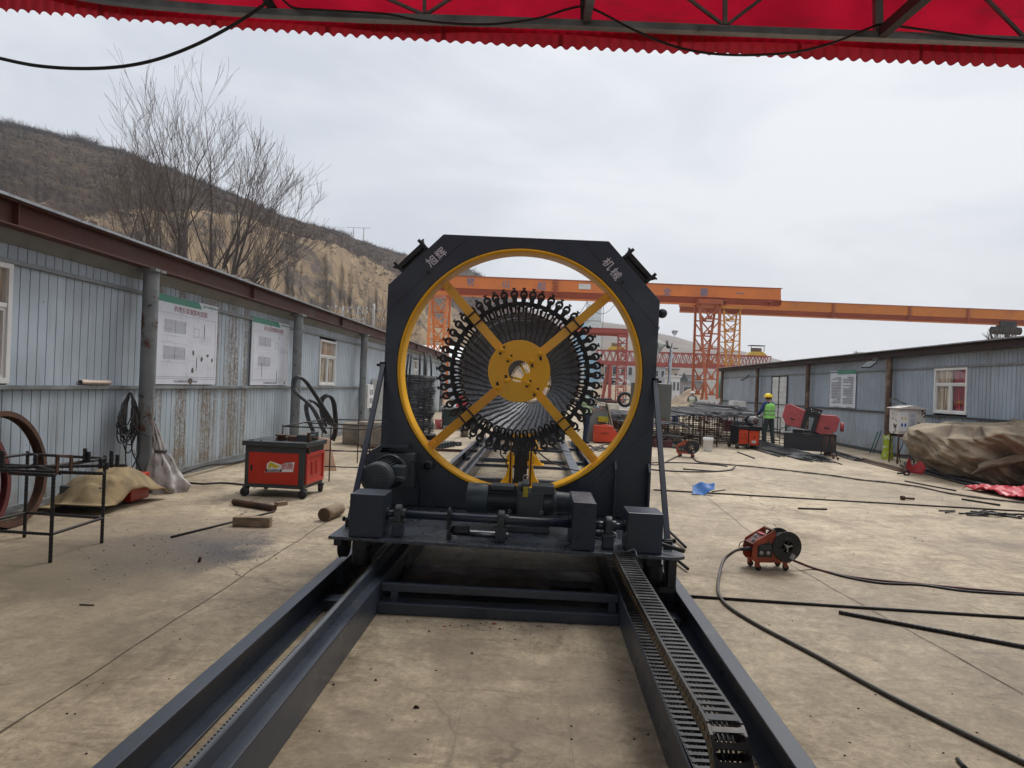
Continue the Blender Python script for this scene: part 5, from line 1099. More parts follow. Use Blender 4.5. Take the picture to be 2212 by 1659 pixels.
for (x, y, r_, h) in ((-0.02, -0.12, 0.085, 0.07), (0.10, 0.06, 0.12, 0.03), (0.02, 0.18, 0.07, 0.04)):
    mb = MB(); mb.lathe([(r_ * 0.6, 0.765), (r_ * 0.6, 0.775), (r_, 0.78), (r_ * 0.62, 0.78 + h * 0.5), (r_, 0.765 + h), (r_, 0.775 + h), (0, 0.775 + h)], (x, y, 0), 'Z', 28); mb.out('bending_disc', RUST, bd)
for (x0, x1, y0, y1, z) in ((0.22, 0.40, -0.16, 0.10, 0.855), (0.10, 0.22, -0.18, -0.08, 0.83), (0.30, 0.36, 0.12, 0.3, 0.88)):
    mb = MB(); mb.bb(x0, x1, y0, y1, 0.765, z); mb.out('stop_block', DGREY if x0 > 0.2 else RUST, bd, bevel=0.004)
mb = MB(); mb.cyl((0.40, -0.03, 0.81), (0.47, -0.03, 0.80), 0.02, 8); mb.bb(0.41, 0.45, -0.28, -0.24, 0.60, 0.90); mb.out('tail_bolt', RUST, bd)
for k in range(14):
    mb = MB(); r = random.Random(k); mb.cyl((-0.38 + r.random() * 0.4, -0.33 + r.random() * 0.6, 0.765), (-0.38 + r.random() * 0.02, 0, 0.765) if False else (-0.38 + r.random() * 0.4, -0.3 + r.random() * 0.6, 0.772), 0.01, 6)
for k in range(10):
    r = random.Random(k + 50); x, y = r.uniform(-0.40, 0.35), r.choice((-0.33, 0.3, r.uniform(-0.2, 0.2))); mb = MB(); mb.cyl((x, y, 0.765), (x, y, 0.78), 0.011, 6); mb.out('bolt_head', BLACKM, bd)

# small things on the floor, left
def lay(name, m, cat, lb, a, b, r, n=14, z=None, rib=False):
    z = r if z is None else z; A = G(*a, z); B = G(*b, z); mb = MB()
    if rib: rebar(mb, A, B, r)
    else: mb.tube([A, B], r, n)
    return tag(mb.out(name, m), lb, cat)
o = lay('rusty_pipe', RUST, 'pipe', 'short rusty pipe on the floor in front of the red bender', (505, 1084), (593, 1098), 0.040)
a = G(700, 1112, 0.078); b = G(727, 1101, 0.078); b = a + (b - a).normalized() * 0.42
lg = thing('log', 'short round log lying near the left corner of the machine base', 'log', (a.x, a.y, 0))
mb = MB(); d_ = (b - a); mb.tube([Vector((0, 0, 0.078)) + d_ * (i / 6) for i in range(7)], [0.078 * (1 + 0.03 * math.sin(i * 2.1)) for i in range(7)], 20); mb.out('bark', WOOD, lg)
mb = MB(); u = d_.normalized(); mb.tube([Vector((0, 0, 0.078)) - u * 0.003, Vector((0, 0, 0.078))], 0.074, 20); mb.out('cut_end', WOODE, lg)
a = G(502, 1138); b = G(580, 1140); mb = MB(); c = (a + b) / 2; mb.box((c.x, c.y + 0.05, 0.055), (0.40, 0.11, 0.105), rz=math.atan2(b.y - a.y, b.x - a.x)); tag(mb.out('timber_block', WOOD, bevel=0.006), 'sawn timber block lying on the floor, left', 'timber')
lay('floor_rod', REBAR, 'rebar', 'thin rod under the timber block, pointing to the rusty pipe', (370, 1160), (592, 1105), 0.012, 8)
a = G(607, 1092); mb = MB(); mb.box((a.x, a.y, 0.025), (0.07, 0.16, 0.05), rz=-0.5); tag(mb.out('timber_chip', WOOD, bevel=0.004), 'small wooden offcut beside the rusty pipe', 'timber')
a = G(430, 1214); mb = MB(); mb.cyl((a.x, a.y, 0), (a.x + 0.01, a.y, 0.045), 0.014, 8); tag(mb.out('bolt_stub', RUST), 'small bolt standing on the soot-stained floor', 'bolt')
lay('thin_offcut', REBAR, 'rebar', 'tiny dark offcut on the floor at the lower left', (172, 1306), (203, 1307), 0.005, 6)
floor_tube([(400, 1042), (440, 1045), (480, 1043), (528, 1047)], 0.014, name='bender_cable'); tag(bpy.data.objects['bender_cable'], 'thick black cable running from the sack to the red bender', 'cable')

# debris on the floor: chips, dirt clods
mb = MB(); r = random.Random(21)
def chip(x, y, s, h=0.3):
    p = G(x, y); n = 5; a0 = r.random() * 6; el = r.uniform(0.4, 1)
    base = [(p.x + math.cos(a0 + 6.283 * j / n) * s * r.uniform(0.6, 1.1), p.y + math.sin(a0 + 6.283 * j / n) * s * el * r.uniform(0.6, 1.1), 0.001) for j in range(n)]
    mb.add(base + [(q[0] * 0.5 + p.x * 0.5, q[1] * 0.5 + p.y * 0.5, s * h * r.uniform(0.5, 1.2)) for q in base], [tuple(range(n, 2 * n))] + [(j, (j + 1) % n, n + (j + 1) % n, n + j) for j in range(n)])
for _ in range(170):
    x, y = r.uniform(0, 2212), r.uniform(1050, 1655); chip(x, y, r.uniform(0.003, 0.010) * (1 if y > 1200 else 1.6), 0.6)
for _ in range(110): chip(r.gauss(400, 110), r.gauss(1185, 30), r.uniform(0.004, 0.013), 0.5)
for _ in range(60): chip(r.gauss(640, 150), r.gauss(1110, 30), r.uniform(0.005, 0.014), 0.4)
for _ in range(46): chip(r.gauss(1120, 170), r.gauss(1352, 6), r.uniform(0.004, 0.012), 0.6)
for x, y, s in ((1020, 1412, .012), (1080, 1360, .012), (1400, 1588, .009), (1370, 1597, .009), (812, 1470, .012), (800, 1446, .008), (690, 1580, .008), (720, 1480, .012), (960, 1700, .02), (900, 1530, .02)): chip(x, y, s, 0.7)
mb.out('floor_debris', mat('debris_brown', (0.05, 0.033, 0.024), 0.9, var=0.4, vs=20), kind='stuff')
mb = MB()
for x, y, s in ((960, 1353, .014), (1066, 1348, .025), (1218, 1360, .012), (1050, 1345, .012), (975, 1345, .01), (1290, 1362, .012), (1200, 1352, .01)): chip(x, y, s, 0.25)
mb.out('paper_scraps', mat('firecracker_red', (0.25, 0.02, 0.03), 0.8, var=0.4), kind='stuff')
mb = MB(); chip(1184, 1360, 0.022, 0.2); chip(1170, 1352, 0.008, 0.2); mb.out('leaf_scraps', mat('dry_leaf', (0.42, 0.22, 0.17), 0.8), kind='stuff')

# bent hoses standing against the wall
for (x0, y0, h, wd, yy, lb) in ((636, 955, 830, 95, 14.0, 'tallest of three bent black hoops standing against the left wall'), (668, 952, 880, 70, 15.0, 'lowest of the three bent black hoops standing against the left wall'), (690, 948, 862, 44, 16.2, 'farthest of the three bent black hoops standing against the left wall')):
    pass
def arch(px, Y0, Y1, r, lb, n=2):
    o = thing('bent_tube', lb, 'tube', (-5.0, Y0, 0))
    for k in range(n):
        P = []
        for i, (x, y) in enumerate(px):
            t = i / (len(px) - 1); P.append(PY(x + 5 * k, y + 2 * k, Y0 + (Y1 - Y0) * t) - Vector((-5.0, Y0, 0)))
        mb = MB(); mb.tube(smooth(P, 8), r, 8); mb.out('tube_strand', CABLE, o)
arch([(700, 935), (672, 880), (640, 850), (632, 835), (634, 818), (645, 814), (662, 828), (690, 870), (712, 905), (724, 925)], 13.6, 14.2, 0.028, 'tallest of three bent black tubes standing against the left wall')
arch([(676, 935), (664, 905), (659, 880), (664, 868), (674, 866), (690, 880), (702, 900), (712, 918)], 14.6, 15.0, 0.026, 'lowest of three bent black tubes, in front of the tall one')
arch([(700, 920), (692, 885), (692, 865), (700, 855), (710, 855), (718, 868), (722, 900), (722, 930), (716, 950)], 15.6, 16.0, 0.03, 'farthest of three bent black tubes against the left wall')
# rebar frame behind the bender
rf = thing('rebar_table', 'long low table frame of thin rebar behind the red bender', 'stand', (-3.5, 12.3, 0))
def V2(p): return p - Vector((-3.5, 12.3, 0))
P1, P2, P3, P4 = G(611, 921, 0.86), G(800, 928, 0.86), G(850, 908, 0.86), G(697, 906, 0.86)
for p, q in ((P1, P2), (P2, P3), (P3, P4), (P4, P1), (G(655, 913, 0.86), G(830, 921, 0.86))):
    mb = MB(); mb.tube([V2(p), V2(q)], 0.012, 6); mb.out('top_bar', REBAR, rf)
for p in (P1, P2, P3, P4, P1.lerp(P2, 0.55), P4.lerp(P3, 0.5)):
    mb = MB(); mb.tube([V2(Vector((p.x, p.y, 0))), V2(p + Vector((0, 0, 0.03)))], 0.012, 6); mb.out('leg', REBAR, rf)
for z in (0.24, 0.50):
    for p, q in ((P1, P2), (P2, P3), (P4, P3)):
        if z == 0.5 and p is P4: continue
        mb = MB(); mb.tube([V2(Vector((p.x, p.y, z))), V2(Vector((q.x, q.y, z)))], 0.011, 6); mb.out('lower_bar', REBAR, rf)
mb = MB(); a = G(712, 980, 0); mb.prism([(-4.05, 12.2, 0.0), (-3.55, 12.4, 0.0), (-3.75, 12.55, 0.55), (-4.2, 12.4, 0.66)], (0.0, 0.02, 0.004)); tag(mb.out('plywood_sheet', PLY), 'pinkish plywood offcut leaning behind the red bender', 'board')
mb = MB(); mb.box((-4.6, 17.6, 0.28), (0.62, 0.9, 0.56), rz=0.25); mb.box((-3.95, 17.3, 0.30), (0.75, 0.6, 0.60), rz=-0.1)
o1 = MB(); o1.box((-4.75, 17.9, 0.27), (0.45, 0.7, 0.55), rz=0.2); tag(o1.out('concrete_block', CONC, bevel=0.04), 'dark concrete block by the left wall, left one of two', 'block')
o1 = MB(); o1.box((-4.05, 17.6, 0.31), (0.85, 0.7, 0.62), rz=-0.05); tag(o1.out('concrete_block', CONC, bevel=0.06), 'brown concrete block just left of the machine strut', 'block')
# wall boxes past the third column
wbx = thing('switch_box', 'cream switch box with a white safety notice, behind the third column', 'electrical box', (LX, 22.5, 0))
mb = MB(); mb.bb(0.0, 0.30, -0.25, 0.5, 0.75, 1.52); mb.out('case', WHITED, wbx, bevel=0.01)
mb = MB(); mb.bb(0.302, 0.306, -0.05, 0.48, 0.82, 1.45); nt_ = mb.out('notice', WHITE, wbx)
mb = MB()
for i in range(2):
    for j in range(2): mb.bb(0.307, 0.309, 0.03 + 0.22 * i, 0.18 + 0.22 * i, 0.9 + 0.28 * j, 1.08 + 0.28 * j)
mb.out('pictogram', PRINT, nt_)
wb2 = MB(); wb2.bb(LX + 0.05, LX + 0.55, 23.8, 24.7, 0.55, 1.72); tag(wb2.out('tall_switch_box', WHITED, bevel=0.01), 'larger pale cabinet beside the cream switch box', 'electrical box')

# coil of wire rod on its stand
co = thing('wire_coil', 'tall coil of dark wire rod on a stand with upright posts', 'wire coil', (-3.27, 19.0, 0))
for lev in range(34):
    mb = MB(); P = []; r = random.Random(lev + 7); 
    for i in range(3 * 36 + 1):
        a = 2 * math.pi * i / 36; rr_ = 0.46 + 0.025 * math.sin(a * 0.31 + lev) + r.uniform(-0.004, 0.004) + 0.02 * math.sin(lev * 0.6); P.append((math.cos(a) * rr_, math.sin(a) * rr_, 0.30 + lev * 0.0455 + 0.0152 * i / 36 + 0.018 * math.sin(a + lev * 0.9)))
    mb.tube(P, 0.0075, 5); mb.out('turn', REBARL, co)
for k in range(5):
    a = k * 1.256 + 0.4; mb = MB(); mb.tube([(math.cos(a) * 0.36, math.sin(a) * 0.36, 0.1), (math.cos(a) * 0.36, math.sin(a) * 0.36, 2.0), (math.cos(a) * 0.31, math.sin(a) * 0.31, 2.45)], 0.028, 8); mb.out('post', BLACKM, co)
mb = MB(); mb.lathe([(0.0, 0.20), (0.55, 0.20), (0.55, 0.25), (0.0, 0.25)], (0, 0, 0), 'Z', 24); mb.bb(-0.6, 0.6, -0.08, 0.08, 0.02, 0.2); mb.bb(-0.08, 0.08, -0.6, 0.6, 0.02, 0.2); mb.out('turntable', BLACKM, co)
mb = MB(); mb.tube([(-0.4, -0.3, 1.72), (0.0, -0.49, 1.45), (0.46, -0.12, 1.32)], 0.006, 5); mb.out('loose_wire', REBARL, co)
pl = thing('steel_pallet', 'low stack of steel channels on the floor in front of the wire coil', 'steel stack', (-3.1, 17.6, 0))
for k in range(6):
    mb = MB(); mb.bb(-0.9, 0.75 + 0.05 * k, -0.3 + 0.17 * k, -0.18 + 0.17 * k, 0.0, 0.14); mb.out('channel', DGREY, pl, bevel=0.004)
mb = MB(); mb.bar((-4.2, 16.7, 0.03), (0.0 - 1.2, 16.9, 0.03), 0.09, 0.06); tag(mb.out('floor_timber', RUST), 'long dark timber across the floor behind the ring', 'timber')
# work bench and red sheet
bn = thing('work_bench', 'green steel work bench beyond the wire coil', 'bench', (-3.3, 25.5, 0), 0.0)
mb = MB(); mb.bb(-0.2, 1.15, -0.4, 3.2, 0.72, 0.80); mb.out('bench_top', GALV, bn)
mb = MB(); mb.bb(-0.1, 1.05, -0.3, 3.1, 0.12, 0.72); mb.out('cupboard', mat('bench_green', (0.02, 0.045, 0.04), 0.5), bn)
for x in (-0.12, 1.05):
    mb = MB(); mb.bb(x, x + 0.06, -0.36, -0.30, 0, 0.72); mb.out('leg', DGREY, bn)
mb = MB(); mb.add([(-2.95, 25.3, 0.81), (-2.15, 25.0, 0.81), (-2.55, 25.4, 1.95), (-2.2, 27.0, 0.81), (-2.9, 27.0, 1.2)], [(0, 1, 2), (1, 3, 2), (0, 2, 4)]); o = mb.out('red_sheet', ROSE); o.modifiers.new('thickness', 'SOLIDIFY').thickness = 0.01; tag(o, 'pointed red sheet standing on the green work bench', 'sheet')
mb = MB(); a = G(947, 927); mb.lathe([(0, 0), (0.11, 0), (0.145, 0.34), (0.15, 0.35), (0.13, 0.35), (0.13, 0.33), (0, 0.33)], (a.x, a.y, 0)); mb.out('pail', mat('pail_pink', (0.5, 0.09, 0.11), 0.5, var=0.2, dirt=(0.6, 0.5, 0.48), dr=(0.5, 0.6), ds=12)); tag(bpy.data.objects['pail'], 'pink and white pail on the floor right of the wire coil', 'bucket')
a = G(1003, 944); mb = MB(); mb.lathe([(0, 0), (0.13, 0), (0.13, 0.33), (0.11, 0.35), (0, 0.35)], (a.x, a.y, 0), 'Z', 20); tag(mb.out('paint_tin', mat('tin_grey', (0.16, 0.14, 0.12), 0.4, 0.4, var=0.5, vs=14)), 'grubby paint tin on the floor under the left of the clamp ring', 'tin')
a = G(987, 963); mb = MB(); mb.bb(a.x - 0.12, a.x + 0.12, a.y, a.y + 0.08, 0, 0.10); mb.cyl((a.x, a.y, 0.05), (a.x + 0.06, a.y - 0.1, 0.02), 0.03, 8); tag(mb.out('roller_block', DGREY), 'small black block with a peg on the floor, seen low left through the ring', 'block')

# ================================================================== trees, scrub, poles on the left
BARK = mat('grey_bark', (0.085, 0.068, 0.058), 0.9, var=0.25, vs=3)
TWIG = mat('twig_brown', (0.10, 0.072, 0.058), 0.9, var=0.25, vs=1.5)
def grow(mb, mt, p, d, L, r, depth, rg, up=0.12, spread=0.5, seg=4, minr=0.006, bend=0.22):
    P = [p]; Rr = [r]; dd = d.normalized()
    for i in range(seg):
        dd = (dd + Vector((rg.uniform(-1, 1), rg.uniform(-1, 1), rg.uniform(-0.6, 1))) * bend * 0.5 + Vector((0, 0, up))).normalized(); P.append(P[-1] + dd * L / seg); Rr.append(max(minr, r * (1 - 0.5 * (i + 1) / seg)))
    (mb if r > 0.02 else mt).tube(P, Rr, 6 if r > 0.05 else (4 if r > 0.018 else 3), caps=False)
    if depth <= 0: return
    n = rg.choice((3, 3, 4, 4)) + (1 if depth == 1 else 0)
    for k in range(n):
        t = rg.uniform(0.3, 1.0) if k else 1.0; i = min(seg - 1, int(t * seg)); q = P[i].lerp(P[i + 1], t * seg - i) if t < 1 else P[-1]
        side = Vector((rg.uniform(-1, 1), rg.uniform(-1, 1), rg.uniform(-0.3, 0.5))); nd = (dd + side * spread * (0.5 if k == 0 else 1.15)).normalized()
        grow(mb, mt, q, nd, L * rg.uniform(0.58, 0.82), max(minr, Rr[min(i + 1, seg)] * (0.85 if k == 0 else 0.6)), depth - 1, rg, up, spread, seg, minr, bend)
tb = G(410, 1000); 
tre = thing('bare_tree', 'big bare many-stemmed tree behind the left shed', 'tree', (-11.6, 22.5, 0))
for k, (dx, dy, lean, ly, L, r) in enumerate(((-0.6, 0, -0.16, 0.05, 5.4, 0.10), (-0.15, 0.3, -0.08, 0.1, 6.2, 0.12), (0.3, 0.0, 0.0, -0.1, 6.4, 0.12), (0.75, 0.2, 0.06, 0.1, 5.9, 0.11), (1.1, -0.1, 0.18, 0.0, 5.3, 0.09), (-0.9, 0.2, -0.34, 0.1, 4.8, 0.08), (0.9, 0.3, 0.34, -0.1, 4.2, 0.075), (0.1, 0.5, -0.22, -0.2, 5.0, 0.08), (0.35, 0.2, -0.04, 0.0, 6.7, 0.10), (0.6, 0.4, 0.05, 0.1, 6.5, 0.10), (0.9, 0.1, 0.24, -0.1, 5.6, 0.08))):
    mb = MB(); mt = MB(); rg = random.Random(100 + k)
    L *= 0.84; dx -= 0.25; P = [Vector((dx, dy, 0)), Vector((dx + lean * 1.1, dy + ly, 2.1)), Vector((dx + lean * 2.3, dy + ly * 2, 3.9))]
    mb.tube(P, [r, r * 0.9, r * 0.78], 8, caps=False)
    grow(mb, mt, P[-1], Vector((lean * 1.15, ly, 1)), L * 0.52, r * 0.8, 4, rg, up=0.035, spread=0.60, minr=0.0042, bend=0.28)
    for j in range(3): grow(mb, mt, P[1].lerp(P[2], rg.random()), Vector((lean + rg.uniform(-0.9, 0.9), rg.uniform(-0.6, 0.6), 0.6)), L * 0.5, r * 0.3, 2, rg, up=0.08, spread=0.55, minr=0.0055)
    mb.out('trunk', BARK, tre); o = mt.out('crown', TWIG, tre)
def bush(lb, x, y, z, R, n, seed, flat=0.6, m=TWIG, r0=0.014):
    o = thing('scrub_bush', lb, 'bush', (x, y, z)); mt = MB(); mb = MB(); rg = random.Random(seed)
    for i in range(n):
        a = rg.uniform(0, 6.283); rr_ = R * math.sqrt(rg.random()) * 0.6
        grow(mb, mt, Vector((math.cos(a) * rr_, math.sin(a) * rr_, 0)), Vector((math.cos(a) * 0.7, math.sin(a) * 0.5, rg.uniform(0.4, 1.2) * flat * 1.4)), R * rg.uniform(0.4, 0.75), r0, 2, rg, up=0.02, spread=0.9, minr=0.007, bend=0.5)
    mb.out('stems', m, o) if mb.v else None; mt.out('twigs', m, o)
SCR2 = mat('straw_brush', (0.16, 0.11, 0.07), 0.9, var=0.3, vs=1)
PALEB = mat('pale_dead_wood', (0.22, 0.19, 0.165), 0.9, var=0.3, vs=2)
bush('tangled pale brush heap behind the shed roof, right of the bare tree', -11.0, 26, 1.4, 2.6, 60, 1, 0.45, PALEB)
bush('reddish brown thicket behind the shed roof, beyond the bare tree', -10.8, 34, 1.0, 3.6, 90, 2, 0.8, SCR2, 0.016)
bush('dry thicket at the foot of the bare tree, left side', -14.0, 24, 1.2, 2.6, 50, 3, 0.7, SCR2)
bush('thin brush at the foot of the tan cliff, near the low poles', -13.5, 44, 0.5, 3.6, 60, 4, 0.7, SCR2)
# roots of rubble on the shed roof edge
mb = MB(); r = random.Random(4)
for y0, n in ((7.6, 16), (9.3, 3), (12.2, 10), (15.2, 3)):
    for i in range(n):
        y = y0 + r.uniform(-0.5, 0.7); s = r.uniform(0.02, 0.05); mb.box((LX + 0.28 + r.uniform(-0.1, 0.05), y, 3.40 + s * 0.6), (s * 1.5, s * 2, s), M=Matrix.Rotation(r.random() * 3, 3, 'Z') @ Matrix.Rotation(r.random(), 3, 'X'))
mb.out('roof_rubble', CONC, kind='stuff')

POLE = mat('concrete_pole', (0.40, 0.385, 0.36), 0.8, var=0.1)
def pole(lb, px, ytop, ybase, Y, arms, r=0.17, dx=0, twin=None, m=POLE):
    b = PY(px, ybase, Y); t = PY(px + (ybase - ytop) * 0.0, ytop, Y); o = thing('utility_pole', lb, 'utility pole', (b.x, b.y, b.z - 1)); H = t.z - b.z + 1
    for k in range(2 if twin else 1):
        mb = MB(); mb.tube([(k * (twin or 0), 0, 0), (k * (twin or 0), 0, H)], [r, r * 0.65], 8); mb.out('pole', m, o)
    for z, w in arms:
        mb = MB(); c = (twin or 0) / 2; mb.bar((c - w, 0, H - z), (c + w, 0, H - z), 0.12, 0.12); a = mb.out('cross_arm', GALV, o)
        for s in (-1, -0.5, 0.5, 1):
            mb = MB(); mb.lathe([(0.0, 0), (0.10, 0), (0.06, 0.15), (0.10, 0.18), (0.0, 0.32)], (c + s * w * 0.95, 0, H - z + 0.06), 'Z', 8); mb.out('insulator', WHITE, a)
    return o, Vector((b.x + (twin or 0) / 2, b.y, t.z))
_, tA = pole('twin concrete pole with a cross arm on the hill ridge, near the ring', 762, 491, 546, 262, ((0.15, 4.6),), 0.28, twin=3.9)
_, tB = pole('twin wooden pole far up the dark hillside, behind the bare tree', 256, 332, 392, 190, ((0.1, 2.2),), 0.22, twin=1.3)
pole('low concrete pole with two arms before the cliff, left of three', 739, 661, 722, 110, ((0.3, 2.6), (2.6, 3.6)), 0.30)
pole('thin pole with insulators before the cliff, middle of three', 771, 664, 724, 110, ((0.9, 1.6), (2.7, 2.6)), 0.15)
pole('low concrete pole with two arms before the cliff, right of three', 805, 656, 735, 110, ((0.9, 2.4), (2.6, 3.4)), 0.30)
pole('thin dark post on the ridge left of the twin pole', 578, 421, 458, 235, (), 0.13, m=RUST)
pole('thin dark post on the dark slope, left of the twin wooden pole', 217, 313, 376, 185, (), 0.13, m=RUST)
pole('thin dark post on the ridge right of the twin pole', 808, 528, 552, 300, (), 0.14, m=RUST)
for i, (a, b, lb) in enumerate(((tB, tA, 'faint power line between the two twin poles on the hill'), (tB + Vector((2, 0, -0.3)), tA + Vector((-1.5, 0, -2)), 'second faint power line running down to the ridge pole'))):
    mb = MB(); mb.tube(catenary(a, b, 6), 0.035, 4); tag(mb.out('power_line', mat('line_grey%d' % i, (0.22, 0.22, 0.24), 0.6)), lb, 'power line')
a = PY(0, 590, 24); o = thing('old_tree', 'piece of thick dark tree trunk at the extreme left above the roof', 'tree', (a.x - 0.25, 24, 0)); mb = MB(); mb.tube([(0, 0, 0), (0.05, 0, 3.5), (-0.05, 0, 6.0), (-0.6, 0, 8.2)], [0.42, 0.38, 0.30, 0.2], 12); mb.tube([(0.05, 0, 5.5), (0.9, 0.2, 5.3)], [0.12, 0.02], 6); mb.out('trunk', mat('dark_bark', (0.055, 0.035, 0.022), 0.95, var=0.4, vs=6, bump=0.5), o)

# ================================================================== people
def skin_body(name, J, B, rad, parent, sub=2):
    me = bpy.data.meshes.new(name); me.from_pydata(J, B, []); o = bpy.data.objects.new(name, me); COL.objects.link(o)
    sk_ = o.modifiers.new('skin', 'SKIN'); sk_.use_smooth_shade = True
    for i, r in enumerate(rad):
        v = me.skin_vertices[0].data[i]; v.radius = r if isinstance(r, tuple) else (r, r); v.use_root = (i == 0)
    ss = o.modifiers.new('sub', 'SUBSURF'); ss.levels = sub; ss.render_levels = sub
    dg = bpy.context.evaluated_depsgraph_get(); m2 = bpy.data.meshes.new_from_object(o.evaluated_get(dg)); bpy.data.objects.remove(o); bpy.data.meshes.remove(me)
    o = bpy.data.objects.new(name, m2); COL.objects.link(o); o.parent = parent
    for p in m2.polygons: p.use_smooth = True
    return o
def person(lb, loc, rz, top, trousers, vest, helmet, la, ra, lean=0.0, stride=0.06, scale=1.0):
    """faces +Y before turning; la/ra: elbow and wrist of each arm"""
    o = thing('person', lb, 'person', loc, rz); o.scale = (scale * 1.12, scale * 1.05, scale)
    L = lean
    J = [(0, 0, 0.94), (0, 0.01 + L * 0.3, 1.12), (0, 0.0 + L * 0.7, 1.32), (0, L, 1.43), (0, 0.015 + L * 1.1, 1.52),
         (-0.09, 0, 0.88), (-0.105, 0.02 + stride, 0.50), (-0.115, -0.01 + stride, 0.09), (-0.125, 0.14 + stride, 0.045),
         (0.09, 0, 0.88), (0.105, 0.02 - stride, 0.50), (0.115, -0.03 - stride, 0.09), (0.125, 0.12 - stride, 0.045),
         (-0.17, L, 1.41), la[0], la[1], (0.17, L, 1.41), ra[0], ra[1]]
    B = [(0, 1), (1, 2), (2, 3), (3, 4), (0, 5), (5, 6), (6, 7), (7, 8), (0, 9), (9, 10), (10, 11), (11, 12), (3, 13), (13, 14), (14, 15), (3, 16), (16, 17), (17, 18)]
    rad = [(0.15, 0.115), (0.145, 0.11), (0.165, 0.12), (0.10, 0.085), 0.05, 0.095, 0.07, 0.06, 0.045, 0.095, 0.07, 0.06, 0.045, 0.07, 0.052, 0.042, 0.07, 0.052, 0.042]
    b = skin_body('body', J, B, rad, o)
    for m in (top, trousers, SKIN, BLACKM): b.data.materials.append(m)
    for p in b.data.polygons:
        z = p.center.z; p.material_index = 3 if z < 0.075 else (1 if z < 0.97 and abs(p.center.x) < 0.24 and p.center.y < 0.25 + stride else (2 if z > 1.485 and abs(p.center.x) < 0.1 else 0))
    # head with face, ears, hair
    hc = Vector((0, 0.03 + L * 1.2, 1.62)); mb = MB()
    def hf(u, v):
        a = 2 * math.pi * u; t = math.pi * v; x = math.sin(t) * math.cos(a); y = math.sin(t) * math.sin(a); z = math.cos(t)
        r = Vector((0.078 * x, 0.098 * y, 0.118 * z)); 
        if z < 0: r.x *= 1 + 0.25 * z; r.y = r.y * (1 + 0.12 * z) + 0.012 * -z
        if y > 0.75 and -0.35 < z < 0.1 and abs(x) < 0.25: r.y += 0.02 * (1 - abs(x) * 4)
        return hc + r
    mb.grid(hf, 28, 18); h = mb.out('head', SKIN, o)
    mb = MB()
    for s in (-1, 1): mb.lathe([(0, -0.006), (0.022, -0.004), (0.022, 0.006), (0, 0.010)], hc + Vector((s * 0.078, 0, -0.005)), 'X', 10)
    mb.out('ears', SKIN, h, kind='stuff')
    mb = MB()
    for s in (-1, 1): mb.lathe([(0, -0.004), (0.009, 0), (0, 0.004)], hc + Vector((s * 0.03, 0.092, 0.012)), 'Y', 8)
    mb.bb(hc.x - 0.022, hc.x + 0.022, hc.y + 0.088, hc.y + 0.094, hc.z - 0.058, hc.z - 0.050); mb.out('face', HAIR, h, kind='stuff')
    mb = MB(); mb.grid(lambda u, v: hc + Vector((0.083 * math.sin(math.pi * 0.62 * v) * math.cos(2 * math.pi * u), -0.008 + 0.102 * math.sin(math.pi * 0.62 * v) * math.sin(2 * math.pi * u), 0.003 + 0.122 * math.cos(math.pi * 0.62 * v))), 24, 10)
    hr = mb.out('hair', HAIR, h)
    if helmet:
        mb = MB(); mb.grid(lambda u, v: hc + Vector((0.118 * math.sin(math.pi * 0.5 * v) * math.cos(2 * math.pi * u), 0.135 * math.sin(math.pi * 0.5 * v) * math.sin(2 * math.pi * u), 0.012 + 0.128 * math.cos(math.pi * 0.5 * v))), 30, 12)
        mb.prism([hc + Vector((0.125 * math.cos(a) * 1.02, 0.145 * math.sin(a) + 0.012 * (math.sin(a) > 0) * 2, 0.006)) for a in [6.283 * j / 26 for j in range(26)]], (0, 0, 0.012)); mb.bb(-0.012, 0.012, hc.y - 0.10, hc.y + 0.10, hc.z + 0.125, hc.z + 0.145); mb.out('helmet', helmet, o)
    for s, arm in ((-1, la), (1, ra)):
        w = Vector(arm[1]); e = Vector(arm[0]); d = (w - e).normalized(); sd_ = d.cross(Vector((0, 0, 1))).normalized(); up = sd_.cross(d)
        J2 = [w, w + d * 0.05, w + d * 0.09]; B2 = [(0, 1), (1, 2)]; R2 = [(0.022, 0.03), (0.022, 0.036), (0.018, 0.034)]
        for k in range(4):
            a0 = w + d * 0.09 + sd_ * (k - 1.5) * 0.019; i = len(J2); l = (0.036, 0.042, 0.040, 0.032)[k]
            J2 += [a0 + d * 0.02, a0 + d * (0.02 + l) - up * 0.014, a0 + d * (0.02 + l * 1.3) - up * 0.04]; B2 += [(2, i), (i, i + 1), (i + 1, i + 2)]; R2 += [0.0095, 0.0085, 0.0075]
        i = len(J2); J2 += [w + d * 0.035 - sd_ * s * 0.035, w + d * 0.07 - sd_ * s * 0.055 - up * 0.02]; B2 += [(0, i), (i, i + 1)]; R2 += [0.011, 0.009]
        hd = skin_body('hand', J2, B2, R2, o, 1); hd.data.materials.append(SKIN)
    if vest:
        def vf(u, v):
            a = 2 * math.pi * u; z = 0.93 + v * 0.53; t = (z - 0.93) / 0.53
            rx = interp([(0, 0.185), (0.4, 0.178), (0.75, 0.205), (0.88, 0.185), (1, 0.095)], t); ry = interp([(0, 0.150), (0.5, 0.145), (0.8, 0.145), (1, 0.085)], t)
            return (math.cos(a) * rx * (1 + 0.04 * math.sin(a * 9 + z * 8)), math.sin(a) * ry * (1 + 0.05 * math.sin(a * 6)) + L * t, z)
        mb = MB(); mb.grid(vf, 48, 20); v = mb.out('vest', vest, o)
        for z0 in (1.03, 1.15):
            mb = MB(); mb.grid(lambda u, w_: tuple(c * k for c, k in zip(vf(u, (z0 + 0.05 * w_ - 0.93) / 0.53), (1.03, 1.03, 1))), 48, 2); mb.out('reflective_band', REFL, v)
    return o
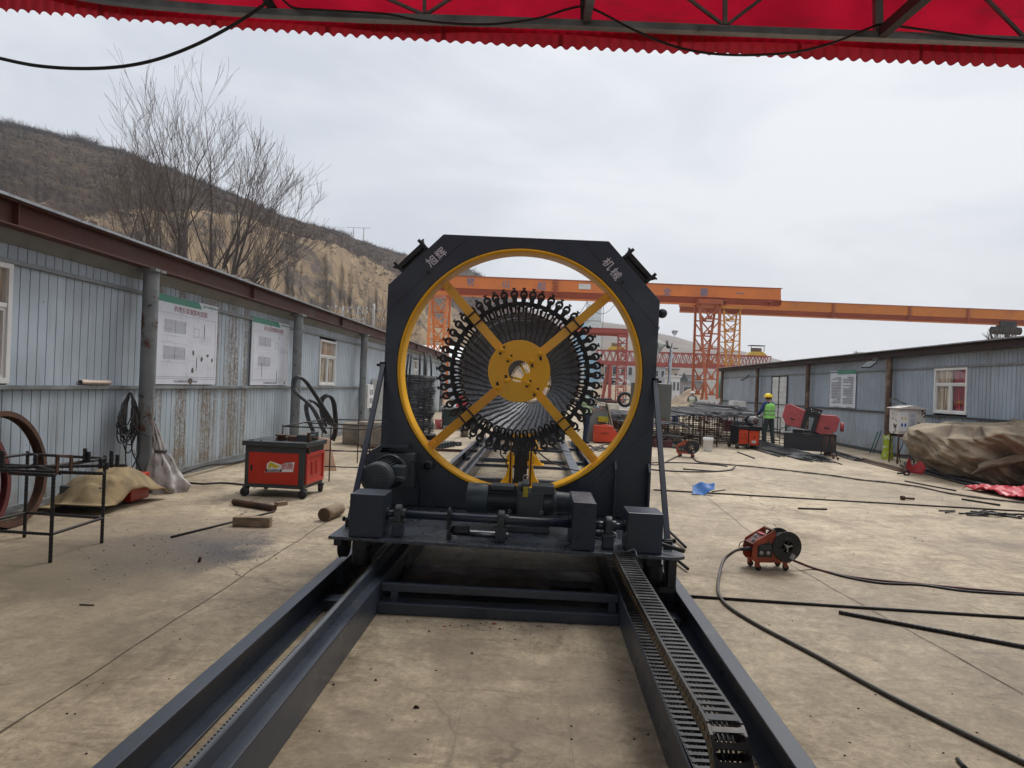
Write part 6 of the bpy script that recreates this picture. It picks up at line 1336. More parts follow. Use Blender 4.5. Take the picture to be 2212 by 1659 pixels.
person('worker in yellow helmet and green vest seen from behind, beside the threading machine', (7.62, 23.0, 0), R_(28), NAVY, PANTS, GREENV, HELM, ((-0.28, 0.06, 1.15), (-0.20, 0.30, 1.02)), ((0.28, 0.10, 1.14), (0.16, 0.34, 1.04)), 0.03, 0.05, 0.985)
person('worker in pale green vest and blue trousers, half hidden behind the clamp ring', (1.50, 20.9, 0), R_(-70), mat('pale_shirt', (0.30, 0.36, 0.42), 0.8), BLUEJ, mat('pale_green_vest', (0.50, 0.62, 0.42), 0.7), WHITED, ((-0.26, 0.05, 1.16), (-0.22, 0.28, 1.06)), ((0.26, 0.1, 1.15), (0.2, 0.3, 1.1)), 0.05, 0.04, 1.0)
person('distant worker in white helmet standing in front of the white fence panels', (9.62, 43.3, 0), R_(150), mat('olive_jacket', (0.06, 0.06, 0.04), 0.9), mat('black_trousers', (0.015, 0.014, 0.015), 0.9), mat('white_vest', (0.55, 0.55, 0.48), 0.8), WHITED, ((-0.25, 0.04, 1.16), (-0.14, 0.2, 1.1)), ((0.25, 0.06, 1.16), (0.12, 0.2, 1.12)), 0.0, 0.05, 1.0)

# ================================================================== wire feeders
def feeder(lb, loc, rz, sc=1.0, coil=(0.012, 0.012, 0.013)):
    o = thing('wire_feeder', lb, 'welding wire feeder', loc, rz); o.scale = (sc,) * 3
    FR = MATS.get('feeder_red') or mat('feeder_red', (0.34, 0.055, 0.020), 0.45, var=0.2, vs=6, dirt=(0.06, 0.02, 0.015), dr=(0.55, 0.75), ds=12)
    prof = [(-0.17, 0.20), (-0.17, 0.11), (-0.14, 0.075), (0.19, 0.075), (0.21, 0.085), (0.21, 0.105), (0.08, 0.115), (0.055, 0.14), (0.05, 0.36), (0.03, 0.37), (-0.15, 0.265)]
    for y in (-0.10, 0.09):
        mb = MB(); mb.prism([(x, y, z) for x, z in prof], (0, 0.012, 0)); mb.out('side_plate', FR, o, bevel=0.003)
    mb = MB(); mb.prism([(-0.125, -0.103, 0.125), (0.02, -0.103, 0.125), (0.025, -0.103, 0.25), (-0.02, -0.103, 0.265), (-0.11, -0.103, 0.235), (-0.125, -0.103, 0.21)], (0, 0.004, 0)); wn = mb.out('feed_opening', mat('feeder_dark', (0.03, 0.024, 0.022), 0.5, var=0.4, vs=30) if 'feeder_dark' not in MATS else MATS['feeder_dark'], o)
    for x in (-0.09, -0.025):
        mb = MB(); mb.lathe([(0, -0.012), (0.010, -0.012), (0.018, -0.010), (0.018, 0)], (x, -0.103, 0.165), 'Y', 16); mb.out('feed_roller', STEEL, wn)
    mb = MB(); mb.bb(-0.11, 0.01, -0.115, -0.104, 0.195, 0.235); mb.out('pressure_arm', DGREY, wn, bevel=0.004)
    mb = MB(); mb.bb(-0.135, 0.045, -0.088, 0.09, 0.078, 0.09); mb.out('floor_plate', FR, o)
    mb = MB(); mb.bar((-0.16, -0.005, 0.235), (-0.02, -0.005, 0.325), 0.15, 0.012, up=(0, 0, 1)); cp = mb.out('control_panel', mat('feeder_panel', (0.16, 0.06, 0.05), 0.5) if 'feeder_panel' not in MATS else MATS['feeder_panel'], o)
    for x, y in ((-0.13, -0.03), (-0.09, 0.02)):
        mb = MB(); mb.torus((x, y, 0.268 + (x + 0.13) * 0.62), 0.018, 0.004, 'Z', 18, 6); mb.cyl((x, y, 0.262 + (x + 0.13) * 0.62), (x, y, 0.285 + (x + 0.13) * 0.62), 0.011, 10); mb.out('knob', GALV, cp)
    mb = MB(); mb.bar((-0.035, -0.05, 0.322), (-0.035, 0.06, 0.322), 0.045, 0.006); mb.out('label_plate', ROSE, cp)
    mb = MB(); mb.tube([(0.035, -0.10, 0.362), (0.035, 0.10, 0.362)], 0.014, 12); mb.out('handle', mat('handle_brown', (0.16, 0.09, 0.06), 0.5) if 'handle_brown' not in MATS else MATS['handle_brown'], o)
    sp = (0.155, 0, 0.225)
    mb = MB()
    for y in (-0.115, 0.06):
        mb.lathe([(0.058, y), (0.138, y), (0.140, y + 0.002), (0.140, y + 0.008), (0.058, y + 0.008), (0.058, y)], sp, 'Y', 40, False)
        for k in range(5): a = k * 1.2566; mb.bar((sp[0] + 0.02 * math.cos(a), y + 0.004, sp[2] + 0.02 * math.sin(a)), (sp[0] + 0.062 * math.cos(a), y + 0.004, sp[2] + 0.062 * math.sin(a)), 0.016, 0.006, up=(0, 1, 0))
    so = mb.out('spool_flanges', BLACKP, o)
    mb = MB(); mb.lathe([(0.05, -0.107), (0.105, -0.107), (0.105, 0.06), (0.05, 0.06)], sp, 'Y', 30); mb.out('wound_wire', mat('wire_wound%.2f' % sc, coil, 0.4, 0.5), so)
    mb = MB(); mb.lathe([(0, -0.118), (0.012, -0.118), (0.016, -0.11), (0.026, 0.07), (0, 0.07)], sp, 'Y', 16)
    for k in range(3): a = k * 2.09 + 0.4; mb.bar((sp[0], -0.12, sp[2]), (sp[0] + math.cos(a) * 0.045, -0.12, sp[2] + math.sin(a) * 0.045), 0.018, 0.01)
    mb.out('spool_hub', STEEL, so)
    mb = MB(); mb.box((sp[0] + 0.055, -0.117, sp[2] - 0.09), (0.045, 0.003, 0.05), M=Matrix.Rotation(0.5, 3, 'Y')); mb.out('spool_label', GALV, so)
    for x in (-0.11, 0.16):
        for y in (-0.075, 0.075):
            mb = MB(); mb.bb(x - 0.016, x + 0.016, y - 0.018, y + 0.018, 0.03, 0.076); c = mb.out('caster_fork', FR, o)
            mb = MB(); mb.lathe([(0, -0.011), (0.026, -0.011), (0.028, 0), (0.026, 0.011), (0, 0.011)], (x + 0.008, y, 0.028), 'Y', 16); mb.out('caster_wheel', RUBBER, c)
    mb = MB(); mb.tube([(-0.14, -0.04, 0.185), (-0.20, -0.05, 0.19), (-0.27, -0.06, 0.185)], [0.022, 0.020, 0.013], 12); mb.out('torch_socket', RUBBER, o)
    mb = MB(); mb.tube(smooth([(-0.16, -0.0, 0.21), (-0.21, -0.02, 0.255), (-0.265, -0.04, 0.24), (-0.28, -0.05, 0.19)]), 0.004, 6); mb.tube(smooth([(-0.16, -0.01, 0.20), (-0.21, -0.03, 0.232), (-0.25, -0.05, 0.215), (-0.27, -0.055, 0.19)]), 0.003, 6); mb.out('thin_hoses', CABLE, o)
    return o
fd = feeder('red wire feeder with a big black spool, in the right foreground', (2.24, 6.74, 0), R_(9), 1.03)
c = floor_tube([(1584, 1189), (1566, 1198), (1557, 1222), (1551, 1262), (1556, 1290), (1580, 1315), (1640, 1352), (1760, 1415), (1900, 1492), (2050, 1568), (2250, 1665)], 0.0135, name='torch_hose', m=HOSE)
# raise its first stretch to the socket
for v in c.data.vertices:
    pass
tag(c, 'grey-brown welding hose curving from the near wire feeder to the lower right corner', 'hose')
mb = MB(); s0 = world(fd) @ Vector((-0.27, -0.06, 0.185)); e0 = G(1557, 1222, 0.0135)
mb.tube(smooth([s0, s0 + Vector((-0.07, -0.02, -0.035)), G(1562, 1212, 0.09), e0]), 0.0135, 8); o = mb.out('torch_hose', HOSE); tag(o, 'short stiff end of the welding hose dropping from the near feeder socket', 'hose')
bpy.data.objects.remove(o)
P = smooth([s0, s0 + Vector((-0.06, -0.01, -0.02)), G(1562, 1213, 0.09)] + [G(x, y, 0.0135) for x, y in ((1551, 1262), (1556, 1290), (1580, 1315), (1640, 1352), (1760, 1415), (1900, 1492), (2050, 1568), (2250, 1665))], 7)
bpy.data.objects.remove(c); mb = MB(); mb.tube(P, 0.0135, 8); tag(mb.out('torch_hose', HOSE), 'grey-brown welding hose curving from the near wire feeder to the lower right corner', 'hose')
for i, (dy, r, m, lb) in enumerate(((0, 0.012, HOSER, 'red-brown hose running right from the near wire feeder'), (5, 0.010, CABLE, 'black cable lying beside the red-brown hose from the near feeder'))):
    mb = MB(); mb.tube(smooth([world(fd) @ Vector((0.16, 0.02 * i, 0.12)), G(1725, 1215, 0.07), G(1760, 1228, r)] + [G(x, y + dy * (1 if k % 2 else 0.3), r) for k, (x, y) in enumerate(((1820, 1243), (1900, 1254), (1990, 1262), (2090, 1272), (2230, 1284)))], 6), r, 8); tag(mb.out('supply_hose', m), lb, 'hose')
fd2 = feeder('rusty wire feeder with copper-coloured wire, far side of the floor beside the bucket', (3.86, 18.0, 0), R_(-24), 1.18, (0.45, 0.25, 0.16))
floor_tube([(1395, 1003), (1425, 1003), (1450, 992), (1465, 985)], 0.014, name='feeder_lead'); tag(bpy.data.objects['feeder_lead'], 'cable from the machine corner to the far wire feeder', 'cable')
TW = mat('twisted_lead', (0.035, 0.022, 0.016), 0.6, var=0.3)
for i in range(2):
    px = [(1495, 986), (1510, 998), (1560, 1003), (1640, 1010), (1730, 1020), (1800, 1028), (1860, 1037), (1920, 1043), (1985, 1052), (2040, 1064), (2110, 1075), (2240, 1090)]
    P = smooth([G(x, y, 0.014) for x, y in px], 14); P = [p + Vector((0, (0.035 if i else -0.035) * math.sin(k * 0.55) + 0.03 * i, 0.006)) for k, p in enumerate(P)]
    mb = MB(); mb.tube(P, 0.014, 6); tag(mb.out('twisted_cable', TW), ('brown strand of the long twisted cable crossing the floor from the far feeder', 'second strand twisted round the long brown floor cable')[i], 'cable')

# ================================================================== floor, right side
lay('long_rebar', REBAR, 'rebar', 'very long straight rebar crossing the whole right floor, past the blue sheet', (1412, 1058), (2260, 1107), 0.012, rib=False)
lay('long_rebar', REBAR, 'rebar', 'long straight bar at right, behind the curved hose, starting beside the rail', (1488, 1288), (2260, 1338), 0.011)
lay('thick_rebar', REBAR, 'rebar', 'thick ribbed bar in the right foreground, cut by the right edge', (1812, 1322), (2260, 1406), 0.0145, rib=True)
lay('cut_rebar', REBAR, 'rebar', 'short cut bar on the open floor right of the blue sheet', (1724, 1098), (1786, 1100), 0.013)
lay('cut_rebar', REBAR, 'rebar', 'straight bar in front of the red cloth at the right edge', (2078, 1078), (2160, 1091), 0.016)
lay('cut_rebar', REBAR, 'rebar', 'thin bar on the floor in front of the canvas heap', (1955, 1039), (2065, 1060), 0.014)
lay('cut_rebar', REBAR, 'rebar', 'bar lying by the round rebar loop near the far feeder', (1475, 1013), (1545, 1018), 0.014)
lay('cut_rebar', REBAR, 'rebar', 'thin bar on the floor in front of the orange threading machine', (1593, 976), (1630, 990), 0.016)
lay('cut_rebar', REBAR, 'rebar', 'bar stretching out from the tip of the rebar pile', (1775, 988), (1818, 1003), 0.014)
lay('cut_rebar', REBAR, 'rebar', 'tiny bar in the bottom right corner', (2068, 1640), (2088, 1662), 0.010)
lay('bent_rod', HOSE, 'rod', 'small bent rod on the floor right of the blue sheet', (1538, 1062), (1566, 1058), 0.010)
a = G(1950, 1076, 0.03); mb = MB(); mb.cyl((a.x - 0.03, a.y, 0.035), (a.x + 0.03, a.y, 0.035), 0.035, 10); mb.cyl((a.x + 0.03, a.y, 0.03), (a.x + 0.22, a.y + 0.06, 0.02), 0.017, 8); tag(mb.out('bolt', RUST), 'rusty bolt with a nut lying alone on the right floor', 'bolt')
mb = MB(); P = []
for i in range(60):
    a = 0.5 + 5.9 * i / 59; x = 1476 + 108 * math.cos(a); y = 1009 - 9.5 * math.sin(a) + 0.03 * (x - 1476); P.append(G(x, y, 0.015))
P.append(G(1590, 1006, 0.05)); mb.tube(P, 0.015, 6); tag(mb.out('rebar_loop', REBAR), 'open loop of bent rebar on the floor near the far wire feeder', 'rebar')
# blue plastic sheet, curled
bl = G(1518, 1070); mb = MB()
mb.grid(lambda u, v: (bl.x - 0.18 + 0.36 * u + 0.05 * v, bl.y + 0.22 * v - 0.05 + 0.05 * math.sin(3 * u), 0.012 + 0.17 * (v ** 1.3) * (1 - 0.55 * abs(u - 0.4)) + 0.15 * (max(0, u - 0.45) ** 1.4) * 1.6 * (1 - v * 0.4) + 0.012 * math.sin(u * 9 + v * 4)), 24, 16)
o = mb.out('blue_sheet', BLUEP); o.modifiers.new('thickness', 'SOLIDIFY').thickness = 0.005; tag(o, 'curled bright blue plastic sheet on the floor', 'sheet')
# pile of short rebar offcuts
oc = thing('rebar_offcuts', 'small heap of short dark rebar offcuts near the right edge', 'rebar offcuts', G(2135, 1113)); r = random.Random(8)
for i in range(26):
    mb = MB(); x, y = r.gauss(0, 0.22), r.gauss(0, 0.10); a = r.gauss(0.1, 0.5); L = r.uniform(0.10, 0.18); z = 0.014 + 0.028 * max(0, 1.3 - abs(x) * 4) * r.random()
    mb.tube([(x - L * math.cos(a), y - L * math.sin(a), z), (x + L * math.cos(a), y + L * math.sin(a), z + r.uniform(-0.005, 0.008))], 0.012, 6); mb.out('offcut', BLACKP, oc)
# bucket, stump, cables near them
mb = MB(); b = G(1529, 974); mb.lathe([(0, 0.0), (0.118, 0.0), (0.122, 0.01), (0.14, 0.30), (0.152, 0.305), (0.153, 0.33), (0.147, 0.35), (0.150, 0.385), (0.142, 0.385), (0.115, 0.02), (0, 0.02)], (b.x, b.y, 0), 'Z', 32); tag(mb.out('white_bucket', WHITE), 'white plastic bucket on the floor left of the orange threading machine', 'bucket')
mb = MB(); b = G(1457, 956); mb.lathe([(0, 0), (0.19, 0), (0.17, 0.1), (0.165, 0.36), (0.18, 0.40), (0.17, 0.41), (0, 0.405)], (b.x, b.y, 0), 'Z', 20); tag(mb.out('tree_stump', mat('stump_wood', (0.30, 0.22, 0.14), 0.9, var=0.3, vs=6)), 'pale wooden stump behind the far wire feeder', 'stump')
b = G(1432, 965); jk = thing('scrap_heap', 'heap of tangled rusty machinery and leads at the foot of the lamp pole', 'scrap heap', (b.x, b.y, 0)); r = random.Random(2)
mb = MB(); mb.bb(-0.42, 0.10, -0.1, 0.5, 0.0, 0.34); mb.bb(-0.32, 0.22, -0.3, 0.2, 0.0, 0.2); mb.out('rusty_case', mat('case_maroon', (0.07, 0.018, 0.016), 0.8, var=0.4), jk, bevel=0.02)
for i in range(9):
    mb = MB(); P = [(r.uniform(-0.5, 0.6), r.uniform(-0.3, 0.4), r.uniform(0.02, 0.45)) for _ in range(5)]; mb.tube(smooth(P, 6), 0.014, 6); mb.out('lead', HOSE if i % 2 else CABLE, jk)

# ================================================================== lamp pole
lp = thing('lamp_pole', 'grey lamp pole with a big funnel lamp, right of the machine frame', 'lamp post', (4.70, 25.3, 0))
mb = MB(); mb.tube([(0, 0, 0), (0.02, 0, 0.1), (0.10, 0, 3.25)], [0.085, 0.07, 0.05], 12); mb.out('pole', GALV, lp)
mb = MB()
for a in (0.4, 2.5, 4.5): mb.tube([(0, 0, 0.45), (0.45 * math.cos(a), 0.45 * math.sin(a), 0.01)], 0.016, 6)
mb.out('pole_feet', GALV, lp, kind='stuff')
mb = MB(); h = Vector((-0.10, -0.05, 3.36)); d = Vector((-1, -0.25, -0.22)).normalized(); mb.tube([h, h + d * 0.10, h + d * 0.14, h + d * 0.44], [0.05, 0.07, 0.10, 0.34], 24, caps=False); mb.out('lamp_shade', mat('funnel_lamp', (0.36, 0.37, 0.31), 0.5, var=0.1), lp)
mb = MB(); mb.tube([(0.10, 0, 3.22), (-0.02, -0.03, 3.32), h], 0.028, 8); mb.tube([(-0.05, 0, 3.24), (0.34, 0.05, 3.24)], 0.02, 8); mb.tube([(0.10, 0, 3.2), (0.12, 0, 3.42)], 0.02, 8); mb.tube([h + Vector((0.02, 0, 0.14)), h + Vector((0.05, 0, -0.12))], 0.045, 10); mb.out('lamp_bracket', DGREY, lp)
mb = MB(); mb.tube(smooth([(0.07, -0.05, 3.2), (0.0, -0.07, 2.7), (0.02, -0.1, 2.2), (-0.05, -0.09, 1.6), (-0.02, -0.09, 0.5)]), 0.012, 6); mb.out('lamp_cable', CABLE, lp)

# ================================================================== threading machine
th = thing('threading_machine', 'orange rebar threading machine with a grey motor on top', 'machine', (6.52, 21.75, 0), R_(8))
mb = MB(); mb.bb(-0.36, 0.32, -0.25, 0.35, 0.10, 0.60); bo = mb.out('cabinet', BLACKM, th, bevel=0.006)
mb = MB(); mb.bb(-0.02, 0.29, -0.262, -0.25, 0.12, 0.56); f = mb.out('front_panel', ORED, th)
mb = MB(); mb.bb(-0.34, -0.06, -0.262, -0.25, 0.15, 0.585); f2 = mb.out('door_panel', ORED, th)
mb = MB(); mb.prism([(0.14, -0.264, 0.42), (0.11, -0.264, 0.35), (0.135, -0.264, 0.35), (0.12, -0.264, 0.29), (0.165, -0.264, 0.37), (0.14, -0.264, 0.37), (0.155, -0.264, 0.42)], (0, 0.002, 0)); mb.out('bolt_mark', BLACKM, f)
mb = MB(); mb.bb(0.06, 0.20, -0.265, -0.262, 0.18, 0.26); mb.out('plate', WHITED, f)
mb = MB(); put_text(mb, '机械', (-0.2, -0.264, 0.44), (1, 0, 0), (0, 0, 1), 0.10, 0.004); put_text(mb, '滚丝机', (-0.2, -0.264, 0.32), (1, 0, 0), (0, 0, 1), 0.07, 0.004); mb.out('lettering', mat('letter_brown', (0.20, 0.05, 0.02), 0.6), f2)
mb = MB(); mb.bb(-0.40, 0.40, -0.30, 0.38, 0.60, 0.70); mb.out('bed', BLACKM, th, bevel=0.006)
mb = MB(); mb.lathe([(0, -0.20), (0.10, -0.20), (0.135, -0.16), (0.14, -0.05), (0.14, 0.10), (0.10, 0.12)], (0.20, 0, 0.86), 'Y', 28); m1 = mb.out('motor', mat('motor_grey', (0.20, 0.19, 0.19), 0.45, 0.3, var=0.2), th)
mb = MB(); mb.lathe([(0, -0.205), (0.085, -0.205), (0.085, -0.2)], (0.20, 0, 0.86), 'Y', 24); mb.out('fan_cover', mat('fan_cover_brown', (0.09, 0.05, 0.05), 0.6), m1)
mb = MB(); mb.lathe([(0.15, 0.12), (0.15, 0.16), (0.11, 0.17), (0.11, 0.30), (0, 0.30)], (0.14, 0, 0.85), 'Y', 24); mb.bb(-0.06, 0.26, 0.1, 0.34, 0.70, 0.80); mb.bb(-0.32, -0.05, -0.05, 0.25, 0.70, 0.83); mb.out('gearbox', DGREY, th, bevel=0.005)
for (p, q) in (((-0.34, -0.2, 0.66), (-0.44, -0.25, 1.0)), ((-0.22, -0.26, 0.64), (-0.27, -0.3, 0.95))):
    mb = MB(); mb.tube([p, q], 0.014, 8); mb.out('lever', HOSER if q[2] < 0.97 else BLACKM, th)
for x, y in ((-0.40, -0.28), (-0.08, -0.34), (-0.40, 0.3), (0.3, 0.3)):
    mb = MB(); mb.lathe([(0, -0.03), (0.085, -0.03), (0.09, 0), (0.085, 0.03), (0, 0.03)], (x, y, 0.09), 'X', 20); mb.out('wheel', mat('wheel_brown', (0.055, 0.038, 0.03), 0.8) if 'wheel_brown' not in MATS else MATS['wheel_brown'], th)

# ================================================================== band saw
sw = thing('band_saw', 'metal band saw with faded pink-red covers and a black base', 'machine', (8.0, 20.6, 0), R_(-22))
mb = MB(); mb.bb(-0.68, 0.72, -0.28, 0.42, 0.10, 0.58); mb.bb(-0.70, 0.74, -0.30, 0.44, 0.56, 0.60); mb.out('base', mat('saw_black', (0.022, 0.022, 0.026), 0.5, var=0.2), sw, bevel=0.01)
mb = MB(); mb.bb(-0.60, -0.4, -0.2, 0.3, 0.0, 0.1); mb.bb(0.4, 0.6, -0.2, 0.3, 0.0, 0.1); mb.bb(-0.45, 0.45, -0.2, 0.35, 0.60, 0.70); mb.out('bed', BLACKM, sw, bevel=0.006)
def tilt(x, z): a = R_(-13); return (x * math.cos(a) - z * math.sin(a), z * math.cos(a) + x * math.sin(a) + 1.0)
def wheelbox(x0, x1, name, s):
    prof = [(x0, -0.10), (x0 + s * 0.18, -0.33), (x1, -0.30), (x1, 0.22), (x0 + s * 0.12, 0.31), (x0, 0.24)]
    mb = MB(); pr = [tilt(a, b) for a, b in prof]; mb.prism([(x, -0.30, z) for x, z in pr], (0, 0.34, 0)); w_ = mb.out(name, PINK, sw, bevel=0.02)
    mb = MB(); a, b = tilt((x0 + x1) / 2, -0.10); mb.box((a, -0.31, b), (0.13, 0.02, 0.035), M=Matrix.Rotation(R_(13), 3, 'Y')); mb.out('handle', BLACKM, w_); return w_
wheelbox(-0.74, -0.17, 'wheel_cover', 1); w2_ = wheelbox(0.76, 0.22, 'wheel_cover', -1)
mb = MB(); a, b = tilt(0.82, 0.02); mb.lathe([(0, 0), (0.13, 0), (0.13, 0.1), (0, 0.1)], (a, -0.1, b), 'X', 20); mb.out('tension_cap', PINK, w2_)
mb = MB()
for x in (-0.12, 0.16): a, b = tilt(x, -0.30); c_, d_ = tilt(x, 0.32); mb.bar((a, -0.3, b), (c_, -0.3, d_), 0.10, 0.12)
a, b = tilt(-0.17, 0.14); c_, d_ = tilt(0.21, 0.14); mb.bar((a, -0.3, b), (c_, -0.3, d_), 0.12, 0.12); mb.out('saw_frame', BLACKM, sw)
mb = MB(); pr = [tilt(x, z) for x, z in ((-0.16, 0.20), (0.24, 0.20), (0.27, 0.38), (-0.13, 0.38))]; mb.prism([(x, -0.42, z) for x, z in pr], (0, 0.1, 0)); pn = mb.out('control_box', BLACKM, sw, bevel=0.006)
for k, (x, z) in enumerate(((-0.03, 0.31), (0.04, 0.27), (0.10, 0.29), (0.19, 0.27), (0.0, 0.25))):
    a, b = tilt(x, z); mb = MB(); mb.lathe([(0, -0.012), (0.014 if k != 3 else 0.028, -0.012), (0.016 if k != 3 else 0.03, 0)], (a, -0.42, b), 'Y', 12); mb.out('knob', WHITE if k == 0 else GALV, pn)
mb = MB(); mb.torus((-0.05, -0.36, 0.63), 0.10, 0.012, 'Y', 24, 6); mb.bar((-0.13, -0.36, 0.63), (0.03, -0.36, 0.63), 0.016, 0.016); mb.bar((-0.05, -0.36, 0.55), (-0.05, -0.36, 0.71), 0.016, 0.016); mb.out('hand_wheel', DGREY, sw)
mb = MB(); mb.tube(smooth([(-0.5, -0.25, 0.8), (-0.75, -0.3, 0.7), (-0.85, -0.3, 0.5), (-0.7, -0.3, 0.42), (-0.6, -0.3, 0.55)]), 0.012, 6); mb.out('saw_hose', CABLE, sw)
rst = thing('roller_stand', 'thin rusty roller stand on casters in front of the band saw', 'stand', (7.95, 19.1, 0))
for x, y in ((-0.16, -0.14), (0.16, -0.14), (-0.16, 0.14), (0.16, 0.14)):
    mb = MB(); mb.tube([(x * 0.4, y * 0.4, 0.62), (x, y, 0.08)], 0.014, 6); mb.out('leg', RUST, rst)
    mb = MB(); mb.lathe([(0, -0.02), (0.035, -0.02), (0.035, 0.02), (0, 0.02)], (x * 1.2, y, 0.036), 'X', 12); mb.out('caster', RUST, rst)
mb = MB(); mb.tube([(-0.15, 0, 0.66), (0.15, 0, 0.66)], 0.03, 10); mb.bb(-0.2, 0.2, -0.015, 0.015, 0.08, 0.10); mb.out('roller', RUST, rst)

# ================================================================== rebar: pile on the floor, racks with bundles
def bundle(lb, cat, A, B, n, w, h, r, seed, z0, m=REBARL, fan=0.3, name='rebar_bundle'):
    """n bars side by side and on top of each other between A and B (points on the floor plan)"""
    o = thing(name, lb, cat, (A.x, A.y, z0)); rg = random.Random(seed); d = B - A; d.z = 0; L = d.length; u = d.normalized(); s = Vector((-u.y, u.x, 0)); mb = MB()
    for i in range(n):
        t = rg.random(); k = (i + 0.5) / n - 0.5; hz = h * rg.random() * (1 - (2 * k) ** 2); a = u * rg.uniform(-0.3, 0.4) + s * (k * w); b = u * (L + rg.uniform(-0.5, 0.3)) + s * (k * w * (1 + fan * rg.uniform(-1, 1)) + rg.uniform(-0.06, 0.06))
        P = [a.lerp(b, j / 5) + Vector((0, 0, r + hz - 0.03 * math.sin(math.pi * j / 5) * rg.random())) for j in range(6)]; mb.tube(P, r, 5)
    mb.out('bars', m, o, kind='stuff'); return o
bundle('long dark rebar pile on the floor at the foot of the band saw', 'rebar bundle', Vector((7.45, 25.5, 0)), Vector((7.30, 18.2, 0)), 60, 0.75, 0.17, 0.014, 1, 0.0, REBARL)
bundle('flat rebar pile on the floor left of the band saw pile', 'rebar bundle', Vector((6.9, 24.5, 0)), Vector((6.95, 19.3, 0)), 34, 0.6, 0.08, 0.014, 2, 0.0, REBAR)
bundle('upper rebar layer on the rack behind the bucket', 'rebar bundle', Vector((4.6, 28.5, 0)), Vector((4.95, 21.0, 0)), 46, 1.3, 0.12, 0.014, 3, 0.92)
bundle('second upper rebar layer on the rack, between bucket and worker', 'rebar bundle', Vector((6.2, 30.0, 0)), Vector((5.9, 22.0, 0)), 50, 1.3, 0.14, 0.014, 4, 0.94)
bundle('rebar layer on the rack running behind the worker to the saw', 'rebar bundle', Vector((7.4, 31.0, 0)), Vector((7.1, 23.6, 0)), 50, 1.3, 0.14, 0.014, 5, 0.92)
bundle('thick rebar bundle lying on the far end of the racks by the right shed', 'rebar bundle', Vector((8.2, 36, 0)), Vector((8.0, 27.5, 0)), 46, 0.9, 0.22, 0.016, 6, 0.98)
bundle('lower grey rebar layer at the left end of the racks, behind the lamp pole', 'rebar bundle', Vector((3.0, 27.5, 0)), Vector((3.95, 21.0, 0)), 56, 1.6, 0.10, 0.014, 7, 0.62)
bundle('rebar layer seen through the ring, right of the orange generator', 'rebar bundle', Vector((3.2, 30, 0)), Vector((3.0, 23.5, 0)), 50, 1.7, 0.10, 0.014, 8, 0.72)
def rack(lb, x0, x1, y0, y1, h, nx, ny):
    o = thing('rebar_rack', lb, 'rack', (x0, y0, 0), group='racks of thin rusty rebar')
    for i in range(nx):
        for j in range(ny):
            mb = MB(); x = (x1 - x0) * i / (nx - 1); y = (y1 - y0) * j / (ny - 1); mb.tube([(x, y, 0), (x, y, h)], 0.015, 5); mb.out('leg', RUST, o)
    for z in (0.12, h * 0.55, h - 0.02):
        for j in range(ny): y = (y1 - y0) * j / (ny - 1); mb = MB(); mb.tube([(0, y, z), (x1 - x0, y, z)], 0.013, 5); mb.out('cross_rod', RUST, o)
        for i in (0, nx - 1): x = (x1 - x0) * i / (nx - 1); mb = MB(); mb.tube([(x, 0, z), (x, y1 - y0, z)], 0.013, 5); mb.out('side_rod', RUST, o)
rack('rusty rack under the upper rebar layer, directly behind the bucket', 4.1, 5.6, 21.6, 28.2, 0.92, 4, 5); rack('rusty rack between the bucket and the threading machine', 5.3, 6.9, 22.6, 29.6, 0.94, 4, 5)
rack('rusty rack behind the worker', 6.6, 8.4, 24.2, 31, 0.92, 4, 5); rack('low rusty rack at the left, behind the lamp pole', 2.7, 4.6, 21.4, 27.4, 0.62, 4, 5); rack('low rusty rack seen through the ring behind the generator', 2.3, 3.9, 24, 29.6, 0.72, 3, 4)
mb = MB()
r = random.Random(12)
for i in range(26):
    y = r.uniform(21.5, 29); x = r.uniform(3, 7.6); mb.tube([(x - 0.9, y, 0.02 + r.random() * 0.25), (x + 0.9, y + r.uniform(-0.8, 0.8), 0.02 + r.random() * 0.25)], 0.012, 4)
mb.out('floor_scrap_bars', REBAR, kind='stuff')
for (px, py, s, m, lb) in ((1445, 905, 0.35, ORED, 'red box under the racks, right of the grey cabinet'), (1475, 902, 0.30, mat('blue_box', (0.02, 0.05, 0.16), 0.5), 'dark blue box under the racks'), (1600, 918, 0.35, mat('maroon_box', (0.14, 0.01, 0.05), 0.6), 'maroon box under the racks behind the threading machine')):
    a = G(px, py + 20); mb = MB(); mb.box((a.x, a.y + 2, 0.25), (s, s, 0.5)); tag(mb.out('storage_box', m, bevel=0.02), lb, 'box')

# ================================================================== generator corner seen through the ring
gn = thing('orange_welder', 'orange-red welding power source seen low right through the ring', 'machine', (2.13, 21.55, 0))
mb = MB(); mb.prism([(-0.33, -0.2, 0.04), (0.40, -0.2, 0.04), (0.40, -0.2, 0.30), (0.22, -0.2, 0.54), (-0.33, -0.2, 0.54)], (0, 0.5, 0)); g_ = mb.out('case', ORED, gn, bevel=0.01)
mb = MB(); put_text(mb, '上海焊机', (-0.02, -0.202, 0.30), (1, 0, 0), (0, 0, 1), 0.07, 0.004); mb.out('lettering', BLACKM, g_)
mb = MB(); mb.bb(-0.08, 0.1, -0.1, 0.1, 0.54, 0.57); mb.out('handle', ORED, g_)
gc = MB(); gc.bb(1.62, 2.22, 22.0, 22.5, 0.0, 1.12); tag(gc.out('grey_cabinet', mat('cabinet_pale', (0.20, 0.215, 0.21), 0.5, var=0.1), bevel=0.01), 'pale grey open cabinet behind the orange welding power source', 'cabinet')
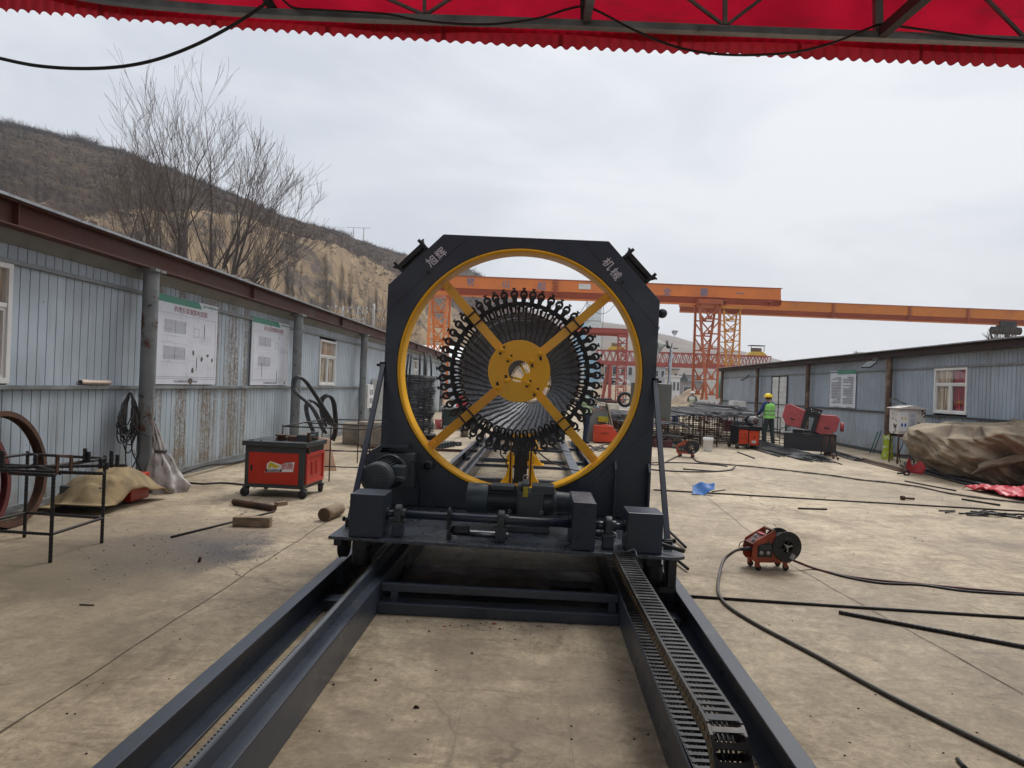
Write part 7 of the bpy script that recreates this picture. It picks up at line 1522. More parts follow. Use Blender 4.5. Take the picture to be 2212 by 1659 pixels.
gy = MB(); gy.bb(1.95, 2.28, 21.88, 22.0, 0.62, 0.80); tag(gy.out('yellow_box', mat('dirty_yellow', (0.35, 0.32, 0.01), 0.5), bevel=0.02), 'yellow box on the grey cabinet above the orange power source', 'box')
mb = MB()
mb.grid(lambda u, v: (1.48 + 1.06 * u, 21.85 + 0.7 * v, 1.16 + 0.20 * math.sin(math.pi * min(1, u * 1.25)) * (0.8 + 0.4 * math.sin(u * 9)) - (1.0 * max(0, u - 0.72) / 0.28 if u > 0.72 else 0)), 40, 8)
o = mb.out('cover_sheet', mat('cream_canvas', (0.42, 0.38, 0.30), 0.8, var=0.15)); o.modifiers.new('thickness', 'SOLIDIFY').thickness = 0.03; tag(o, 'cream canvas draped over the grey cabinet beside the half-hidden worker', 'sheet')
for i in range(5):
    a = thing('x', '', '', (0, 0, 0)); bpy.data.objects.remove(a)
    r = random.Random(i + 30); mb = MB(); P = [G(1250 + 14 * k + r.uniform(-6, 6), 968 + r.uniform(-9, 9), 0.015) for k in range(7)]; mb.tube(smooth(P, 5), 0.014, 5); tag(mb.out('loose_lead', CABLE), ('black lead lying in front of the orange power source, nearest strand', 'second black lead in the tangle in front of the orange power source', 'third black lead in the tangle below the orange power source', 'fourth black lead in the tangle, touching the ring', 'fifth black lead in the tangle by the worker\'s feet')[i], 'cable')
_c = PY(1350, 863, 30); wh = thing('hand_cart', 'upturned maroon hand cart with a spoked rubber-tyred wheel, at right in the ring', 'cart', (_c.x, 30, 0)); mb = MB(); mb.torus((0, 0, _c.z), 0.27, 0.07, 'Y', 32, 10); tw_ = mb.out('wheel', RUBBER, wh)
mb = MB()
for k in range(5): a = k * 1.257; mb.bar((0, 0, _c.z), (0.24 * math.cos(a), 0, _c.z + 0.24 * math.sin(a)), 0.04, 0.03)
mb.lathe([(0, -0.04), (0.06, -0.04), (0.06, 0.04), (0, 0.04)], (0, 0, _c.z), 'Y', 14); mb.out('spokes', GALV, tw_)
a = PY(1350, 863, 30); mb = MB(); mb.bb(-0.5, 0.1, 0.1, 1.2, 0.0, 0.75); mb.out('cart_body', mat('cart_maroon', (0.12, 0.03, 0.03), 0.7, var=0.3), wh, bevel=0.02)
mb = MB(); a = G(1300, 893); mb.box((a.x, a.y, 0.35), (2.0, 1.4, 0.7), rz=0.2); tag(mb.out('cream_crate', mat('crate_cream', (0.50, 0.46, 0.38), 0.8, var=0.15), bevel=0.02), 'long cream crate behind the canvas cover, seen through the ring', 'crate')
mb = MB(); a = G(1262, 885); mb.torus((a.x, a.y, 0.42), 0.34, 0.12, 'Y', 28, 8); tag(mb.out('tyre_on_ground', RUBBER), 'black tyre standing behind the half-hidden worker', 'tyre')
r = random.Random(77)
names = ['flat dark steel frame', 'dull red steel frame', 'rusty brown steel frame', 'grey steel frame', 'pale grey box', 'maroon beam stack', 'dark beam stack']
for i, (px, py, w, h, m) in enumerate(((1262, 868, 1.6, 0.5, REBARL), (1290, 872, 2.2, 0.35, mat('scrap_red', (0.16, 0.035, 0.03), 0.8, var=0.3)), (1318, 874, 1.6, 0.5, RUST), (1275, 880, 1.2, 0.3, DGREY), (1345, 880, 1.2, 0.5, WHITED), (1330, 868, 2.0, 0.4, MATS['scrap_red']), (1300, 864, 2.6, 0.5, BLACKM))):
    a = G(px, py + 6); o = thing('scrap_steel', names[i] + ' in the scrap yard seen through the right of the ring', 'scrap metal', (a.x, a.y, 0), r.uniform(-0.4, 0.4))
    for k in range(4): mb = MB(); mb.box((0, 0.35 * k - 0.5, h * 0.5 + 0.06 * k), (w, 0.10, h * 0.5)); mb.out('member', m, o)
    for sx in (-0.45, 0.45): mb = MB(); mb.box((sx * w, 0, h * 0.25), (0.1, 1.6, h * 0.5)); mb.out('member', m, o)

# ================================================================== right shed fittings
def floodlight(lb, x, y, z, s, rz=0.0):
    o = thing('floodlight', lb, 'floodlight', (x, y, z), rz); o.scale = (s,) * 3
    mb = MB(); mb.box((-0.12, 0, -0.03), (0.30, 0.42, 0.05), M=Matrix.Rotation(R_(-38), 3, 'Y')); h = mb.out('lamp_housing', DGREY, o, bevel=0.01)
    for i in range(2):
        for j in range(5): mb = MB(); M = Matrix.Rotation(R_(-38), 3, 'Y'); c = Vector((-0.12, 0, -0.03)) + M @ Vector((-0.07 + 0.13 * i, -0.16 + 0.08 * j, -0.027)); mb.box(c, (0.10, 0.06, 0.01), M=M); mb.out('led_tile', mat('led_tile', (0.42, 0.42, 0.36), 0.3) if 'led_tile' not in MATS else MATS['led_tile'], h)
    mb = MB(); mb.bar((0.0, 0.08, 0.0), (0.12, 0.05, 0.18), 0.04, 0.04); mb.bar((0.0, -0.08, 0.0), (0.12, -0.05, 0.18), 0.04, 0.04); mb.out('arm', DGREY, o)
a = PX(1885, 786, 10.2); floodlight('larger floodlight on the near rusty column of the right shed', a.x, a.y, a.z, 1.0, R_(12))
a = PX(1612, 817, 10.4); floodlight('small floodlight high on the far bay of the right shed', a.x, a.y, a.z, 1.0)
nb = thing('notice_sheet', 'wrinkled white notice with a green header and two text columns, right shed wall', 'sign', (10.62, 25.6, 1.33), math.pi)
nw, nh = 2.05, 1.30
mb = MB(); mb.grid(lambda u, v: (0.005 + 0.012 * fbm(u * 4, v * 4, 9) + (0.02 * math.sin(u * 14) if v < 0.04 else 0), nw * u, nh * v), 30, 24, True); o = mb.out('sheet', PBOARD, nb); o.modifiers.new('thickness', 'SOLIDIFY').thickness = 0.004
mb = MB(); mb.prism([(0.02, nw * 0.32, nh - 0.13), (0.02, nw, nh - 0.13), (0.02, nw, nh), (0.02, nw * 0.30, nh)], (0.002, 0, 0)); mb.out('green_header', PGREEN, nb)
mb = MB(); r = random.Random(3)
for c0 in (0.08, 0.54):
    for k in range(17): z = nh - 0.26 - k * 0.055; y = nw * (1 - c0 - 0.38); L = nw * (0.38 if r.random() > 0.35 else r.uniform(0.1, 0.3)); mb.bb(0.022, 0.023, nw * (1 - c0) - L, nw * (1 - c0), z, z + 0.022)
mb.out('text_line', PRINT, nb)
# distribution box on its stand
db = thing('distribution_box', 'rust-spotted white electrical box on a stand, with warning notices, by the right shed', 'electrical box', (9.72, 18.75, 0), 0.0); db.scale = (0.86, 0.86, 1.0)
mb = MB(); mb.bb(-0.30, 0.50, -0.30, 0.25, 0.78, 1.44); bx = mb.out('case', WHITER, db, bevel=0.006)
mb = MB(); mb.prism([(-0.36, -0.38, 1.445), (0.56, -0.38, 1.445), (0.56, 0.3, 1.445), (0.10, 0.3, 1.53), (-0.36, 0.3, 1.445)], (0, 0.001, 0.0)) if False else mb.prism([(-0.36, -0.38, 1.445), (0.56, -0.38, 1.445), (0.56, -0.38, 1.46), (0.10, -0.38, 1.54), (-0.36, -0.38, 1.46)], (0, 0.7, 0)); mb.out('lid', WHITER, db)
mb = MB(); mb.bb(-0.295, -0.02, -0.315, -0.302, 0.86, 1.36); n1_ = mb.out('warning_notice', WHITE, db)
mb = MB(); mb.bb(0.02, 0.21, -0.312, -0.302, 0.84, 1.36); n2_ = mb.out('text_notice', PBOARD, db)
mb = MB()
for x in (-0.20, -0.10): mb.prism([(x - 0.035, -0.318, 1.17), (x + 0.035, -0.318, 1.17), (x, -0.318, 1.25)], (0, 0.002, 0))
mb.out('warning_triangle', MATS['yellow_sticker'], n1_)
mb = MB()
for x in (-0.20, -0.10): mb.prism([(x + 0.03 * math.cos(j * 0.6283), -0.318, 1.02 + 0.05 * math.sin(j * 0.6283)) for j in range(10)], (0, 0.002, 0))
mb.out('blue_pictogram', mat('pictogram_blue', (0.02, 0.08, 0.35), 0.5), n1_)
mb = MB()
for k in range(14): mb.bb(0.04, 0.19, -0.315, -0.312, 0.88 + k * 0.033, 0.892 + k * 0.033)
mb.out('text_line', PRINT, n2_)
for x, y in ((-0.28, -0.28), (0.48, -0.28), (-0.28, 0.22), (0.48, 0.22)):
    mb = MB(); mb.bar((x, y, 0), (x * 0.93, y * 0.95, 0.78), 0.04, 0.04); mb.out('stand_leg', RUST, db)
mb = MB(); mb.bb(-0.28, 0.48, -0.29, -0.25, 0.70, 0.78); mb.bb(-0.28, 0.48, 0.2, 0.24, 0.70, 0.78); mb.bb(-0.28, 0.48, -0.28, -0.25, 0.22, 0.25); mb.out('stand_rail', RUST, db)
for i in range(4):
    r = random.Random(i + 3); mb = MB(); x = -0.1 + 0.13 * i; mb.tube(smooth([(x, 0, 0.78), (x + r.uniform(-0.1, 0.1), -0.05, 0.5), (x + r.uniform(-0.15, 0.15), 0, 0.25), (x + r.uniform(-0.2, 0.2), 0.05, 0.02)]), 0.012, 6); mb.out('cable', CABLE, db)
mb = MB(); mb.tube(smooth([(9.5, 18.9, 1.55), (9.45, 18.95, 1.66), (9.6, 19.0, 1.70), (9.75, 19.0, 1.62), (9.9, 19.0, 1.57)]), 0.016, 6); tag(mb.out('cable_coil', mat('moss_cable', (0.05, 0.06, 0.04), 0.7)), 'dark coil of cable lying on top of the rust-spotted electrical box', 'cable')
gb = MB(); a = G(1912, 1008)
gb.grid(lambda u, v: (9.86 + 0.14 * math.cos(6.283 * u) * (1 - 0.3 * v) * (1 + 0.3 * fbm(u * 5, v * 4, 2)), 19.8 + 0.14 * math.sin(6.283 * u), 0.68 * v + 0.03 * math.sin(u * 20) * v), 30, 14); tag(gb.out('lime_bag', mat('lime_plastic', (0.34, 0.42, 0.01), 0.5, var=0.2, dirt=(0.6, 0.62, 0.5), dr=(0.55, 0.6), ds=9)), 'lime green plastic bag standing under the electrical box', 'bag')
bc = thing('bolt_cutter', 'long green-handled bolt cutter leaning on the right shed wall', 'tool', (10.3, 21.6, 0))
for k in (0, 1):
    mb = MB(); mb.tube([(-0.12 + 0.10 * k, -0.1, 0.02), (0.20 + 0.10 * k - 0.05, 0.0, 0.68 + 0.04 * k)], 0.018, 8); mb.out('handle', mat('tool_green', (0.01, 0.10, 0.08), 0.5) if 'tool_green' not in MATS else MATS['tool_green'], bc)
bundle('short flat rebar bundle on the floor left of the lime bag', 'rebar bundle', Vector((9.3, 22.6, 0)), Vector((8.7, 18.9, 0)), 18, 0.45, 0.06, 0.015, 9, 0.0, REBAR)
bundle('dark steel tubes on the floor under the front of the canvas heap', 'tube bundle', Vector((9.4, 17.8, 0)), Vector((8.75, 13.0, 0)), 12, 0.5, 0.09, 0.030, 10, 0.0, BLACKM)
bundle('rusty thin rods on the floor from the electrical box to the canvas heap', 'rod bundle', Vector((8.9, 19.3, 0)), Vector((8.7, 16.4, 0)), 9, 0.5, 0.03, 0.014, 13, 0.0, RUST)
mb = MB(); a = G(1965, 1030, 0.06); mb.torus((8.25, 15.7, 0.06), 0.055, 0.02, 'Y', 20, 8); mb.tube([(8.05, 15.7, 0.04), (8.2, 15.7, 0.05)], 0.02, 8); tag(mb.out('ring_bolt', BLACKM), 'black ring bolt on the floor at the left tip of the steel tubes', 'bolt')
# canvas heap
def heap(u, v):
    """upright folded canvas over a machine; u round the outline, v from floor to crown"""
    a = 2 * math.pi * u; c, s = math.cos(a), math.sin(a); ex = 0.62
    bx = 1.75 * abs(c) ** ex * (1 if c > 0 else -1); by = 1.35 * abs(s) ** ex * (1 if s > 0 else -1)
    t = v; k = interp([(0, 0.72), (0.15, 0.84), (0.45, 1.0), (0.75, 1.02), (0.88, 0.80), (0.96, 0.40), (1, 0.0)], t)
    z = interp([(0, 0.0), (0.75, 1.10), (0.88, 1.26), (1, 1.30)], t) * (0.94 + 0.06 * c)
    # long diagonal folds
    f = 0.16 * abs(math.sin(a * 2.5 + t * 3.2 + 0.6)) ** 2.2 + 0.10 * abs(math.sin(a * 5.5 - t * 4.0)) ** 3 + 0.13 * fbm(c * 1.6 + 3, s * 1.6 + t * 2.0, t * 2, 4, 0.5)
    f -= 0.18 * max(0, 1 - abs(((a - 4.9 + t * 1.3) + math.pi) % (2 * math.pi) - math.pi) * 5)
    cr_ = 0; px_, py_ = a * 1.9 + t * 1.1, t * 1.6 - a * 0.5
    for o_, am in ((1.0, 0.20), (2.1, 0.15), (4.3, 0.08), (8.0, 0.035)): cr_ += am * (1 - 2.2 * abs(noise.noise(Vector(((a * 1.25 + t * 1.9) * o_, (a * 0.22 - t * 0.28) * o_, o_ * 3.1)))))
    f = f * 0.45 + cr_ - 0.2; k2 = k * (1 + f * (1 - 0.4 * t)); z2 = z + (0.05 * fbm(bx * k * 1.0, by * k * 1.0, 2.0, 2, 0.5) + 0.10 * (0.5 - abs(noise.noise(Vector(((bx + by * 0.8) * k * 1.1, (bx * 0.8 - by) * k * 0.25, 5)))) * 2)) * min(1, t * 3) + 0.06 * math.sin(bx * k * 3.5 + by * k * 2) * (t > 0.5) * (t - 0.5) * 2
    return (bx * k2, by * k2, max(0.02 + 0.12 * abs(math.sin(a * 3)) * (t < 0.02), z2))
hp = thing('canvas_heap', 'big heap covered by folded brown canvas, at the right edge', 'covered heap', (10.35, 15.55, 0), R_(-4)); hp.scale = (0.92, 0.98, 1.0)
mb = MB(); mb.grid(heap, 240, 90); mb.out('canvas', TARP, hp)
for k, (x0, y0, x1, y1, z0, z1) in enumerate(((-1.55, -1.30, 1.2, -1.55, 0.32, 1.18), (-0.6, -1.45, 1.7, -1.5, 0.25, 0.85), (0.5, -1.5, 1.75, -1.0, 0.5, 1.2))):
    mb = MB(); mb.grid(lambda u, v, x0=x0, y0=y0, x1=x1, y1=y1, z0=z0, z1=z1: (x0 + (x1 - x0) * u + 0.12 * v, y0 + (y1 - y0) * u - 0.10 * math.sin(math.pi * v) - 0.06 * fbm(u * 4, v * 3, 5), z0 + (z1 - z0) * u + 0.24 * (v - 0.5) + 0.05 * fbm(u * 3, v, 3)), 40, 12); o = mb.out('fold', TARP, hp); o.modifiers.new('thickness', 'SOLIDIFY').thickness = 0.03
mb = MB(); mb.grid(lambda u, v: (8.38 + 0.36 * u, 16.0 - 0.1 * v + 0.1 * math.sin(u * 5), 0.02 + 0.34 * (v ** 0.7) * (1 - u * 0.3) * (0.85 + 0.25 * math.sin(u * 11))), 20, 10); o = mb.out('pink_sheet', ROSE); o.modifiers.new('thickness', 'SOLIDIFY').thickness = 0.01; tag(o, 'pink plastic sheet peeping out at the left foot of the canvas heap', 'sheet')
mb = MB(); mb.grid(lambda u, v: (8.45 + 2.1 * u - 0.25 * v, 11.9 + 1.7 * v + 0.15 * u, 0.015 + 0.16 * abs(fbm(u * 4, v * 3, 4, 4, 0.6)) + 0.07 * abs(math.sin(v * 7 + u * 3)) * math.sin(math.pi * min(1, max(0, v))) + 0.05 * abs(math.sin(u * 5))), 60, 40); o = mb.out('red_cloth', REDCLOTH); o.modifiers.new('thickness', 'SOLIDIFY').thickness = 0.012; tag(o, 'crumpled bright red cloth on the floor at the right edge', 'cloth')
mb = MB(); mb.bb(10.35, 10.4, 16.5, 18.0, 1.32, 1.34); tag(mb.out('flat_bar', BLACKM), 'flat dark bar lying on the sill rail of the right shed', 'bar') if False else None

# far box and things on the right wall
a = G(1556, 903); sb = MB(); sb.bb(9.3, 9.9, 33.2, 34.0, 0.45, 1.35); tag(sb.out('pale_switch_box', WHITED, bevel=0.01), 'pale switch box at the far corner of the right shed', 'electrical box')

# ================================================================== fence, barrier, truck, pipes
fn = thing('panel_fence', 'row of white sheet fence panels under the crane leg', 'fence', (9.8, 44, 0))
for k in range(3):
    mb = MB(); mb.bb(k * 0.95, k * 0.95 + 0.92, 0.0, 0.05, 0.0, 1.25 + 0.06 * k); pn_ = mb.out('panel', WHITED, fn)
    for j in range(4): mb = MB(); mb.bb(k * 0.95 + 0.1 + 0.2 * j, k * 0.95 + 0.14 + 0.2 * j, -0.03, 0.0, 0.0, 1.2); mb.out('panel_rib', WHITE, pn_)
for z in (0.55, 0.95): mb = MB(); mb.bb(0, 2.8, -0.07, -0.03, z, z + 0.06); mb.out('rail', GALV, fn)
fb = thing('striped_barrier', 'red and white slatted barrier in front of the white fence panels', 'barrier', (10.15, 42.8, 0))
for k in range(9): mb = MB(); mb.bar((0.15 * k, 0, 0.0), (0.15 * k + 0.10, 0, 1.15), 0.05, 0.02, up=(0, 1, 0)); mb.out('slat', WHITE if k % 2 else mat('slat_red', (0.35, 0.04, 0.03), 0.5) if 'slat_red' not in MATS else (MATS['slat_red'] if k % 2 == 0 else WHITE), fb)
mx_ = thing('mixer_truck', 'concrete mixer truck with a turquoise drum behind the crane leg', 'truck', (18.2, 70, 0), R_(10))
mb = MB(); mb.tube([(0, 0, 2.0), (0.5, 0.2, 2.2), (2.0, 0.8, 2.5), (3.2, 1.3, 2.8)], [0.6, 1.25, 1.35, 0.7], 28); mb.out('drum', mat('drum_turquoise', (0.05, 0.25, 0.20), 0.5, var=0.15), mx_)
mb = MB(); mb.bb(-0.4, 5.5, 0.2, 2.4, 0.7, 1.1); mb.bb(-0.6, 0.0, 0.3, 1.9, 1.0, 3.0); mb.out('chassis', WHITED, mx_)
mb = MB(); mb.bb(4.2, 6.2, 0.0, 2.4, 1.0, 3.2); mb.out('cab', WHITE, mx_, bevel=0.1)
for x in (0.6, 1.8, 4.9):
    mb = MB(); mb.lathe([(0, -0.15), (0.5, -0.15), (0.5, 0.15), (0, 0.15)], (x, 0.1, 0.5), 'Y', 20); mb.out('wheel', RUBBER, mx_)
for i, (px, w, m, lb) in enumerate(((1476, 2.4, mat('pipe_concrete', (0.34, 0.31, 0.27), 0.9, var=0.15), 'large concrete pipe lying on its side, left of three behind the dirt heap'), (1497, 1.3, mat('pipe_rust', (0.12, 0.04, 0.03), 0.9), 'rusty pipe section next to the large concrete pipe'), (1508, 1.5, MATS['pipe_rust'] if 'pipe_rust' in MATS else RUST, 'dark maroon pipe section right of the concrete pipes'))):
    a = G(px, 872); mb = MB(); mb.tube([(a.x - w / 2, a.y, 0.62), (a.x + w / 2, a.y, 0.62)], 0.62, 24); tag(mb.out('large_pipe', m), lb, 'pipe')

# ================================================================== cranes
def lattice(mb, a0, a1, b0, b1, n, w, plates=True, up=(0, 1, 0)):
    """two chords a, b from top (0) to foot (1) with V lacing"""
    a0, a1, b0, b1 = map(Vector, (a0, a1, b0, b1)); mb.bar(a0, a1, w, w, up=up); mb.bar(b0, b1, w, w, up=up)
    for i in range(n):
        t0, t1 = i / n, (i + 1) / n; m1 = (a0.lerp(a1, t1) + b0.lerp(b1, t1)) / 2 - (a0.lerp(a1, t1) - a0.lerp(a1, t0)) * 0.12
        for P, Q in ((a0, a1), (b0, b1)): mb.bar(P.lerp(Q, t0 + 0.02), m1, w * 0.55, w * 0.55, up=up)
        mb.bar(a0.lerp(a1, t1), b0.lerp(b1, t1), w * 0.6, w * 0.6, up=up)
        if plates: h = (a0.lerp(a1, t1) - a0.lerp(a1, t0)).length * 0.18; mb.box(m1, (w * 2.0, w * 0.7, h))
def crane_leg(o, x, y, zt, wt, wb, dy, m, n=7, w=0.16, name='leg'):
    """a pair of lattice faces that spread towards the ground along Y"""
    for s in (-1, 1):
        mb = MB(); lattice(mb, (x - wt, y + s * dy * 0.25, zt), (x - wb, y + s * dy, 0.4), (x + wt, y + s * dy * 0.25, zt), (x + wb, y + s * dy, 0.4), n, w); l = mb.out(name, m, o, W=True)
    mb = MB(); mb.bar((x, y - dy * 1.2, 0.3), (x, y + dy * 1.2, 0.3), 0.4, 0.5); mb.out('bogie', m, o, W=True)
    mb = MB(); mb.bb(x - wt * 1.2, x + wt * 1.2, y - dy * 0.4, y + dy * 0.4, zt, zt + 0.35); mb.out('leg_head', m, o, W=True)
# crane 1
Yc = 55.0
TL = PY(935, 594.5, Yc); TR = PY(1687, 623.8, Yc); cw = thing('gantry_crane', 'nearer orange gantry crane with grey-blue characters along its beam', 'gantry crane', (TL.x, Yc, 0))
BL = PY(935, 637, Yc); BR = PY(1687, 664, Yc)
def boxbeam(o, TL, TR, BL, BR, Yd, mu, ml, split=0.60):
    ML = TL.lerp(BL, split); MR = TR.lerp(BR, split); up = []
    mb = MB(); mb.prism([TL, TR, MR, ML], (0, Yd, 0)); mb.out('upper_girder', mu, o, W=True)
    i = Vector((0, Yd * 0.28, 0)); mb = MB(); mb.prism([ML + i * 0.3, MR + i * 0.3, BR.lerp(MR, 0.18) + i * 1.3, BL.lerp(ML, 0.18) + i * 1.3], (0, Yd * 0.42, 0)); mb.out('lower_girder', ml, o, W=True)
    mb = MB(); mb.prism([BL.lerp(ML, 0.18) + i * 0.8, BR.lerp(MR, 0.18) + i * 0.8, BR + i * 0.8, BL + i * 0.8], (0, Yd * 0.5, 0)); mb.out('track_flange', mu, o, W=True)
    mb = MB(); mb.prism([TL + Vector((-0.1, -0.06, 0.0)), TR + Vector((0.1, -0.06, 0.0)), TR + Vector((0.1, -0.06, 0.05)), TL + Vector((-0.1, -0.06, 0.05))], (0, Yd + 0.12, 0)); mb.out('top_flange', ml, o, W=True)
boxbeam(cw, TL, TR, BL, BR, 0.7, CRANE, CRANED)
for ch, px, py in (('铁', 1017, 610), ('山', 1093, 614), ('起', 1170, 619), ('重', 1246, 621), ('安', 1352, 625), ('全', 1441, 631), ('第', 1521, 633), ('一', 1599, 635)):
    if 1230 < px < 1260: continue
    p = PY(px, py, Yc - 0.02); mb = MB(); put_text(mb, ch, p, (1, 0, -0.002), (0, 0, 1), 0.68, 0.012); mb.out('lettering', CRBLUE, cw, W=True)
p = PY(1263, 619, Yc - 0.03); mb = MB(); mb.box(p, (0.95, 0.03, 0.42)); mb.out('white_plate', WHITED, cw, W=True)
for px in (1200, 1420):
    a = PY(px, interp([(935, 594.5), (1687, 623.8)], px) - 2, Yc - 0.05); b = PY(px - 1, interp([(935, 637), (1687, 664)], px), Yc - 0.05)
    if px > 1300: continue
    mb = MB(); mb.bar(a, b, 0.10, 0.08, up=(0, 1, 0))
    for k in range(7): q = a.lerp(b, (k + 0.5) / 7); mb.box(q, (0.55, 0.06, 0.05))
    j_ = mb.out('beam_joint', CRANED, cw, W=True)
for px, py in ((1537, 648), (1565, 650), (1661, 652), (1683, 650)):
    q = PY(px, py, Yc - 0.25); mb = MB(); mb.box(q, (0.30, 0.5, 0.08)); mb.box(q + Vector((0.1, 0, -0.15)), (0.06, 0.4, 0.35)); mb.out('bracket', CRANED, cw, W=True)
zb = PY(1525, 658, Yc).z; xl = PY(950, 640, Yc).x; xr = PY(1528, 650, Yc).x
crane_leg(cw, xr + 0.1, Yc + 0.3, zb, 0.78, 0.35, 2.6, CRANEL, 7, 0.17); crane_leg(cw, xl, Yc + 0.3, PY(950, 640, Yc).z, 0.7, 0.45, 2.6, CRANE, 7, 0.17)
mb = MB(); a = PY(1020, 640, Yc); b = PY(1330, 655, Yc)
for k in range(5):
    p, q = a.lerp(b, k / 5), a.lerp(b, (k + 1) / 5); mb.tube(catenary(p, q, 0.9 + 0.4 * (k % 2), 12), 0.025, 4)
mb.out('festoon_cable', CABLE, cw, W=True)
# crane 2
Yd2 = 77.0; TL = PY(1440, 641, Yd2); TR = PY(2330, 676, Yd2 - 0.0); BL = PY(1440, 672.5, Yd2); BR = PY(2330, 708.5, Yd2)
TL = PY(1470, 642, Yd2); BL = PY(1470, 674, Yd2)
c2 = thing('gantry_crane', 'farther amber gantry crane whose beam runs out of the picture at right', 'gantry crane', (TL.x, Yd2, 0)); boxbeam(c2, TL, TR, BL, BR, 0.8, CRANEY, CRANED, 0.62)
for px in (1801, 1966, 2092):
    yt = interp([(1470, 642), (2330, 676)], px); yb = interp([(1470, 674), (2330, 708.5)], px); a = PY(px, yt - 1, Yd2 - 0.06); b = PY(px - 1, yb, Yd2 - 0.06); mb = MB(); mb.bar(a, b, 0.10, 0.08, up=(0, 1, 0))
    for k in range(6): q = a.lerp(b, (k + 0.5) / 6); mb.box(q, (0.5, 0.06, 0.06))
    mb.out('beam_joint', CRANED, c2, W=True)
a = PY(1580, 668, Yd2); crane_leg(c2, a.x, Yd2 + 0.4, a.z, 0.9, 0.55, 2.4, mat('crane_leg_yellow', (0.50, 0.20, 0.02), 0.55, var=0.12), 9, 0.17)
q = PY(2178, 706, Yd2); hs = thing('crane_hoist', 'dark hoist hanging under the amber crane beam at the right edge', 'hoist', q); mb = MB(); mb.tube([(-1.5, 0.4, -0.4), (1.5, 0.4, -0.4)], 0.42, 16); mb.out('drum', BLACKM, hs); mb = MB(); mb.bb(-0.8, 0.9, 0, 0.8, -0.2, 0.6); mb.bb(0.0, 0.3, 0.3, 0.6, -1.1, -0.6); mb.out('trolley', BLACKM, hs)
# crane 3: small red girder seen through the ring
Y3 = 88.0; TL = PY(1150, 703, Y3); TR = PY(1357, 711.5, Y3); BL = PY(1150, 719, Y3); BR = PY(1357, 727, Y3)
c3 = thing('gantry_crane', 'small red girder crane seen through the right half of the ring', 'gantry crane', (TR.x, Y3, 0)); boxbeam(c3, TL, TR, BL, BR, 0.7, TRUSSR, CRANED, 0.6)
a = PY(1346, 728, Y3); crane_leg(c3, a.x, Y3 + 0.4, a.z, 0.55, 0.5, 1.2, TRUSSR, 10, 0.12)
# crane 4: red truss
Y4 = 115.0; c4 = thing('truss_crane', 'long red lattice truss crane across the distance, right of the machine', 'gantry crane', (PY(1300, 780, Y4).x, Y4, 0))
for dy_ in (0.0, 1.6):
    mb = MB(); a = PY(1290, 756, Y4) + Vector((0, dy_, 0)); b = PY(1666, 770.5, Y4) + Vector((0, dy_, 0)); c = PY(1290, 781, Y4) + Vector((0, dy_, 0)); d = PY(1666, 794, Y4) + Vector((0, dy_, 0))
    mb.bar(a, b, 0.2, 0.2); mb.bar(c, d, 0.28, 0.4); n = 26
    for k in range(n):
        p0, p1 = a.lerp(b, k / n), a.lerp(b, (k + 1) / n); q_ = c.lerp(d, (k + 0.5) / n); mb.bar(p0, q_, 0.11, 0.11); mb.bar(q_, p1, 0.11, 0.11)
    mb.out('truss_face', TRUSSR, c4, W=True)
mb = MB(); mb.bar(PY(1290, 786, Y4), PY(1666, 799, Y4), 0.5, 0.3); mb.out('track_beam', TRUSSR, c4, W=True)
for px in (1319, 1640):
    a = PY(px, 785, Y4); mb = MB(); mb.bar(a, (a.x, a.y, 0), 0.55, 0.5); mb.bar(a + Vector((-0.2, 0.3, 0)), (a.x - 1.0, a.y + 1.5, 0), 0.4, 0.4); mb.out('leg', TRUSSR, c4, W=True)
for px, lb in ((1331, 'yellow trolley on the red truss, seen through the ring'), (1633, 'yellow winch trolley with a canopy on the right end of the red truss')):
    a = PY(px, interp([(1290, 756), (1666, 770.5)], px), Y4 + 0.8); o = thing('crane_trolley', lb, 'trolley', a); mb = MB(); mb.prism([(-1.6, -0.8, 0.1), (1.6, -0.8, 0.1), (0.9, -0.8, 0.7), (-0.9, -0.8, 0.7)], (0, 1.6, 0)); mb.out('trolley_frame', mat('trolley_yellow', (0.55, 0.36, 0.02), 0.5) if 'trolley_yellow' not in MATS else MATS['trolley_yellow'], o)
    mb = MB(); mb.tube([(-0.8, 0, 1.0), (0.8, 0, 1.0)], 0.35, 12); mb.out('winch_drum', mat('winch_brown', (0.18, 0.12, 0.08), 0.7) if 'winch_brown' not in MATS else MATS['winch_brown'], o)
    if px > 1400:
        mb = MB(); mb.bb(-1.2, 1.2, -0.9, 0.9, 1.65, 1.75); [mb.bb(x, x + 0.08, -0.8, -0.7, 0.7, 1.65) for x in (-1.1, 1.0)]; mb.out('canopy', DGREY, o)

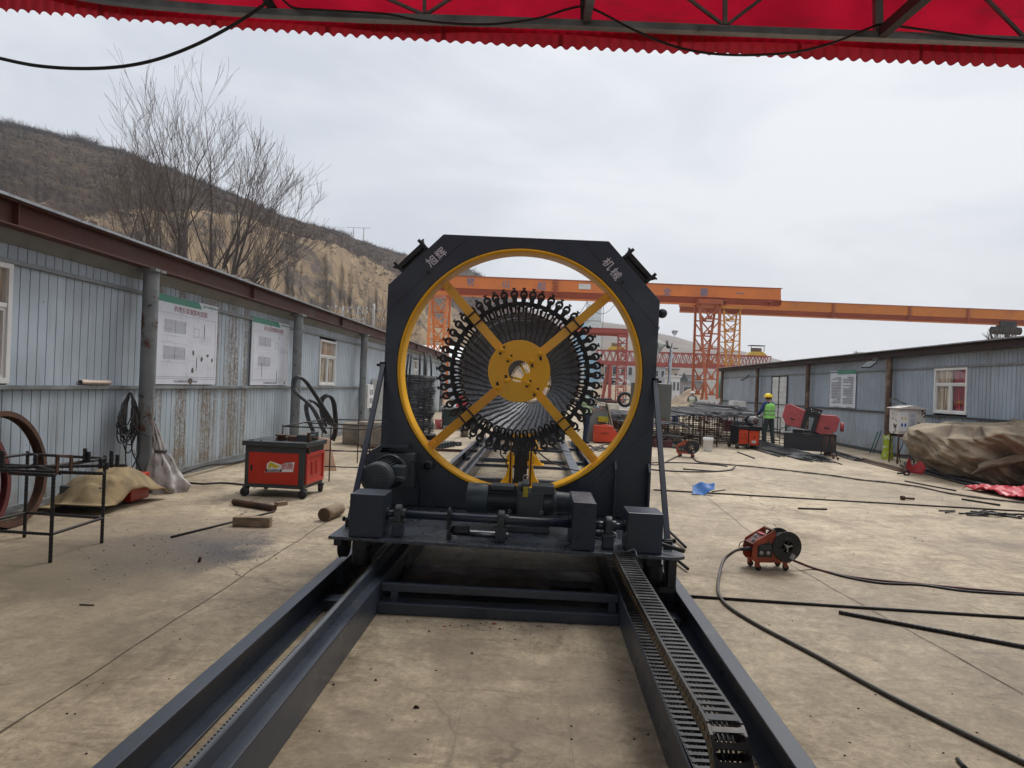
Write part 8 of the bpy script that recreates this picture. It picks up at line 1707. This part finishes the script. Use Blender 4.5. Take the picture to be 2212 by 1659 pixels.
# ================================================================== silos, houses, cars, far trees
YS_ = 130.0
def silo(lb, px, w, ytop, Y, m1, m2, lad=False):
    c = PY(px, 780, Y); R = w / 2 * Y / 1500; zt_ = PY(px, ytop, Y).z; o = thing('cement_silo', lb, 'silo', (c.x, Y, 0))
    mb = MB(); zz = zt_ * 0.40; mb.lathe([(R, zz), (R, zt_ - 0.8), (R * 0.45, zt_), (0, zt_)], (0, 0, 0), 'Z', 28); mb.out('shell', m1, o)
    mb = MB(); mb.lathe([(R * 1.02, 1.5), (R * 1.02, zz)], (0, 0, 0), 'Z', 28); mb.out('lower_shell', m2, o)
    for k in range(5): z = zz + (zt_ - zz - 1) * k / 4; mb = MB(); mb.lathe([(R * 1.0, z), (R * 1.03, z + 0.08), (R * 1.0, z + 0.16)], (0, 0, 0), 'Z', 28); mb.out('hoop', GALV, o)
    mb = MB()
    for k in range(4): a = k * 1.571 + 0.78; mb.bar((R * 0.9 * math.cos(a), R * 0.9 * math.sin(a), 0), (R * 0.9 * math.cos(a), R * 0.9 * math.sin(a), 2), 0.3, 0.3)
    mb.out('support', GALV, o, kind='stuff')
    mb = MB()
    for s in (-0.3, 0.3): mb.bar((R + 0.3, s, 0), (R + 0.3, s, zt_ + 1), 0.06, 0.06)
    for k in range(int(zt_ / 0.8)): mb.bar((R + 0.3, -0.3, k * 0.8), (R + 0.3, 0.3, k * 0.8), 0.05, 0.05)
    mb.out('ladder', GALV, o)
    mb = MB()
    for k in range(14): a = k * 0.4488; mb.bar((R * math.cos(a), R * math.sin(a), zt_ - 0.8), (R * math.cos(a), R * math.sin(a), zt_ + 0.4), 0.05, 0.05)
    mb.torus((0, 0, zt_ + 0.4), R, 0.04, 'Z', 28, 5); mb.out('railing', GALV, o)
SBLUE = mat('silo_blue', (0.24, 0.42, 0.56), 0.5, var=0.2); SWHITE = mat('silo_white', (0.50, 0.54, 0.54), 0.5, var=0.12, dirt=(0.25, 0.27, 0.27), dr=(0.5, 0.7), ds=0.5)
silo('tall white cement silo with a blue lower half, seen through the ring', 1279, 33, 656, 130, SWHITE, SBLUE); silo('blue cement silo left of the white one, seen through the ring', 1250, 26, 688, 138, SBLUE, SWHITE)
WIN = mat('dark_window', (0.04, 0.05, 0.06), 0.15, var=0.2)
def house(lb, px0, px1, yt, Y, depth, m, roof, storeys=2, nwin=4, z0=0.0):
    a = PY(px0, 800, Y); b = PY(px1, 800, Y); H = PY((px0 + px1) / 2, yt, Y).z; o = thing('house', lb, 'house', (a.x, Y, z0)); H -= z0; w = b.x - a.x
    mb = MB(); mb.bb(0, w, 0, depth, -3, H); mb.out('wall', m, o)
    mb = MB(); mb.bb(-0.3, w + 0.3, -0.3, depth + 0.3, H, H + 0.25); mb.out('roof', roof, o)
    for s in range(storeys):
        for k in range(nwin):
            x = w * (k + 0.5) / nwin; z = H * (s + 0.5) / storeys; ww, hh = w / nwin * 0.24, H / storeys * 0.22
            mb = MB(); mb.bb(x - ww - 0.12, x + ww + 0.12, -0.08, 0.0, z - hh - 0.12, z + hh + 0.12); wf = mb.out('window', WHITED, o); mb = MB(); mb.bb(x - ww, x + ww, -0.1, -0.08, z - hh, z + hh); mb.out('pane', WIN, wf)
    return o
TANB = mat('tan_brick', (0.36, 0.27, 0.19), 0.85, var=0.1); GREYH = mat('grey_plaster', (0.34, 0.36, 0.39), 0.8, var=0.08); ROOFG = mat('grey_roof', (0.16, 0.16, 0.17), 0.8, var=0.1); DIMW = mat('off_white_wall', (0.52, 0.53, 0.53), 0.7, var=0.06)
house('long two-storey tan brick house behind the parked white cars', 1284, 1337, 781, 170, 9, TANB, ROOFG, 2, 3); house('tan and white house behind the red lattice crane leg', 1338, 1385, 783, 165, 9, DIMW, ROOFG, 2, 3)
house('grey two-storey house with large windows right of the machine frame', 1400, 1438, 792, 160, 8, GREYH, ROOFG, 2, 3, 1.0); house('tan house with two windows right of the lamp pole', 1430, 1466, 798, 168, 8, mat('tan_plaster', (0.46, 0.37, 0.27), 0.8), ROOFG, 2, 3, 1.0)
house('small white cabin in front of the tan house', 1445, 1470, 814, 140, 4, WHITE, WHITE, 1, 3, 1.0); house('long low grey house with a dark door beyond the dirt bank', 1470, 1515, 812, 200, 10, mat('far_grey', (0.30, 0.30, 0.32), 0.9), ROOFG, 1, 4)
house('low grey yard wall building beside the crane leg', 1466, 1560, 826, 185, 5, mat('far_wall', (0.25, 0.235, 0.23), 0.9), ROOFG, 1, 2)
def car(lb, px, py, Y, z, L=4.4):
    a = PY(px, py, Y); o = thing('parked_car', lb, 'car', (a.x, Y, z)); mb = MB()
    mb.prism([(-L / 2, 0, 0.35), (L / 2, 0, 0.35), (L / 2, 0, 0.85), (L * 0.36, 0, 0.98), (L * 0.22, 0, 1.5), (-L * 0.36, 0, 1.55), (-L * 0.48, 0, 1.0), (-L / 2, 0, 0.9)], (0, 1.8, 0)); mb.out('body', WHITE, o, bevel=0.08)
    for k in range(3): x0 = -L * 0.36 + k * L * 0.19; mb = MB(); mb.bb(x0, x0 + L * 0.16, -0.02, 0.0, 1.02, 1.40); mb.out('side_window', WIN, o)
    for x in (-L * 0.31, L * 0.31): mb = MB(); mb.lathe([(0, -0.05), (0.33, -0.05), (0.33, 0.15), (0, 0.15)], (x, 0.0, 0.33), 'Y', 16); mb.out('wheel', RUBBER, o)
car('white car parked on the bank, left of the two seen through the ring', 1306, 818, 132, 2.6); car('white van parked on the bank, right of the two seen through the ring', 1331, 819, 132, 2.6, 5.0)
mb = MB(); a = PY(1325, 826, 128); mb.grid(lambda u, v: (a.x - 9 + 18 * u, 118 + 30 * v, 2.58 * min(1, v * 3.2) + 0.1 * fbm(u * 4, v * 4, 2)), 24, 20); mb.out('terrace', MOUND, kind='structure')
def ftree(lb, px, ybase, ytop, Y, seed, wide=0.7):
    b = PY(px, ybase, Y); H = PY(px, ytop, Y).z - b.z; o = thing('bare_tree', lb, 'tree', b); mb = MB(); mt = MB(); rg = random.Random(seed)
    mb.tube([(0, 0, -1), (0, 0, H * 0.3)], [H * 0.03, H * 0.02], 6)
    for k in range(7): grow(mb, mt, Vector((0, 0, H * 0.25)), Vector((rg.uniform(-wide, wide), rg.uniform(-0.4, 0.4), 1)), H * 0.32, H * 0.02, 3, rg, up=0.05, spread=0.6, minr=Y * 0.00022)
    mb.out('trunk', BARK, o); mt.out('crown', TWIG, o)
ftree('small bare tree on the far hill, left of two', 1421, 721, 704, 690, 1, 1.0); ftree('small bare tree on the far hill, right of two', 1457, 730, 713, 690, 2, 1.0); ftree('pale bare tree behind the right shed roof, below the crane hoist', 2175, 800, 706, 60, 3, 1.3); ftree('faint bare treetop showing over the middle of the right shed', 1855, 800, 760, 75, 4, 0.6)
a = PY(1478, 812, 190); o = thing('dark_conifer', 'small dark conifer by the far low house', 'tree', (a.x, 190, 0)); mb = MB(); mb.lathe([(1.2, 0.5), (1.5, 2), (1.3, 3.4), (0.7, 4.8), (0.0, 6.0)], (0, 0, a.z - 5), 'Z', 12); mb.out('crown', mat('conifer', (0.03, 0.04, 0.035), 0.9, var=0.3), o)
for nm in ('clamp', 'clamp_loop'):
    pass
bpy.data.objects.remove(cl0); bpy.data.objects.remove(lp0)

# ================================================================== the damp air of the valley
mb = MB(); mb.bb(-1110, 1110, -160, 1310, -80, 150)
hz = mb.out('haze', [], kind='stuff')
hm = bpy.data.materials.new('haze_air'); hm.use_nodes = True; hq = NT(hm); hq.n.remove(hq.n['Principled BSDF'])
pv = hq.new('VolumePrincipled'); pv.inputs['Color'].default_value = (0.86, 0.90, 0.96, 1); pv.inputs['Density'].default_value = 0.00048; pv.inputs['Anisotropy'].default_value = 0.2
hq.link(pv.outputs[0], hq.n['Material Output'].inputs['Volume']); hz.data.materials.append(hm)
